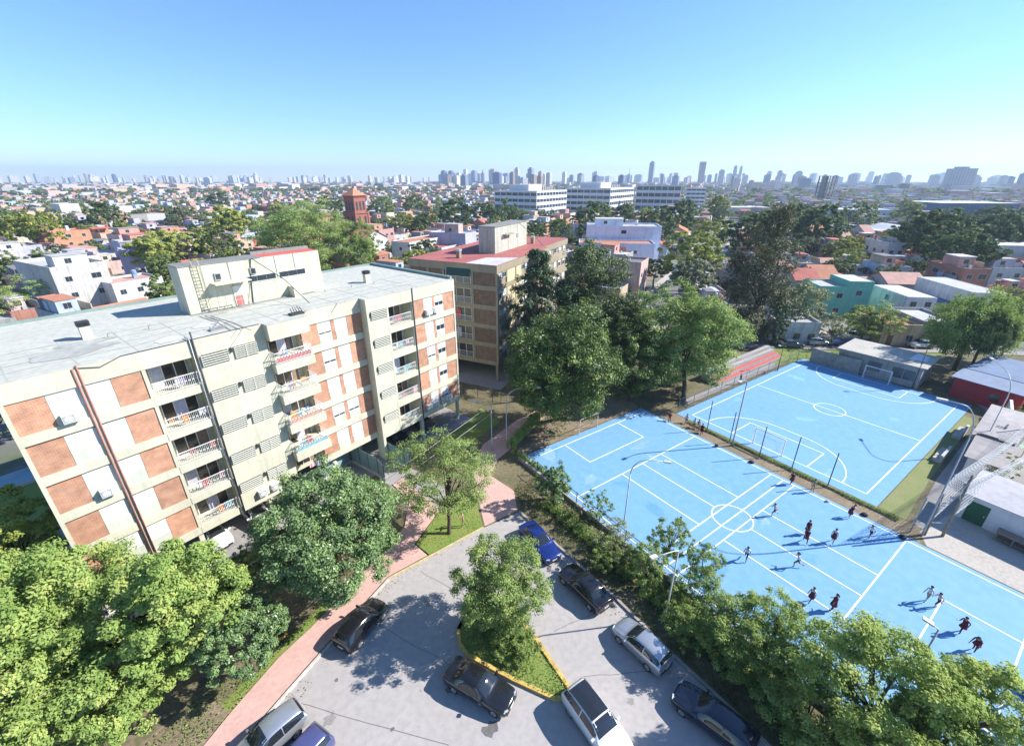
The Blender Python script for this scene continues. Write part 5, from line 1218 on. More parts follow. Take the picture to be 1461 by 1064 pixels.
for a in (('person in dark maroon walking near the divider posts, back to the far court', (1128, 691), 'walk', 200, W2_, mar),
          ('person in tan and brown standing at the divider, hands at the sides', (1158, 702), 'stand', 240, W4, None),
          ('person in a pale top running left below the center of the near court', (1103, 736), 'run', 185, W6, None),
          ('person in maroon standing directly behind another maroon player', (1150, 762), 'stand', 260, W2_, mar),
          ('person in a full maroon tunic in front of another maroon player', (1148, 774), 'walk', 250, W2_, mar),
          ('person in white shirt and maroon skirt stepping across the mid court line', (1187, 774), 'walk', 220, W1, mar),
          ('person bending forward in maroon at the court sideline', (1210, 739), 'bend', 20, W6, mar),
          ('person in a white top and maroon shorts striding near the long pole shadow', (1240, 767), 'run', 200, W1, None),
          ('person with dark hair in white shirt and dark shorts by the centre circle', (1063, 799), 'run', 230, W3, None),
          ('person in white shirt kneeling into a run on the long white line', (1136, 809), 'run', 160, W1, None),
          ('person in white shirt and maroon skirt close to the treetops', (1155, 859), 'walk', 200, W1, mar),
          ('person all in dark maroon facing the play, beside the treetops', (1186, 871), 'stand', 140, W2_, mar),
          ('person all in white half hidden by the treetops', (1138, 884), 'stand', 170, W5, None),
          ('person in pale pink at the shrub beside the three court lines', (968, 757), 'walk', 60, W6, None),
          ('person in grey white stepping away behind a second striding player', (1320, 858), 'walk', 190, W5, None),
          ('person in pale clothes with maroon legs striding wide onto the white line', (1335, 866), 'run', 180, W6, None),
          ('person in a maroon tunic kicking in the near penalty box', (1370, 902), 'run', 190, W2_, mar),
          ('person in very dark maroon bending at the edge of the nearest crown', (1389, 928), 'bend', 200, W2_, mar)):
    person(a[0], a[1], a[2], a[3], a[4], a[5], R.uniform(.92, 1.0))
for a in (('person in dark red sitting under the trees at the court corner', (955, 600), 'sit', 250, W2_, None), ('person in pink shorts sitting by the mesh fence end', (979, 603), 'sit', 240, W6, None), ('person in white sitting on the earth divider', (990, 609), 'sit', 235, W1, None),
          ('person in maroon sitting lowest on the earth divider', (1001, 617), 'sit', 245, W2_, mar), ('person in tan sitting second on the earth divider', (996, 611), 'sit', 260, W4, None)):
    person(a[0], a[1], a[2], a[3], a[4], a[5], 1, group='people resting at the divider')
person('person in dark clothes standing beside the bench side fence', (1055, 548), 'stand', 300, (skin, navy, navy, navy, shoe), None, 1.02, group='people at the fence')
person('bare chested person in tan trousers standing on the lawn by the open tree', (661, 752), 'point', 200, (skin, skin, tan, tan, shoe), None, 1.05, group=None, z=.11)

# ------------------------------------------------------------------ trees and shrubs near the viewer
lf_bright = leafmat('bright_green_leaf', (.17, .27, .06), (.36, .47, .13), (.46, .48, .14), .6, .36)
lf_yel = leafmat('yellow_green_leaf', (.22, .28, .05), (.44, .48, .11), (.55, .48, .10), .6, .36)
lf_dark = leafmat('glossy_dark_leaf', (0.074, 0.136, 0.049), (0.209, 0.308, 0.117), (0.246, 0.357, 0.111), .35, .2)
lf_mid = leafmat('mid_green_leaf', (.145, .225, .055), (.31, .41, .12), (.38, .45, .13), .6, .4)
lf_fig = leafmat('fig_leaf', (0.052, 0.093, 0.029), (0.168, 0.244, 0.058), (0.232, 0.290, 0.064), .45, .2)
lf_cedar = leafmat('cedar_needle', (0.040, 0.076, 0.040), (0.116, 0.180, 0.081), None, .6, .1)
lf_cas = leafmat('casuarina_needle', (0.052, 0.087, 0.033), (0.163, 0.215, 0.076), None, .6, .15)
lf_gum = leafmat('gum_leaf', (.055, .07, .035), (.17, .18, .09), (.23, .19, .10), .6, .2)
lf_grey = leafmat('grey_green_leaf', (0.145, 0.178, 0.086), (0.330, 0.371, 0.185), (0.396, 0.409, 0.172), .5, .2)
lf_olive = leafmat('olive_leaf', (.14, .22, .055), (.33, .43, .13), (.42, .47, .14), .6, .36)
lf_sun = leafmat('sunny_yellow_green_leaf', (.24, .34, .07), (.46, .56, .17), (.55, .56, .18), .6, .45)
T = tree
T('leafy_tree', 'broad bright green tree filling the near corner beside the long block', 50, 885, 6.0, 132, .85, lf_bright, 150, 30000, .26, 1, 'round', base=(120, 985), limbs=14, br=.24)
T('leafy_tree', 'yellow green treetop touching the end wall of the long block', 14, 765, 6.6, 72, .85, lf_yel, 70, 10000, .26, 2)
T('leafy_tree', 'bright green tree with a shady hollow, beside the small dark pavement tree', 250, 866, 6.0, 100, .95, lf_bright, 130, 24000, .25, 3, limbs=14, br=.22)
T('leafy_tree', 'bright green treetop filling the lowest corner of the view', 40, 1020, 4.6, 120, .7, lf_bright, 110, 18000, .24, 41, limbs=10, br=.2)
T('leafy_tree', 'bright green low treetop over the bare dirt verge', 165, 985, 3.6, 95, .7, lf_bright, 100, 14000, .23, 42, limbs=10, br=.16)
T('small_tree', 'small dark green rounded tree at the pavement edge', 345, 903, 3.6, 58, .8, lf_dark, 130, 12000, .2, 4, 'dome', limbs=8, br=.12)
T('leafy_tree', 'large round dark glossy green tree in front of the balconies', 468, 757, 5.4, 95, .92, lf_dark, 330, 30000, .25, 5, 'dome', base=(478, 850), limbs=14, br=.24)
T('open_tree', 'open crowned tree with bare limbs on the little lawn', 636, 676, 5.8, 88, .55, lf_olive, 150, 9000, .2, 6, 'sparse', base=(641, 762), limbs=26, br=.17, fork=2.6)
T('leafy_tree', 'light green feathery tree on the planted island in the road', 716, 834, 3.9, 77, .9, lf_olive, 170, 22000, .17, 7, base=(694, 890), limbs=16, br=.13)
T('shrub', 'low green shrub mass under the feathery island tree', 735, 915, .8, 42, .5, lf_mid, 50, 3200, .15, 8, limbs=4, br=.05, cat='shrub')
T('shrub', 'small green bush near the far corner of the planted island', 690, 892, .5, 18, .7, lf_mid, 20, 900, .13, 81, limbs=3, br=.04, cat='shrub')
T('small_tree', 'compact dark green tree over the corner of the near court', 790, 692, 2.3, 31, 1.0, lf_dark, 60, 5200, .19, 9, limbs=8, br=.09)
T('shrub', 'pale thin shrub with bare twigs around the court lamp post', 878, 772, 1.9, 38, .7, lf_grey, 50, 2400, .15, 10, 'sparse', limbs=16, br=.06, cat='shrub')
T('small_tree', 'wispy tree with reddish tips beside the three court lines', 957, 768, 2.6, 36, .95, lf_mid, 50, 3600, .16, 11, 'sparse', limbs=14, br=.08)
T('shrub', 'wispy tall shrub beside the leafless pollarded stump', 852, 722, 1.7, 26, 1.0, lf_olive, 40, 1700, .15, 111, 'sparse', limbs=12, br=.05, cat='shrub')
T('shrub', 'loose green shrub between the lamp post and the black sedan', 866, 792, 1.5, 30, .9, lf_mid, 50, 2400, .16, 112, limbs=8, br=.06, cat='shrub')
T('small_tree', 'thin leaning young tree above the silver hatchback', 925, 808, 2.4, 32, 1.0, lf_olive, 60, 2600, .16, 113, 'sparse', limbs=14, br=.07)
T('small_tree', 'leafy young tree on the bank past the wispy reddish tree', 1005, 802, 2.2, 30, 1.0, lf_mid, 60, 2600, .16, 114, 'sparse', limbs=12, br=.07)
T('shrub', 'rounded bank shrub in front of the dark estate car', 985, 895, 1.4, 44, .8, lf_mid, 60, 3600, .16, 115, limbs=8, br=.06, cat='shrub')
mbx = trunk_mb(.1, .7, [(.6, .1, .3, 0), (-.6, .2, .4, 0), (.1, -.5, .6, 0), (.3, .5, .5, 0), (-.3, -.3, .7, 0)], .9, 5, 77)
g = G(828, 736); t = thing('bare_stump', 'leafless pollarded stump at the court edge wall', 'stump', (g.x, g.y, 0)); mbx.build('trunk', M('pale_bark', (.25, .21, .18), .9, .25, 6), t, True)
T('shrub', 'dark leafy shrub climbing the court fence past the wispy tree', 995, 842, 1.6, 50, .7, lf_mid, 60, 4500, .17, 12, limbs=6, br=.06, cat='shrub')
T('shrub', 'mid green shrub below the leaning street lamp', 905, 805, 1.0, 32, .7, lf_mid, 40, 2500, .15, 13, limbs=5, br=.05, cat='shrub')
T('leafy_tree', 'dark green broad shrub tree beside the estate car', 1062, 912, 2.0, 74, .75, lf_mid, 100, 10000, .19, 14, limbs=9, br=.1)
T('feathery_tree', 'light green feathery tree leaning out over the court', 1108, 898, 3.6, 62, .75, lf_sun, 110, 8000, .15, 15, 'sparse', limbs=18, br=.1)
T('leafy_tree', 'large bright green tree standing between the road and the court corner', 1262, 985, 4.6, 124, .7, lf_sun, 150, 15000, .23, 16, 'sparse', limbs=16, br=.2)
T('leafy_tree', 'bright green tree in the nearest corner with court showing through', 1405, 1010, 4.4, 92, .7, lf_sun, 100, 7500, .22, 17, 'sparse', limbs=22, br=.17)
T('leafy_tree', 'dark green undergrowth tree below the big bright tree', 1160, 1010, 1.9, 85, .7, lf_mid, 110, 11000, .2, 18, limbs=8, br=.1)
T('leafy_tree', 'green tree low at the frame edge under the sparse bright crown', 1330, 1060, 3.0, 80, .7, lf_sun, 90, 10000, .22, 181, limbs=8, br=.12)
T('fig_tree', 'big dark fig tree hanging over the far end of the near court', 808, 528, 8.2, 92, .95, lf_fig, 320, 26000, .34, 19, base=(797, 598), limbs=14, br=.4)
T('cedar_tree', 'dark cedar with level branches in front of the red roofed block', 766, 448, 10.5, 62, 1.45, lf_cedar, 260, 17000, .40, 20, 'tier', base=(752, 548), limbs=26, br=.3)
T('casuarina_tree', 'tall dark needle leaved tree behind the fig tree', 858, 432, 10.8, 68, 1.2, lf_cas, 320, 22000, .42, 21, 'tall', limbs=16, br=.35)
T('leafy_tree', 'broad yellow green tree above the red benches', 978, 487, 7.4, 96, .72, lf_olive, 260, 24000, .4, 22, base=(975, 572), limbs=14, br=.35)
T('leafy_tree', 'dark green understorey tree between the fig and the yellow green tree', 905, 520, 5.5, 52, 1.0, lf_fig, 120, 9000, .36, 23, limbs=8, br=.25)
T('casuarina_tree', 'dark needle leaved tree squeezed between the cedar and the taller one', 812, 455, 8.5, 48, 1.2, lf_cedar, 160, 11000, .42, 232, 'tall', limbs=10, br=.25)
T('leafy_tree', 'mid green tree crowding behind the fig tree', 880, 475, 8.0, 50, .8, lf_cas, 110, 8000, .4, 231, limbs=8, br=.25)
T('gum_tree', 'very tall brownish gum tree rising above all the houses', 1086, 392, 13.0, 50, 1.8, lf_gum, 260, 11000, .5, 24, 'tall', base=(1088, 478), limbs=24, br=.45)
T('street_tree', 'grey leaved street tree at the grass corner by the cross street', 1140, 440, 4.6, 46, .75, lf_grey, 120, 6000, .42, 25, base=(1122, 492), limbs=14, br=.2)
T('street_tree', 'dark slender tree at the foot of the tall gum', 1108, 462, 4.0, 24, 1.4, lf_cedar, 60, 3000, .38, 26, limbs=6, br=.15)
T('street_tree', 'thin nearly bare street tree before the teal house', 1190, 468, 3.6, 26, .7, lf_grey, 40, 900, .36, 27, 'sparse', base=(1184, 495), limbs=22, br=.14)
T('street_tree', 'green street tree in front of the terracotta roofed house', 1243, 458, 4.0, 42, .55, lf_olive, 90, 5000, .4, 28, base=(1225, 490), limbs=12, br=.16)
T('willow_tree', 'wide drooping willow over the blue roofed shed', 1388, 466, 7.4, 62, .72, lf_olive, 160, 12000, .4, 29, 'weep', droop=.6, limbs=14, br=.3)
T('palm_like_tree', 'darker drooping tree in the middle of the willow', 1408, 474, 7.6, 34, .9, lf_cas, 70, 4500, .5, 30, 'weep', droop=.8, limbs=8, br=.2, aspect=.3)
T('leafy_tree', 'yellow green tree at the frame edge beside the willow', 1452, 458, 7.2, 42, .85, lf_olive, 90, 5500, .4, 32, limbs=8, br=.2)
T('shrub', 'flowering bush by the white shed roof', 1424, 664, 1.2, 26, .8, lf_mid, 50, 2600, .2, 33, limbs=6, br=.06, cat='shrub')
T('shrub', 'dark bush behind the shelter at the frame edge', 1452, 600, 1.5, 22, .9, lf_mid, 40, 1700, .25, 34, limbs=4, br=.06, cat='shrub')
T('leafy_tree', 'round mid green tree behind the back edge of the pale roof', 30, 432, 4.2, 54, .62, lf_olive, 120, 7000, .34, 35, limbs=8, br=.2)
T('leafy_tree', 'tall pale green tree rising behind the stair house roof', 440, 343, 12.5, 80, .62, lf_olive, 260, 26000, .5, 36, limbs=10, br=.3)
T('leafy_tree', 'darker green tree beside the pale one behind the roof', 510, 355, 10, 36, 1.0, lf_mid, 90, 9000, .45, 37, limbs=8, br=.25)
T('leafy_tree', 'yellow green tree at the left of the tall pale tree', 395, 352, 4.2, 30, .7, lf_yel, 60, 3000, .45, 38, limbs=6, br=.2)
T('leafy_tree', 'dark garden tree in the shade behind the round glossy tree', 360, 800, 1.6, 36, .6, lf_fig, 40, 2500, .2, 39, limbs=5, br=.08)
# clipped and climbing hedges
def hedge(label, pts, wd, ht, mat, n, size, seed):
    rng = np.random.default_rng(seed); A = np.array([(p[0], p[1]) for p in pts]); segs = len(A) - 1; L_ = np.hypot(*(A[1:] - A[:-1]).T); k = rng.choice(segs, n, p=L_ / L_.sum()); u = rng.uniform(0, 1, n)
    base = A[k] + (A[k + 1] - A[k]) * u[:, None]; d = (A[k + 1] - A[k]) / L_[k][:, None]; nn = np.stack([-d[:, 1], d[:, 0]], 1)
    s = rng.uniform(-1, 1, n); z = rng.uniform(0, 1, n) ** .6; bump = .75 + .35 * np.sin(u * 23 + k * 2.1) * np.sin(u * 9.3 + 1 + k)
    P = np.stack([base[:, 0] + nn[:, 0] * s * wd / 2 * bump, base[:, 1] + nn[:, 1] * s * wd / 2 * bump, .05 + z * ht * bump * (1 - .25 * s**2)], 1)
    Nn = unit(np.stack([nn[:, 0] * s, nn[:, 1] * s, .6 + 0 * s], 1) + rng.normal(size=(n, 3)) * .5)
    o0 = P.mean(0) * np.array([1, 1, 0]); V = leaves(P - o0, Nn, size, rng)
    t = thing('hedge', label, 'hedge', tuple(o0), 0); mobj('foliage', quads_mesh('foliage', V, mat, np.clip(rng.uniform(0, 1, n) * .5 + .5 * (.5 + .5 * np.sin(u * 31 + k)), 0, 1)), t)
    mb = MB()
    for q in range(segs):
        m = max(2, int(L_[q] / .8))
        for j in range(m):
            p = A[q] + (A[q + 1] - A[q]) * (j + .5) / m - o0[:2]; mb.tube([(p[0], p[1], 0), (p[0] + rng.uniform(-.1, .1), p[1] + rng.uniform(-.1, .1), ht * .7)], [.03, .01], 4)
    mb.build('stems', BARK, t); return t
hedge('bright green climbing hedge beside the footpath and the tall curved lamp', [(-.2, 42.6), (1.6, 46.4), (3.6, 50.2)], 1.2, 1.7, lf_bright, 5200, .2, 51)
hedge('green hedge on the low wall at the court corner', [(.2, 42.0), (2.6, 39.2), (5.6, 35.0)], .7, 1.0, lf_mid, 3200, .17, 52)
hedge('narrow low hedge on the earth strip between the courts', [tuple(LP(21.6, 5))[:2], tuple(LP(21.75, 27))[:2]], .55, .3, lf_bright, 5000, .14, 53)
hedge('dark ivy hedge along the middle of the road bank', [(3.4, 33.6), (6.4, 29.4), (9.6, 24.8)], 1.8, .9, lf_mid, 6500, .17, 54)
hedge('dark ivy hedge along the near part of the road bank', [(10.2, 24.0), (13.6, 19.2), (16.4, 15.2)], 2.4, 1.1, lf_mid, 8000, .18, 55)
hedge('yellow green hedge behind the pale roof near the red roofed block', [(-19, 72.5), (-13, 79)], 2.5, 2.6, lf_yel, 2500, .4, 56)
def ground_cover(name, poly, n, size, mat, seed, hmax=.25, upright=True):
    rng = np.random.default_rng(seed); A = np.array([(p[0], p[1]) for p in poly]); lo, hi = A.min(0), A.max(0); P = []
    while len(P) < n:
        q = rng.uniform(lo, hi, (n, 2)); ins = np.zeros(len(q), bool); j = len(A) - 1
        for i in range(len(A)):
            c = ((A[i, 1] > q[:, 1]) != (A[j, 1] > q[:, 1])) & (q[:, 0] < (A[j, 0] - A[i, 0]) * (q[:, 1] - A[i, 1]) / (A[j, 1] - A[i, 1] + 1e-9) + A[i, 0]); ins ^= c; j = i
        q = q[ins]; f = np.sin(q[:, 0] * 1.7 + seed) * np.sin(q[:, 1] * 1.3) + rng.normal(size=len(q)) * .5; P += list(q[f > -.35])
    P = np.array(P[:n]); Z = rng.uniform(.02, hmax, n)
    V = leaves(np.column_stack([P, Z]), unit(rng.normal(size=(n, 3)) * (.8 if upright else .4) + np.array([0, 0, .8])), size, rng, 0, .4)
    o = mobj(name, quads_mesh(name, V, mat, rng.uniform(0, 1, n))); return tag(o, None, None, None, 'stuff')
ground_cover('island_grass', isl, 3500, .14, lf_mid, 61, .3)
ground_cover('bank_ground_cover', [(1.0, 32.6), (4.4, 28), (7.8, 23.5), (10.7, 19.2), (13.3, 15.6), (15, 13), (19, 13.5), (15.5, 19.5), (9.5, 28.2), (3.4, 36.8), (1.2, 38.5), (.3, 35.5)], 9000, .17, leafmat('ivy_leaf', (.05, .085, .02), (.13, .18, .04), (.2, .22, .06)), 62, .28)
ground_cover('lawn_grass', lawn_pts, 2600, .12, lf_bright, 63, .17)
ground_cover('garden_ground_cover', [(-20.6, 24.2), (-16.8, 28.8), (-14.6, 31.8), (-16.2, 33.5), (-18.6, 31.2), (-22.2, 26.4)], 2200, .13, lf_bright, 64, .12)
ground_cover('verge_weeds', [(-16.2, 15.6), (-15.4, 18.9), (-14.2, 21), (-13.0, 23.2), (-13.6, 23.6), (-15.6, 20), (-19.5, 15.2), (-22, 10), (-20, 9)], 2600, .14, lf_mid, 65, .16)
lit = leafmat('fallen_leaf', (.20, .13, .05), (.38, .30, .12), (.30, .34, .10))
ground_cover('leaf_litter', [(-15.2, 14), (-14, 16.2), (-12.8, 18.9), (-9.8, 25), (-7, 27.2), (-2.6, 30.3), (-3, 29.4), (-7, 26.4), (-9.2, 24.2), (-12, 18), (-13.6, 14)], 260, .13, lit, 67, .035, False)
ground_cover('leaf_litter', [(.7, 32.2), (4.1, 27.5), (7.5, 22.9), (10.4, 18.5), (13, 15), (12, 14.5), (9.4, 18), (6.4, 22.5), (3.2, 27)], 300, .13, lit, 68, .035, False)
ground_cover('park_grass_blades', [tuple(rp(-5, -5.8))[:2], tuple(rp(22, -5.8))[:2], (60, 66.6), (52.6, 71), (45, 68.6)], 2500, .2, lf_bright, 66, .15)
# ------------------------------------------------------------------ the town
MARKS = [(60, 'the terrace block'), (110, 'the parapet building'), (250, 'the stair house'), (395, 'the pale tree'), (505, 'the church tower'), (640, 'the red roof'), (750, 'the offices'), (890, 'the blue building'),
         (1000, 'the twisted tower'), (1086, 'the gum tree'), (1172, 'the unfinished tower'), (1225, 'the teal house'), (1362, 'the silver tower'), (1440, 'the warehouse')]
def where(p):
    x = PX(p)[0]; mx, nm = min(MARKS, key=lambda m: abs(m[0] - x)); d = hypot(p[0], p[1])
    side = 'over' if abs(x - mx) < 14 else ('left of' if x < mx else 'right of')
    return side + ' ' + nm
HM = {}
def hmat(kind, name, col, **k): return M('%s_%s' % (name.replace(' ', '_'), kind), col, .85, .14, .7, streak=.4 if kind == 'wall' else 0, **k)
WALLS = [('white', (.55, .55, .55)), ('cement grey', (.29, .28, .27)), ('cream', (.55, .50, .41)), ('pale pink', (.52, .38, .34)), ('brick red', (.34, .16, .115)), ('grey', (.34, .34, .35)), ('lilac grey', (.42, .42, .52)), ('orange brick', (.50, .26, .16)), ('sand', (.50, .40, .29)), ('pale blue', (.40, .48, .58)), ('rose', (.46, .27, .24)), ('dirty white', (.48, .47, .45))]
ROOFS = [('pale grey', (.40, .40, .39)), ('stained grey', (.29, .28, .27)), ('white', (.52, .52, .52)), ('terracotta', (.44, .19, .11)), ('red', (.42, .13, .10)), ('dark grey', (.17, .17, .18)), ('pink tiled', (.48, .28, .23)), ('silver sheet', (.50, .52, .55)), ('brown', (.24, .17, .13)), ('blue sheet', (.24, .40, .58))]
hw = {}
for wd, ht in ((1.2, 1.1), (.9, 2.0), (1.8, 1.2)):
    f = MB().box(-.04, wd + .04, -.03, .0, -.04, ht + .04); g = MB().box(.03, wd / 2 - .02, -.045, -.031, .03, ht - .03).box(wd / 2 + .02, wd - .03, -.045, -.031, .03, ht - .03)
    hw[wd] = (f.mesh('window', M('window_surround', (.50, .48, .46), .8, .1, 3)), g.mesh('pane', gl))
doorm_ = MB().box(0, .95, -.03, .0, 0, 2.05).mesh('door', M('brown_door', (.16, .09, .05), .6, .2, 3))
tankm = MB().lathe([(.55, 0), (.6, .1), (.6, .9), (.35, 1.15), (.05, 1.2)], (0, 0, .7), 10).box(-.5, .5, -.5, .5, 0, .7).mesh('water_tank', M('water_tank_white', (.60, .62, .63), .6, .1, 2))
tankb = MB().lathe([(.5, 0), (.55, .1), (.55, .8), (.3, 1.0), (.05, 1.05)], (0, 0, .9), 10).box(-.45, .45, -.45, .45, 0, .9).mesh('water_tank', M('water_tank_blue', (.20, .30, .42), .6, .1, 2))
def box_house(label, p, az, w, d, h, wm, rm, par=.5, gable=False, upper=None, wins=(1, 1), tank=None, cat='house', name='house', group=None, door=True, detail=True, floors=None):
    """house with its nearest corner at p, width w along az and depth d to the left of az"""
    t = thing(name, label, cat, (p[0], p[1], 0), az, group)
    mb = MB(); th = .18
    if gable:
        mb.prism([(0, 0), (w, 0), (w, d), (0, d)], 0, h); rh = d * .24
        mb.face([(0, 0, h), (0, d, h), (0, d / 2, h + rh)][::-1]); mb.face([(w, 0, h), (w, d, h), (w, d / 2, h + rh)])
        mb.build('wall', wm, t)
        r = MB(); e = .35
        for s in (0, 1):
            y0, y1 = (-e, d / 2) if s == 0 else (d + e, d / 2); z0 = h - e * rh / (d / 2); a = [(-e, y0, z0), (w + e, y0, z0), (w + e, y1, h + rh), (-e, y1, h + rh)]
            r.face([Vector(q) + Vector((0, 0, .14)) for q in (a if s == 0 else a[::-1])]); r.face(a[::-1] if s == 0 else a); r.face([a[0], a[1], Vector(a[1]) + Vector((0, 0, .14)), Vector(a[0]) + Vector((0, 0, .14))])
        r.build('roof', rm, t)
    else:
        mb.prism([(0, 0), (w, 0), (w, d), (0, d)], 0, h)
        if par:
            for b in ((0, w, 0, th), (0, w, d - th, d), (0, th, th, d - th), (w - th, w, th, d - th)): mb.box(b[0], b[1], b[2], b[3], h + .001, h + par)
        mb.build('wall', wm, t)
        MB().box(th, w - th, th, d - th, h + .003, h + .06).build('roof', rm, t)
        if upper:
            ux, uy, uw, ud, uh, um, ur = upper; q = MB(); q.box(ux, ux + uw, uy, uy + ud, h + .07, h + uh); o = q.build('upper_room', um, t)
            MB().box(ux - .15, ux + uw + .15, uy - .15, uy + ud + .15, h + uh + .002, h + uh + .14).build('roof', ur, o)
            if detail: 
                q = mobj('window', hw[1.2][0], o, (ux + uw * .3, uy, h + .9)); mobj('pane', hw[1.2][1], q)
    if detail:
        nf = floors or max(1, int(h / 3.0)); fh = h / nf
        for fl_ in range(nf):
            for face, n, L_ in ((0, wins[0], w), (1, wins[1], d)):
                for q in range(n):
                    c = L_ * (q + .5) / n
                    if face == 0 and door and fl_ == 0 and q == 0: mobj('door', doorm_, t, (c - .5, 0, .03)); continue
                    k = 1.8 if (q + fl_) % 3 == 0 else 1.2
                    o = mobj('window', hw[k][0], t, (c - k / 2, -.0, fl_ * fh + 1.0) if face == 0 else (0, c + k / 2, fl_ * fh + 1.0), 0 if face == 0 else -pi / 2); mobj('pane', hw[k][1], o)
    if tank: mobj('water_tank', tankm if tank == 1 else tankb, t, (w * .7, d * .65, h + .06))
    return t
def wsolve(P, dirv, pxend, h):
    best = (1e9, 5)
    for k in range(4, 400):
        s = k * .2; x = PX((P[0] + dirv[0] * s, P[1] + dirv[1] * s, h))[0]
        if abs(x - pxend) < best[0]: best = (abs(x - pxend), s)
    return best[1]
OCC = []     # footprints already taken: centre and radius
def mh(label, top, h, az, pxr, pxl=None, d=None, wall='white', roof='pale grey', **k):
    """house from the sight line of its nearest top corner, the end of its right face and the end of its left face"""
    P = G(top[0], top[1], h); a = radians(az); w_ = wsolve(P, (cos(a), sin(a)), pxr, h)
    d_ = d or wsolve(P, (-sin(a), cos(a)), pxl, h)
    wm = wall if not isinstance(wall, str) else hmat('wall', wall, dict(WALLS)[wall]); rm = roof if not isinstance(roof, str) else hmat('roof', roof, dict(ROOFS)[roof])
    c = Vector((P[0], P[1], 0)) + Vector((cos(a), sin(a), 0)) * w_ / 2 + Vector((-sin(a), cos(a), 0)) * d_ / 2
    OCC.append((c.x, c.y, hypot(w_, d_) / 2 * .82, w_, d_, a))
    return box_house(label, P, a, w_, d_, h, wm, rm, **k), P, w_, d_
W_ = lambda n: hmat('wall', n, dict(WALLS)[n]); RF = lambda n: hmat('roof', n, dict(ROOFS)[n])
teal = M('teal_wall_paint', (.16, .44, .36), .85, .1, .8, streak=.15); lil = M('lilac_wall_paint', (.40, .40, .60), .85, .1, .8, streak=.15); bluew = M('blue_white_wall', (.66, .70, .82), .85, .1, .5, streak=.3)
mh('white three storey building with a dark parapet terrace behind the long roof', (72, 388), 10.5, 62, 152, pxl=20, wins=(2, 0), wall='dirty white', par=.9, upper=(2, 3, 6, 4, 2.6, W_('white'), RF('pale grey')), tank=1, door=False, cat='building', name='town_building')
mh('low white building with a pink terrace beside the white parapet building', (160, 408), 6.5, 62, 232, d=9, wall='white', roof='pink tiled', wins=(3, 0), tank=2)
mh('lilac walled house with a stepped roof behind the white parapet building', (168, 360), 9, 40, 203, d=8, wall=lil, wins=(0, 1), upper=(1, 2, 4, 3, 2.4, lil, RF('pale grey')))
mh('brick orange terrace block with three stepped roof bays', (60, 334), 9, 62, 128, pxl=42, wall='orange brick', roof='terracotta', wins=(3, 0), upper=(1, 1, 6, 5, 2.6, W_('orange brick'), RF('terracotta')), tank=1, cat='building', name='town_building')
mh('plain white warehouse wall with a dark side on the rise of the town', (84, 292), 11, 62, 112, pxl=70, wall='white', wins=(0, 0), door=False)
mh('dark walled flat building at the frame edge behind the round tree', (-5, 362), 7, 62, 24, d=14, wall='dirty white', roof='dark grey', wins=(2, 0), upper=(2, 3, 5, 5, 2.5, W_('white'), RF('pale grey')))
mh('white gabled church hall with an orange tiled roof beside the brick tower', (558, 345), 7.5, -28, 584, d=34, wall='white', roof='terracotta', gable=False, par=.3, wins=(1, 4), cat='church hall', name='church_hall')
# church tower
P = G(513, 338); twr = thing('church', 'red brick church tower with arched openings and a terracotta pyramid roof', 'church', P, radians(58)); OCC.append((P.x, P.y, 12, 0, 0, 0))
s_ = 4.4; bt = brickmat('church_brick', (.34, .105, .07), (.28, .085, .06), (.32, .17, .13), .5, .16)
hT = ZAT(281, P); mb = MB(); mb.box(-s_, s_, -s_, s_, 0, hT * .62).box(-s_ * .86, s_ * .86, -s_ * .86, s_ * .86, hT * .62 + .01, hT)
mb.box(-s_ - .4, s_ + .4, -s_ - .4, s_ + .4, hT * .6, hT * .63).box(-s_ * .95, s_ * .95, -s_ * .95, s_ * .95, hT + .01, hT + .7)
for sx in (-1, 1):
    for sy in (-1, 1): mb.box(sx * s_ * .95 - .5, sx * s_ * .95 + .5, sy * s_ * .95 - .5, sy * s_ * .95 + .5, .01, hT * .66)
mb.build('tower', bt, twr)
e = s_ * 1.08; ap = (0, 0, hT + 4.2); r = MB(); c_ = [(-e, -e, hT + .71), (e, -e, hT + .71), (e, e, hT + .71), (-e, e, hT + .71)]
for q in range(4): r.face([c_[q], c_[(q + 1) % 4], ap])
r.face(c_[::-1]); r.build('roof', RF('terracotta'), twr); MB().box(s_ * .3, s_ * .7, s_ * .2, s_ * .6, hT + .75, hT + 5).build('turret', W_('pale pink'), twr)
def arch(w, h): return [(-w / 2, 0)] + [(-w / 2 * cos(pi * q / 8), h - w / 2 + w / 2 * sin(pi * q / 8)) for q in range(9)] + [(w / 2, 0)]
def arch_obj(x, z, w, h, face, rr):
    o = MB(); pr = arch(w, h)
    P_ = [(x + a, -rr - .06, z + b) if face == 0 else (-rr - .06, -x - a, z + b) for a, b in pr]; o.face(P_ if face == 0 else P_)
    o.build('arched_opening', darkm, twr)
for face in (0, 1):
    for x in (-2.2, 0, 2.2): arch_obj(x, hT * .68, 1.3, hT * .22, face, s_ * .86)
    for x in (-1.9, 1.9): arch_obj(x, hT * .2, 1.4, hT * .34, face, s_)
box_house('brick nave of the church with an orange tiled gable roof', (P.x - 16, P.y - 9, 0), radians(-28), 10, 14, 6.0, bt, RF('terracotta'), gable=True, wins=(2, 3), cat='church', name='church_nave', door=False); OCC.append((P.x - 8, P.y + 2, 16, 0, 0, 0))
P2 = G(563, 360); OCC.append((P2.x, P2.y, 16, 0, 0, 0))
box_house('long white hall with an orange tiled gable roof in front of the church', (P2.x - 2, P2.y - 2, 0), radians(152), 34, 13, 6.5, W_('white'), RF('terracotta'), gable=True, wins=(6, 2), cat='hall', name='parish_hall')
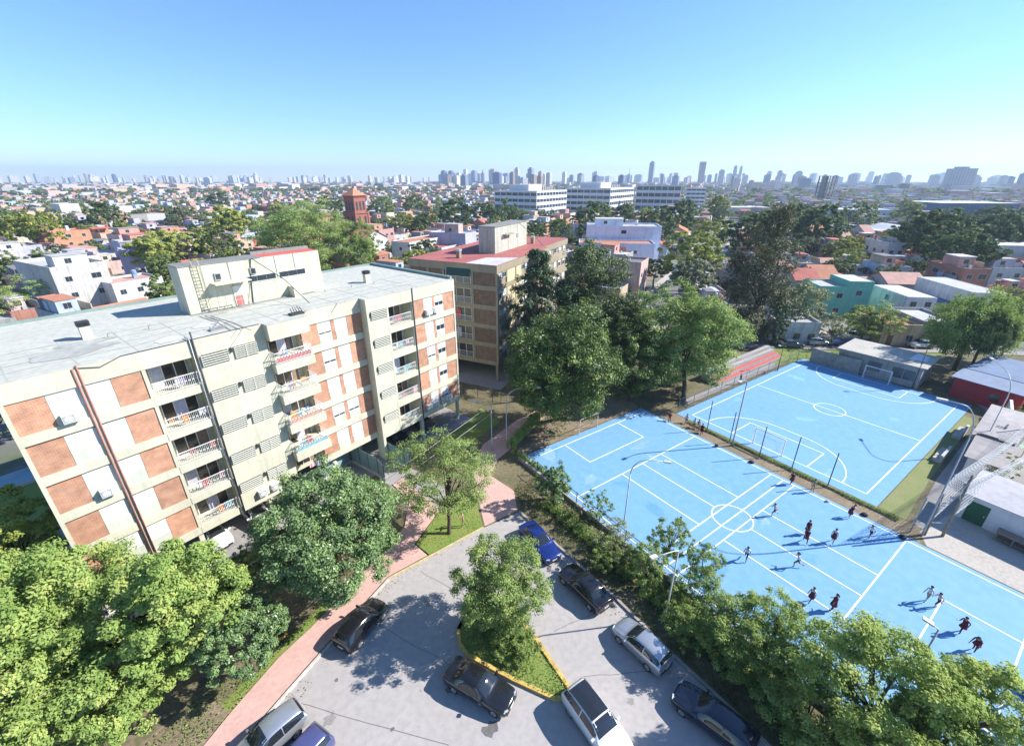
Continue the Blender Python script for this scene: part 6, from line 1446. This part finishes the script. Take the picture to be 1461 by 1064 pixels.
mh('low pink tiled house between the orange roofed hall and the apartment block', (590, 352), 5, -28, 630, d=14, wall='white', roof='red', gable=False, wins=(2, 1))
mh('long grey lilac wall building above the pink tiled house', (612, 333), 9, -20, 664, d=10, wall='lilac grey', wins=(0, 0), upper=(6, 2, 6, 4, 3.5, W_('pale pink'), RF('pale grey')), door=False)
# white office blocks: banded floors built floor by floor
officew = M('office_white', (.64, .65, .67), .7, .06, .3, streak=.08); officeg = glass('office_glass', (.05, .065, .09), .12)
def office(label, corner, toprow, az, pxr, pxl, nf, group=None, pent=True):
    P = G(*corner); h = ZAT(toprow, P); a = radians(az); w_ = wsolve(P, (cos(a), sin(a)), pxr, h); d_ = wsolve(P, (-sin(a), cos(a)), pxl, h)
    t = thing('office_building', label, 'office building', (P.x, P.y, 0), a, group); fh = h / nf
    MB().box(.25, w_ - .25, .25, d_ - .25, 0, h - .3).build('glazed_core', officeg, t)
    for k in range(nf + 1):
        z0 = max(0, k * fh - (1.1 if k else 0)); z1 = min(h, k * fh + (1.05 if k < nf else 0)); MB().box(0, w_, 0, d_, z0, z1).build('floor_band', officew, t)
    m = MB(); m.box(.1, .5, .1, .5, 0, h)
    n = max(3, int(w_ / 4.5)); 
    for q in range(n + 1): x = (w_ - .5) * q / n; m.box(x + .05, x + .45, .06, .3, .01, h - .02)
    n = max(3, int(d_ / 5))
    for q in range(n + 1): y = (d_ - .5) * q / n; m.box(.06, .3, y + .05, y + .45, .01, h - .02)
    m.build('pier', officew, t); MB().box(.5, w_ - .5, .5, d_ - .5, h + .001, h + .15).build('roof', RF('pale grey'), t)
    if pent:
        o = MB().box(w_ * .15, w_ * .55, d_ * .3, d_ * .75, h + .16, h + 4.2).build('penthouse', officew, t)
        for q in range(5): x = w_ * (.6 + .07 * q); MB().box(x, x + 1.8, d_ * .3, d_ * .5, h + .16, h + 2.4).build('roof_plant', W_('grey'), t)
    c = Vector((P.x, P.y, 0)) + Vector((cos(a), sin(a), 0)) * w_ / 2 + Vector((-sin(a), cos(a), 0)) * d_ / 2; OCC.append((c.x, c.y, hypot(w_, d_) * .45, w_, d_, a)); return t
office('white office block with blue banded windows, nearest of the office group', (765, 318), 273, 58, 809, 705, 5)
office('white office block partly hidden by a tall green tree, middle of the group', (868, 312), 269, 58, 905, 806, 5)
office('white office block with rows of dark square windows, last of the group', (904, 309), 264, -22, 973, 850, 5, pent=False)
office('narrow white end tower closing the office group', (976, 296), 268, -20, 1008, 962, 5, pent=False)
mh('blue white stepped building with stained upper walls and roof tanks', (838, 324), 12.5, -8, 944, d=14, wall=bluew, wins=(1, 0), door=False, upper=(3, 3, 10, 6, 2.6, bluew, RF('white')), tank=1, cat='building', name='town_building')
mh('low blue white front of the stepped building along the long street', (826, 348), 8, -8, 935, d=10, wall=bluew, roof='terracotta', wins=(2, 0), door=False)
# right hand town rows
mh('teal house of two flat roofed blocks facing the cross street', (1170, 410), 6.6, -7, 1212, d=8, wall=teal, roof='pale grey', wins=(2, 1), par=.3)
mh('taller teal block joined to the teal house, with a small square window', (1213, 402), 8.0, -7, 1248, d=8, wall=teal, roof='white', wins=(1, 1), par=.12, floors=2)
mh('white house with a silver sheet roof right of the teal blocks', (1296, 424), 6, -7, 1338, d=12, wall='white', roof='silver sheet', wins=(2, 1), par=0)
mh('house with a bright blue sheet terrace roof', (1336, 432), 4.6, -7, 1378, d=11, wall='grey', roof='blue sheet', wins=(2, 1), par=0)
mh('large white blank walled house behind the blue sheet terrace', (1390, 418), 7.5, -7, 1438, d=16, wall='white', roof='pale grey', wins=(0, 0), par=.1, door=False)
mh('low rendered house with a terracotta tiled roof on the cross street', (1262, 466), 3.6, -7, 1316, d=9, wall='sand', roof='terracotta', wins=(2, 0), par=.5)
mh('grey street front house behind the street trees', (1318, 462), 4.2, -7, 1372, d=10, wall='grey', roof='pale grey', wins=(3, 0))
mh('pale low house front behind the grey leaved street tree', (1110, 462), 3.8, -7, 1172, d=9, wall='white', roof='pale grey', wins=(3, 0))
mh('pinkish garage wall with a white roof at the corner of the long street', (1004, 418), 4, -7, 1036, d=10, wall='pale pink', roof='white', wins=(1, 0))
mh('maroon walled terrace house with a dark awning', (1400, 372), 7, -10, 1470, d=12, wall='brick red', roof='pink tiled', wins=(3, 0))
mh('white warehouse shed with a pale sheet roof at the frame edge', (1418, 350), 9, -10, 1500, d=22, wall='white', roof='white', wins=(0, 0), par=0, cat='warehouse', name='warehouse', door=False)
mh('long low pale blue factory with a row of square openings', (1190, 300), 8, -6, 1288, d=30, wall='pale blue', roof='silver sheet', wins=(10, 0), door=False, cat='factory', name='factory')
mh('long dark blue depot with a pale sheet roof near the broad silver tower', (1345, 290), 13, -4, 1457, d=40, wall=M('depot_blue', (.10, .14, .22), .8, .1, .3), roof='white', wins=(0, 0), door=False, cat='depot', name='depot', par=0)
mh('white market hall with a long pale roof above the dark tree grove', (1040, 296), 7, -4, 1100, d=20, wall='white', roof='white', wins=(0, 0), door=False, cat='market hall', name='market_hall', par=0)
# curved market roof
P = G(1232, 342); OCC.append((P.x, P.y, 16, 0, 0, 0)); t = thing('market_hall', 'market hall with a curved sagging roof and a dark glazed front', 'market hall', (P.x - 14, P.y, 0), radians(-8))
MB().box(0, 28, 0, 16, 0, 4.2).build('wall', glass('dull_front_glass', (.06, .07, .09), .25), t); m = MB(); n = 16
for q in range(n):
    x0, x1 = 30 * q / n - 1, 30 * (q + 1) / n - 1; f_ = lambda x: 4.4 + 2.6 * cos((x - 6) / 30 * pi * 1.25) ** 2
    for z in (0, .35): m.face([(x0, -1, f_(x0) + z), (x1, -1, f_(x1) + z), (x1, 17, f_(x1) + z), (x0, 17, f_(x0) + z)])
    m.face([(x0, -1, f_(x0)), (x1, -1, f_(x1)), (x1, -1, f_(x1) + .35), (x0, -1, f_(x0) + .35)])
m.build('roof', RF('silver sheet'), t)
# ---------------- generic houses on street grids
EXCL = [(-75, -40), (-62, 30), (-30, 72), (-27, 84), (-8, 112), (24, 112), (30, 100), (38, 92), (140, 84), (150, -40)]
def inside(x, y, A):
    r_ = False; j = len(A) - 1
    for i in range(len(A)):
        if (A[i][1] > y) != (A[j][1] > y) and x < (A[j][0] - A[i][0]) * (y - A[i][1]) / (A[j][1] - A[i][1] + 1e-9) + A[i][0]: r_ = not r_
        j = i
    return r_
def free(x, y, rad):
    if inside(x, y, EXCL): return False
    q = Vector((x, y, 0)) - so_; s, t_ = q.dot(sdv), q.dot(sn)
    if -20 < s < 262 and abs(t_) < 7 + rad * .6: return False
    for o in OCC:
        if o[3]:
            dx, dy = x - o[0], y - o[1]; u, v = dx * cos(o[5]) + dy * sin(o[5]), -dx * sin(o[5]) + dy * cos(o[5])
            if abs(u) < o[3] / 2 + rad * .75 and abs(v) < o[4] / 2 + rad * .75: return False
        elif (x - o[0])**2 + (y - o[1])**2 < (o[2] + rad * .7)**2: return False
    return True
LOTS = []; TREES = []
def grid(az, zone, maxd):
    a = radians(az); e1 = Vector((cos(a), sin(a), 0)); e2 = Vector((-sin(a), cos(a), 0)); rg = random.Random(int(az) + 99)
    BD = 40 if az > 0 else 27; PT = BD + 11; n1 = int(maxd * 1.5 / 106); n2 = int(maxd * 1.5 / PT)
    for b1 in range(-n1, n1 + 1):
        for b2 in range(-n2, n2 + 1):
            for row in (0, 1):
                x = 0.0
                while x < 95:
                    w_ = rg.choice((5.5, 6.5, 7, 8.5, 8.7, 8.7, 10, 13) if az > 0 else (4.6, 5.5, 6.5, 7, 8.5)) ; d_ = rg.uniform(8, 17) if az > 0 else rg.uniform(6, 13); p = e1 * (b1 * 106 + x) + e2 * (b2 * PT + (0 if row == 0 else BD - d_)); x += w_
                    c = p + e1 * w_ / 2 + e2 * d_ / 2; dd = hypot(c.x, c.y)
                    if dd > maxd or not zone(c.x, c.y): continue
                    px, py, dz = PX((c.x, c.y, 3))
                    if dz < 20 or px < -60 or px > 1520: continue
                    if rg.random() < (.16 if az > 0 else .06): TREES.append((c.x, c.y, rg.uniform(2.5, 5))); continue
                    if not free(c.x, c.y, hypot(w_, d_) / 2): continue
                    LOTS.append((dd, p, a, w_ - rg.choice((0, 0, .6)), d_, rg.random(), rg.random(), rg.random(), rg.random()))
                # trees in the yards and along the pavements
                for q in range(8):
                    c = e1 * (b1 * 106 + rg.uniform(0, 106)) + e2 * (b2 * PT + (rg.uniform(BD * .4, BD * .6) if rg.random() < .45 else rg.choice((-3.2, BD + 3.2)))); px, py, dz = PX((c.x, c.y, 3))
                    if dz > 20 and -60 < px < 1520 and hypot(c.x, c.y) < maxd and zone(c.x, c.y) and free(c.x, c.y, 4): TREES.append((c.x, c.y, rg.uniform(2.6, 5.4)))
right_zone = lambda x, y: (Vector((x, y, 0)) - so_).dot(sn) < -5 and y < 255
grid(-6, right_zone, 420)
grid(62, lambda x, y: not right_zone(x, y), 1000)
LOTS.sort(key=lambda l: l[0])
def grove(x, y):
    """the dark park behind the right hand rows carries trees, not houses"""
    px, py, dz = PX((x, y, 0)); return (1020 < px < 1215 and 318 < py < 347) or (1275 < px < 1500 and 322 < py < 350)
kept = []; GROVE = []
for l in LOTS:
    c = l[1] + Vector((cos(l[2]), sin(l[2]), 0)) * l[3] / 2
    if grove(c.x, c.y): GROVE.append(c); continue
    kept.append(l)
NH = 262
def hprops(l):
    dd, p, a, w_, d_, r1, r2, r3, r4 = l
    h = 3.0 if r1 < .55 else (5.6 if r1 < .93 else 8.4); h += r4 * .9
    return h, WALLS[int(r2 * len(WALLS))], ROOFS[int(r3 * len(ROOFS))]
for i, l in enumerate(kept[:NH]):
    dd, p, a, w_, d_, r1, r2, r3, r4 = l; h, wl, rf = hprops(l); gab = rf[0] in ('terracotta', 'red', 'pink tiled') and r4 < .55 and w_ < 9.5 and d_ < 13
    up = None
    if not gab and r4 > .5: uw, ud = w_ * (.35 + .3 * r1), d_ * (.3 + .25 * r2); up = (w_ * .08 + r3 * w_ * .2, d_ * .1 + d_ * .3 * r4, uw, ud, 2.5, W_(WALLS[int(r1 * 11)][0]), RF(ROOFS[int(r2 * 7)][0]))
    st = 'low' if h < 5 else ('two storey' if h < 8 else 'three storey')
    lab = '%s %s house, %s %s roof, %s' % (st, wl[0], rf[0], 'gable' if gab else 'flat', where(p))
    box_house(lab, p, a, w_, d_, h, W_(wl[0]), RF(rf[0]), par=.3 + .6 * r3 if not gab else 0, gable=gab, upper=up, wins=(1 + int(w_ / 5), 1 + int(d_ / 6)) if dd < 260 else ((1, 1) if dd < 330 else (0, 0)), tank=(1 if r2 < .5 else 2) if (r4 > .3 and not gab) else None, group='houses of the town', door=dd < 230, detail=dd < 330)
    tt = THINGS[-1]; hh = h + .07
    if r1 * 7 % 1 < .5 and not gab:      # lean-to sheet roof over a patio on the terrace
        ax, ay = w_ * .08, d_ * (.55 + .1 * r2); lw, ld = w_ * .55, d_ * .3; sh = MB().prism([(ax, ay), (ax + lw, ay), (ax + lw, ay + ld), (ax, ay + ld)], 0, 1)
        sh.v = [(v[0], v[1], hh + 1.9 + .12 * (v[1] - ay) + (.06 if v[2] > .5 else 0)) for v in sh.v]; sh.build('lean_to_roof', RF(('terracotta', 'silver sheet', 'red', 'dark grey')[int(r3 * 4)]), tt)
        for qx in (ax + .05, ax + lw - .1): MB().box(qx, qx + .08, ay + .05, ay + .13, hh, hh + 1.9).build('lean_to_post', greym, tt)
        MB().box(ax, ax + lw, ay + ld - .2, ay + ld - .05, hh, hh + 1.9).build('lean_to_wall', W_(WALLS[int(r2 * 11)][0]), tt)
    if r2 * 9 % 1 < .5 and not gab: MB().box(w_ - .35, w_ - .19, d_ * .2, d_ * .8, hh, h + 1.5).build('party_wall', W_(WALLS[int(r4 * 11)][0]), tt); MB().box(w_ * .3, w_ * .3 + .5, d_ * .82, d_ * .82 + .5, hh, hh + 1.7).build('chimney', W_(WALLS[int(r1 * 11)][0]), tt)
    if dd < 260: MB().box(w_ * .5, w_ * .5 + .7, d_ * .25, d_ * .25 + .35, hh, hh + .7).tube([(w_ * .62, d_ * .4, hh), (w_ * .62, d_ * .4, hh + 2.6)], .03, 4).build('roof_clutter', wmet, tt)
def far_boxes(name, items, label_mat):
    """items: p, az, w, d, h, wall colour, roof colour -> one object"""
    Vs, Cs = [], []
    for p, a, w_, d_, h, cw, cr in items:
        e1 = np.array([cos(a), sin(a), 0]) * w_; e2 = np.array([-sin(a), cos(a), 0]) * d_; o = np.array([p[0], p[1], 0.]); z = np.array([0, 0, h])
        c = [o, o + e1, o + e1 + e2, o + e2]
        for q in range(4): Vs.append([c[q], c[(q + 1) % 4], c[(q + 1) % 4] + z, c[q] + z]); Cs.append(cw)
        Vs.append([c[0] + z, c[1] + z, c[2] + z, c[3] + z]); Cs.append(cr)
    return tag(mobj(name, quads_mesh(name, np.array(Vs), label_mat, None, np.array(Cs))), None, None, None, 'stuff')
items = []
for l in kept[NH:]:
    h, wl, rf = hprops(l); items.append((l[1], l[2], l[3], l[4], h, wl[1], rf[1]))
    if l[8] > .5: e1 = Vector((cos(l[2]), sin(l[2]), 0)); items.append((l[1] + e1 * l[3] * .2, l[2], l[3] * .5, l[4] * .5, h + 2.6, WALLS[int(l[5] * 11)][1], rf[1]))
rg = random.Random(77)
for k in range(5200):
    d = 1000 * (4.0 ** rg.random()); ang = rg.uniform(-.92, .92); x, y = d * sin(ang), d * cos(ang)
    s = rg.uniform(9, 22) * (1 + d / 6000); wl, rf = rg.choice(WALLS), rg.choice(ROOFS)
    items.append(((x, y, 0), radians(62) + rg.choice((0, pi / 2)), s, s * rg.uniform(.6, 1.6), rg.choice((4, 5, 7, 7, 10, 13)) * (1 + .4 * (rg.random() < .1)), wl[1], rf[1]))
far_boxes('distant_houses', items, attrmat('distant_house_paint'))
# ---------------- town trees: a few crown meshes shared by many trees
TM = [leafmat('town_leaf_a', (.10, .15, .045), (.24, .31, .10), (.32, .36, .11), .7, .34), leafmat('town_leaf_b', (.18, .23, .05), (.40, .44, .11), (.48, .46, .12), .7, .34), leafmat('town_leaf_c', (.055, .095, .04), (.16, .22, .08), None, .7, .35), leafmat('town_leaf_d', (.13, .155, .085), (.28, .31, .17), None, .7, .4)]
KIND = []
for k in range(8):
    cm, C = crown_mesh('crown', TM[(0, 1, 2, 3, 0, 2, 1, 0)[k]], 1, 1, (.8, .72, .85, .7, .95, .62, .75, .85)[k], 70, 3000, .145, 300 + k, 'sparse' if k == 3 else ('dome' if k in (2, 5, 0, 6) else 'round'))
    KIND.append((cm, trunk_mb(.055, .8, C, 1.25, 6, 300 + k).mesh('trunk', BARK)))
KN = ['mid green', 'yellow green', 'dark green', 'grey green', 'mid green', 'dark green', 'yellow green', 'mid green']
def town_tree(x, y, rad, k, label, group='trees of the town', rz=None):
    t = thing('town_tree', label, 'tree', (x, y, 0), rg.uniform(0, 6.28), group, rad); mobj('crown', KIND[k][0], t, (0, 0, 1.25)); mobj('trunk', KIND[k][1], t); return t
def ct(px, py, rpx, k, label):
    rad = 4.0
    for q in range(8): c = G(px, py, min(1.25 * rad, 24)); rad = min(rpx * PX(c)[2] / FOC, 16)
    OCC.append((c.x, c.y, rad * .5, 0, 0, 0)); town_tree(c.x, c.y, rad, k, label, None)
for a in ((985, 362, 42, 6, 'bright green tree arching over the long street'), (1012, 332, 26, 6, 'bright green tree further up the long street'), (990, 396, 34, 3, 'greyish street tree at the near end of the long street'), (935, 384, 22, 5, 'dark street tree by the blue white building'),
          (850, 300, 26, 0, 'tall green tree standing before the middle office block'), (888, 306, 16, 2, 'dark tree before the last office block'), (725, 304, 18, 4, 'tree before the nearest office block'), (940, 298, 28, 2, 'dark round tree at the end of the office group'), (972, 300, 26, 2, 'second dark round tree at the end of the office group'), (1026, 290, 18, 1, 'yellowish tree by the narrow white end tower'),
          (1125, 312, 32, 2, 'big dark round tree behind the tall gum'), (1170, 316, 34, 2, 'big dark round tree right of the gum'), (1075, 312, 36, 2, 'big dark tree in the grove left of the gum'), (1225, 306, 22, 0, 'green tree before the pale blue factory'), (1300, 300, 18, 1, 'yellow tree at the end of the pale blue factory'),
          (1335, 328, 40, 2, 'dark park tree before the depot'), (1380, 324, 44, 5, 'broad dark park tree below the broad silver tower'), (1430, 330, 36, 2, 'dark park tree near the white warehouse'), (1462, 318, 36, 5, 'dark park tree at the frame edge'), (1310, 336, 34, 5, 'dark park tree at the left end of the park'), (1357, 338, 36, 2, 'dark park tree in the second row of the park'), (1405, 340, 30, 2, 'dark park tree behind the terrace houses'),
          (610, 318, 18, 0, 'green tree right of the orange roofed hall'), (650, 296, 24, 2, 'dark tree group beyond the grey lilac wall'), (690, 302, 20, 5, 'dark tree beyond the red roofed block'), (575, 318, 18, 6, 'yellowish tree behind the orange roofed hall'), (545, 296, 20, 0, 'green tree right of the church tower'), (470, 296, 18, 2, 'dark tree left of the church tower'),
          (40, 312, 34, 6, 'yellow green tree mass left of the brick orange terrace'), (12, 322, 24, 0, 'green tree at the frame edge of the town'), (215, 358, 34, 1, 'yellow green garden tree behind the stair house'), (262, 352, 30, 6, 'bright garden tree behind the stair house'), (310, 350, 28, 0, 'green garden tree right of the stair house roof'), (185, 335, 22, 1, 'yellow tree above the lilac house'),
          (255, 308, 18, 3, 'grey green tree in the middle of the town'), (325, 306, 30, 1, 'long yellow green tree in the middle of the town'), (150, 306, 22, 0, 'green tree beyond the brick orange terrace'), (395, 300, 14, 1, 'bright small tree in the middle of the town'), (310, 278, 14, 2, 'dark round tree in the far town'), (590, 290, 16, 0, 'green tree in the far town right of the church'), (760, 330, 20, 5, 'dark hedge tree at the foot of the nearest office block'), (800, 326, 16, 0, 'green tree beside the middle office block'),
          (1240, 392, 14, 3, 'small grey tree above the teal house'), (1310, 398, 12, 0, 'small green tree between the roofs'), (1150, 352, 18, 3, 'grey tree behind the first right hand roofs'), (595, 372, 22, 6, 'bright tree at the side of the red roofed block'), (1035, 402, 16, 5, 'dark tree at the corner of the long street')):
    ct(*a)
for c in GROVE[::3]: TREES.append((c.x, c.y, rg.uniform(5, 7.5)))
TREES.sort(key=lambda q: hypot(q[0], q[1]) / q[2])
NTR = 290
for x, y, rad in TREES[:NTR]:
    if not free(x, y, rad * .3): continue
    k = rg.randrange(8) if not grove(x, y) else rg.choice((2, 5)); town_tree(x, y, rad, k, '%s tree in the town %s' % (KN[k], where((x, y, 0))))
def far_trees(name, pts, nl, mat, seed):
    rng = np.random.default_rng(seed); A = np.array(pts); n = len(A); idx = np.repeat(np.arange(n), nl); d = unit(rng.normal(size=(n * nl, 3))); d[:, 2] = np.abs(d[:, 2]) * .9 - .2
    r_ = A[idx, 2:3]; P = np.column_stack([A[idx, 0], A[idx, 1], A[idx, 2] * 1.15]) + d * r_ * rng.uniform(.55, 1.05, (n * nl, 1)) * np.array([1, 1, .8])
    size = A[idx, 2] * .62; Nn = unit(d + rng.normal(size=d.shape) * .4); V = leaves(P, Nn, 1.0, rng); ctr = V.mean(1, keepdims=True); V = ctr + (V - ctr) * size[:, None, None]
    t0 = rng.uniform(0, 1, n); return tag(mobj(name, quads_mesh(name, V, mat, np.clip(.7 * t0[idx] + .3 * rng.uniform(0, 1, n * nl), 0, 1))), None, None, None, 'stuff')
pts = [(x, y, r_) for x, y, r_ in TREES[NTR:]]
for k in range(5200):
    d = 950 * (4.3 ** rg.random()); ang = rg.uniform(-.95, .95); x, y = d * sin(ang), d * cos(ang); cl_ = sin(x * .006 + 1) * sin(y * .004) + rg.gauss(0, .5)
    if cl_ > -.4: pts.append((x, y, rg.uniform(4, 8.5)))
far_trees('distant_trees', pts, 34, leafmat('distant_leaf', (.06, .10, .04), (.19, .24, .085), (.28, .30, .10), .7, .4), 91)
# ---------------- towers of the skyline
TWM = {}
for nm, wc, gc in (('white', (.66, .65, .63), (.36, .37, .40)), ('cream', (.60, .55, .47), (.33, .32, .33)), ('pale grey', (.50, .51, .53), (.26, .27, .30)), ('blue grey', (.22, .26, .34), (.10, .12, .17)), ('dark blue', (.08, .12, .24), (.04, .06, .12)), ('pinkish', (.48, .36, .32), (.2, .18, .2)), ('brown', (.28, .21, .17), (.11, .1, .1))):
    TWM[nm] = facademat('tower_' + nm.replace(' ', '_'), wc, gc, 4.2, 3.1, .5, .45)
def tower(label, px, toprow, wpx, dist, col, az=62, asp=.8, crown=None, group='skyline towers', name='tower_block'):
    c = G(px, HOR + EYE / dist * FOC * .999, 0) if False else None
    # the foot lies on the sight line's ground trace at the given distance
    u = (px - CX) / FOC; x = u * dist * 1.0 / 1.0; y = dist
    # correct x for the pitch of the view
    for q in range(4): x += (px - PX((x, y, 20))[0]) * PX((x, y, 20))[2] / FOC
    h = ZAT(toprow, (x, y, 0)); w_ = wpx * PX((x, y, 20))[2] / FOC * .78
    t = thing(name, label, 'tower block', (x, y, 0), radians(az), group); s = w_ / 2; dp = s * asp
    if crown == 'twist':
        m = MB(); n = 14; pr = []
        for k in range(n + 1):
            z = h * k / n; tw = .0 + .5 * (k / n); sc_ = 1 - .12 * (k / n); cs = [(s * sc_ * cos(tw + pi / 4 + q * pi / 2) * 1.3, s * sc_ * sin(tw + pi / 4 + q * pi / 2) * 1.3, z) for q in range(4)]; pr.append(cs)
        for k in range(n):
            for q in range(4): m.face([pr[k][q], pr[k][(q + 1) % 4], pr[k + 1][(q + 1) % 4], pr[k + 1][q]])
        m.face(pr[-1]); m.build('shaft', TWM[col], t)
    else:
        MB().box(-s, s, -dp, dp, 0, h * .94).build('shaft', TWM[col], t)
        MB().box(-s * .55, s * .4, -dp * .6, dp * .6, h * .94 + .01, h).build('roof_house', TWM[col], t)
    if crown == 'spire': MB().tube([(0, 0, h), (0, 0, h * 1.25)], [s * .6, .2], 8).build('spire', TWM['dark blue'], t)
    if crown == 'mast': MB().tube([(0, 0, h), (0, 0, h * 1.5)], [1.2, .5], 6).build('mast', darkm, t)
    if crown == 'dome': MB().lathe([(s * .9, 0), (s * .8, h * .12), (s * .5, h * .2), (.2, h * .24)], (0, 0, h * .94), 10).build('dome', TWM['pale grey'], t)
    return t
for a in (('dark blue twin tower, first of the tight pair', 634, 243, 9, 2300, 'dark blue'), ('dark blue twin tower, second of the tight pair', 644, 243.5, 9, 2300, 'dark blue'), ('pale yellowish tower beside the dark blue pair', 655, 246, 7, 2300, 'cream'), ('pale tower with a tank on top left of the dark spire', 665, 241, 7, 2500, 'white'),
          ('blue grey slab beneath the dark spire', 677, 243, 10, 2500, 'blue grey'), ('round topped pinkish tower right of the dark spire', 704, 241, 14, 2500, 'pinkish'), ('dark brown tower left of the office group', 731, 245, 9, 1500, 'brown'), ('pale blue tower above the nearest office block', 738, 239, 9, 1700, 'pale grey'), ('blue tower above the nearest office block', 757, 239, 10, 1700, 'blue grey'),
          ('pinkish pale tower over the nearest office block', 771, 244, 8, 1600, 'pinkish'), ('pale grey tower over the middle office block', 783, 246, 10, 1600, 'pale grey'), ('pale tower over the roof plant of the middle block', 805, 245, 8, 1900, 'white'), ('slim pale tower above the middle office block', 850, 244, 6, 1900, 'pale grey'), ('blue grey slab over the last office block', 828, 247, 11, 1900, 'blue grey'),
          ('tall lone blue grey tower above the office group', 928, 230, 10, 2100, 'blue grey'), ('pair of pale towers left of the gum tree, wider one', 1028, 242, 12, 1700, 'pale grey'), ('tall slim pale tower of the close pair', 1046, 236, 7, 1800, 'pale grey'), ('tall slim pale tower closing the pair', 1054, 236.5, 6, 1800, 'white'), ('sand coloured slab below the slim pair', 1051, 254, 16, 1100, 'cream'), ('pinkish slab right of the sand coloured slab', 1072, 257, 11, 1100, 'pinkish'),
          ('pale slab with a roof house above the gum tree', 1110, 243, 10, 1700, 'pale grey'), ('blue white rounded slab above the grove', 1137, 244, 14, 1600, 'pale grey'), ('blue slab left of the concrete frame', 1148, 254, 22, 1150, 'blue grey'), ('white grid slab above the grove', 1105, 257, 26, 1000, 'white'), ('blue slab right of the concrete frame tower', 1190, 250, 12, 1400, 'blue grey'), ('pale slab far right of the concrete frame', 1215, 248, 16, 1500, 'pale grey'),
          ('wide pale blue slab in the right skyline', 1272, 246, 22, 1500, 'pale grey'), ('grey slab over the yellow tree', 1290, 262, 18, 900, 'brown'), ('greenish grey slab left of the silver tower', 1315, 268, 16, 850, 'brown'), ('pale slab left of the broad silver tower', 1332, 249, 13, 1300, 'pale grey'), ('blue grey slab at the frame edge of the skyline', 1458, 246, 12, 1300, 'blue grey'), ('pale slab right of the broad silver tower', 1430, 250, 12, 1300, 'pale grey')):
    tower(*a)
tower('broad silver tower with vertical window bands, largest in the right skyline', 1365, 238, 36, 860, 'pale grey', -25, .7)
tower('twisted narrowing tower with a darker top', 999, 231, 11, 1750, 'pinkish', crown='twist')
tower('pale block under the twisted tower', 1000, 268, 20, 640, 'white', -20)
tower('dark pointed spire in the distant skyline', 689, 246, 5, 2700, 'dark blue', crown='spire', name='spire'); tower('distant tower with a thin mast', 897, 248, 5, 2600, 'blue grey', crown='mast'); tower('distant domed tower left of the church', 366, 249, 7, 2600, 'cream', crown='dome'); tower('thin dark distant tower in the left skyline', 124, 247, 3, 2600, 'brown')
# concrete frame under construction
P = G(1172, 290); t = thing('unfinished_tower', 'bare dark concrete frame tower with open floors', 'unfinished building', (P.x, P.y, 0), radians(30)); h = ZAT(251, P); m = MB()
for k in range(9): m.box(-8, 8, -7, 7, h * k / 8 - .4, h * k / 8)
for x in (-7.5, 0, 7.5):
    for y in (-6.5, 6.5): m.box(x - .6, x + .6, y - .6, y + .6, .01, h - .41)
m.box(-8, -2, -2, 3, .02, h - .42); m.build('frame', M('raw_concrete', (.20, .19, .19), .9, .2, .5), t)
cols = list(TWM)
for k in range(235):
    px = rg.uniform(-10, 1475); lf = px < 620
    far = rg.uniform(2400, 4200) if lf or rg.random() < .5 else rg.uniform(1200, 2600)
    top = rg.uniform(250, 254) if lf else rg.uniform(246.5, 253.5)
    if k % 9 == 0: top -= rg.uniform(1, 3)
    col = rg.choice(cols[:3] if lf and rg.random() < .85 else cols[:7]); ww = rg.uniform(3, 9) if lf else rg.uniform(5, 14)
    x = (px - CX) / FOC * far
    tower('%s %s skyline tower %s' % ('slim' if ww < 5.5 else ('medium' if ww < 9 else 'broad'), col, where((x * .92, far, 0))), px, top, ww, far, col, rg.choice((62, 62, -28, 40)), rg.uniform(.5, 1))
# ---------------- town clutter that reads at distance: floodlight poles
for px in (322, 332, 345, 356, 367, 379, 391):
    P = G(px, 300); t = thing('floodlight_mast', 'thin pale distant floodlight mast %s' % where(P), 'mast', (P.x, P.y, 0), 0, 'masts of the distant sports ground'); MB().tube([(0, 0, 0), (0, 0, 15)], [.3, .18], 5).build('pole', polem, t); MB().box(-.9, .9, -.15, .15, 15, 16).build('lamp_panel', wmet, t)
# ---------------- air
hz = MB().box(-5200, 5200, -700, 5500, -1.0, 150).build('haze', None or [])
hm = bpy.data.materials.new('haze_air'); hm.use_nodes = True; N = hm.node_tree.nodes; L = hm.node_tree.links; N.clear()
pv = N.new('ShaderNodeVolumePrincipled'); pv.inputs['Color'].default_value = (.60, .78, 1.0, 1); pv.inputs['Density'].default_value = .0002; pv.inputs['Anisotropy'].default_value = .2
out = N.new('ShaderNodeOutputMaterial'); L.new(pv.outputs[0], out.inputs['Volume']); hz.data.materials.append(hm); tag(hz, None, None, None, 'stuff')
# ---------------- labels that single out: things alike are told apart by their order across the view
ONES = 'zeroth first second third fourth fifth sixth seventh eighth ninth tenth eleventh twelfth thirteenth fourteenth fifteenth sixteenth seventeenth eighteenth nineteenth'.split()
def ordn(n):
    if n < 20: return ONES[n]
    T_ = {2: 'twenty', 3: 'thirty', 4: 'forty', 5: 'fifty'}[n // 10]; return T_ + '-' + ONES[n % 10] if n % 10 else T_[:-1] + 'ieth'
bpy.context.view_layer.update()
by = {}
for o in THINGS:
    if o.parent is None and o.get('label'): by.setdefault(o['label'], []).append(o)
for lab, os_ in by.items():
    if len(os_) > 1:
        os_.sort(key=lambda o: PX(o.location)[0])
        for i, o in enumerate(os_): o['label'] = lab + ', ' + ordn(i + 1) + ' from left'
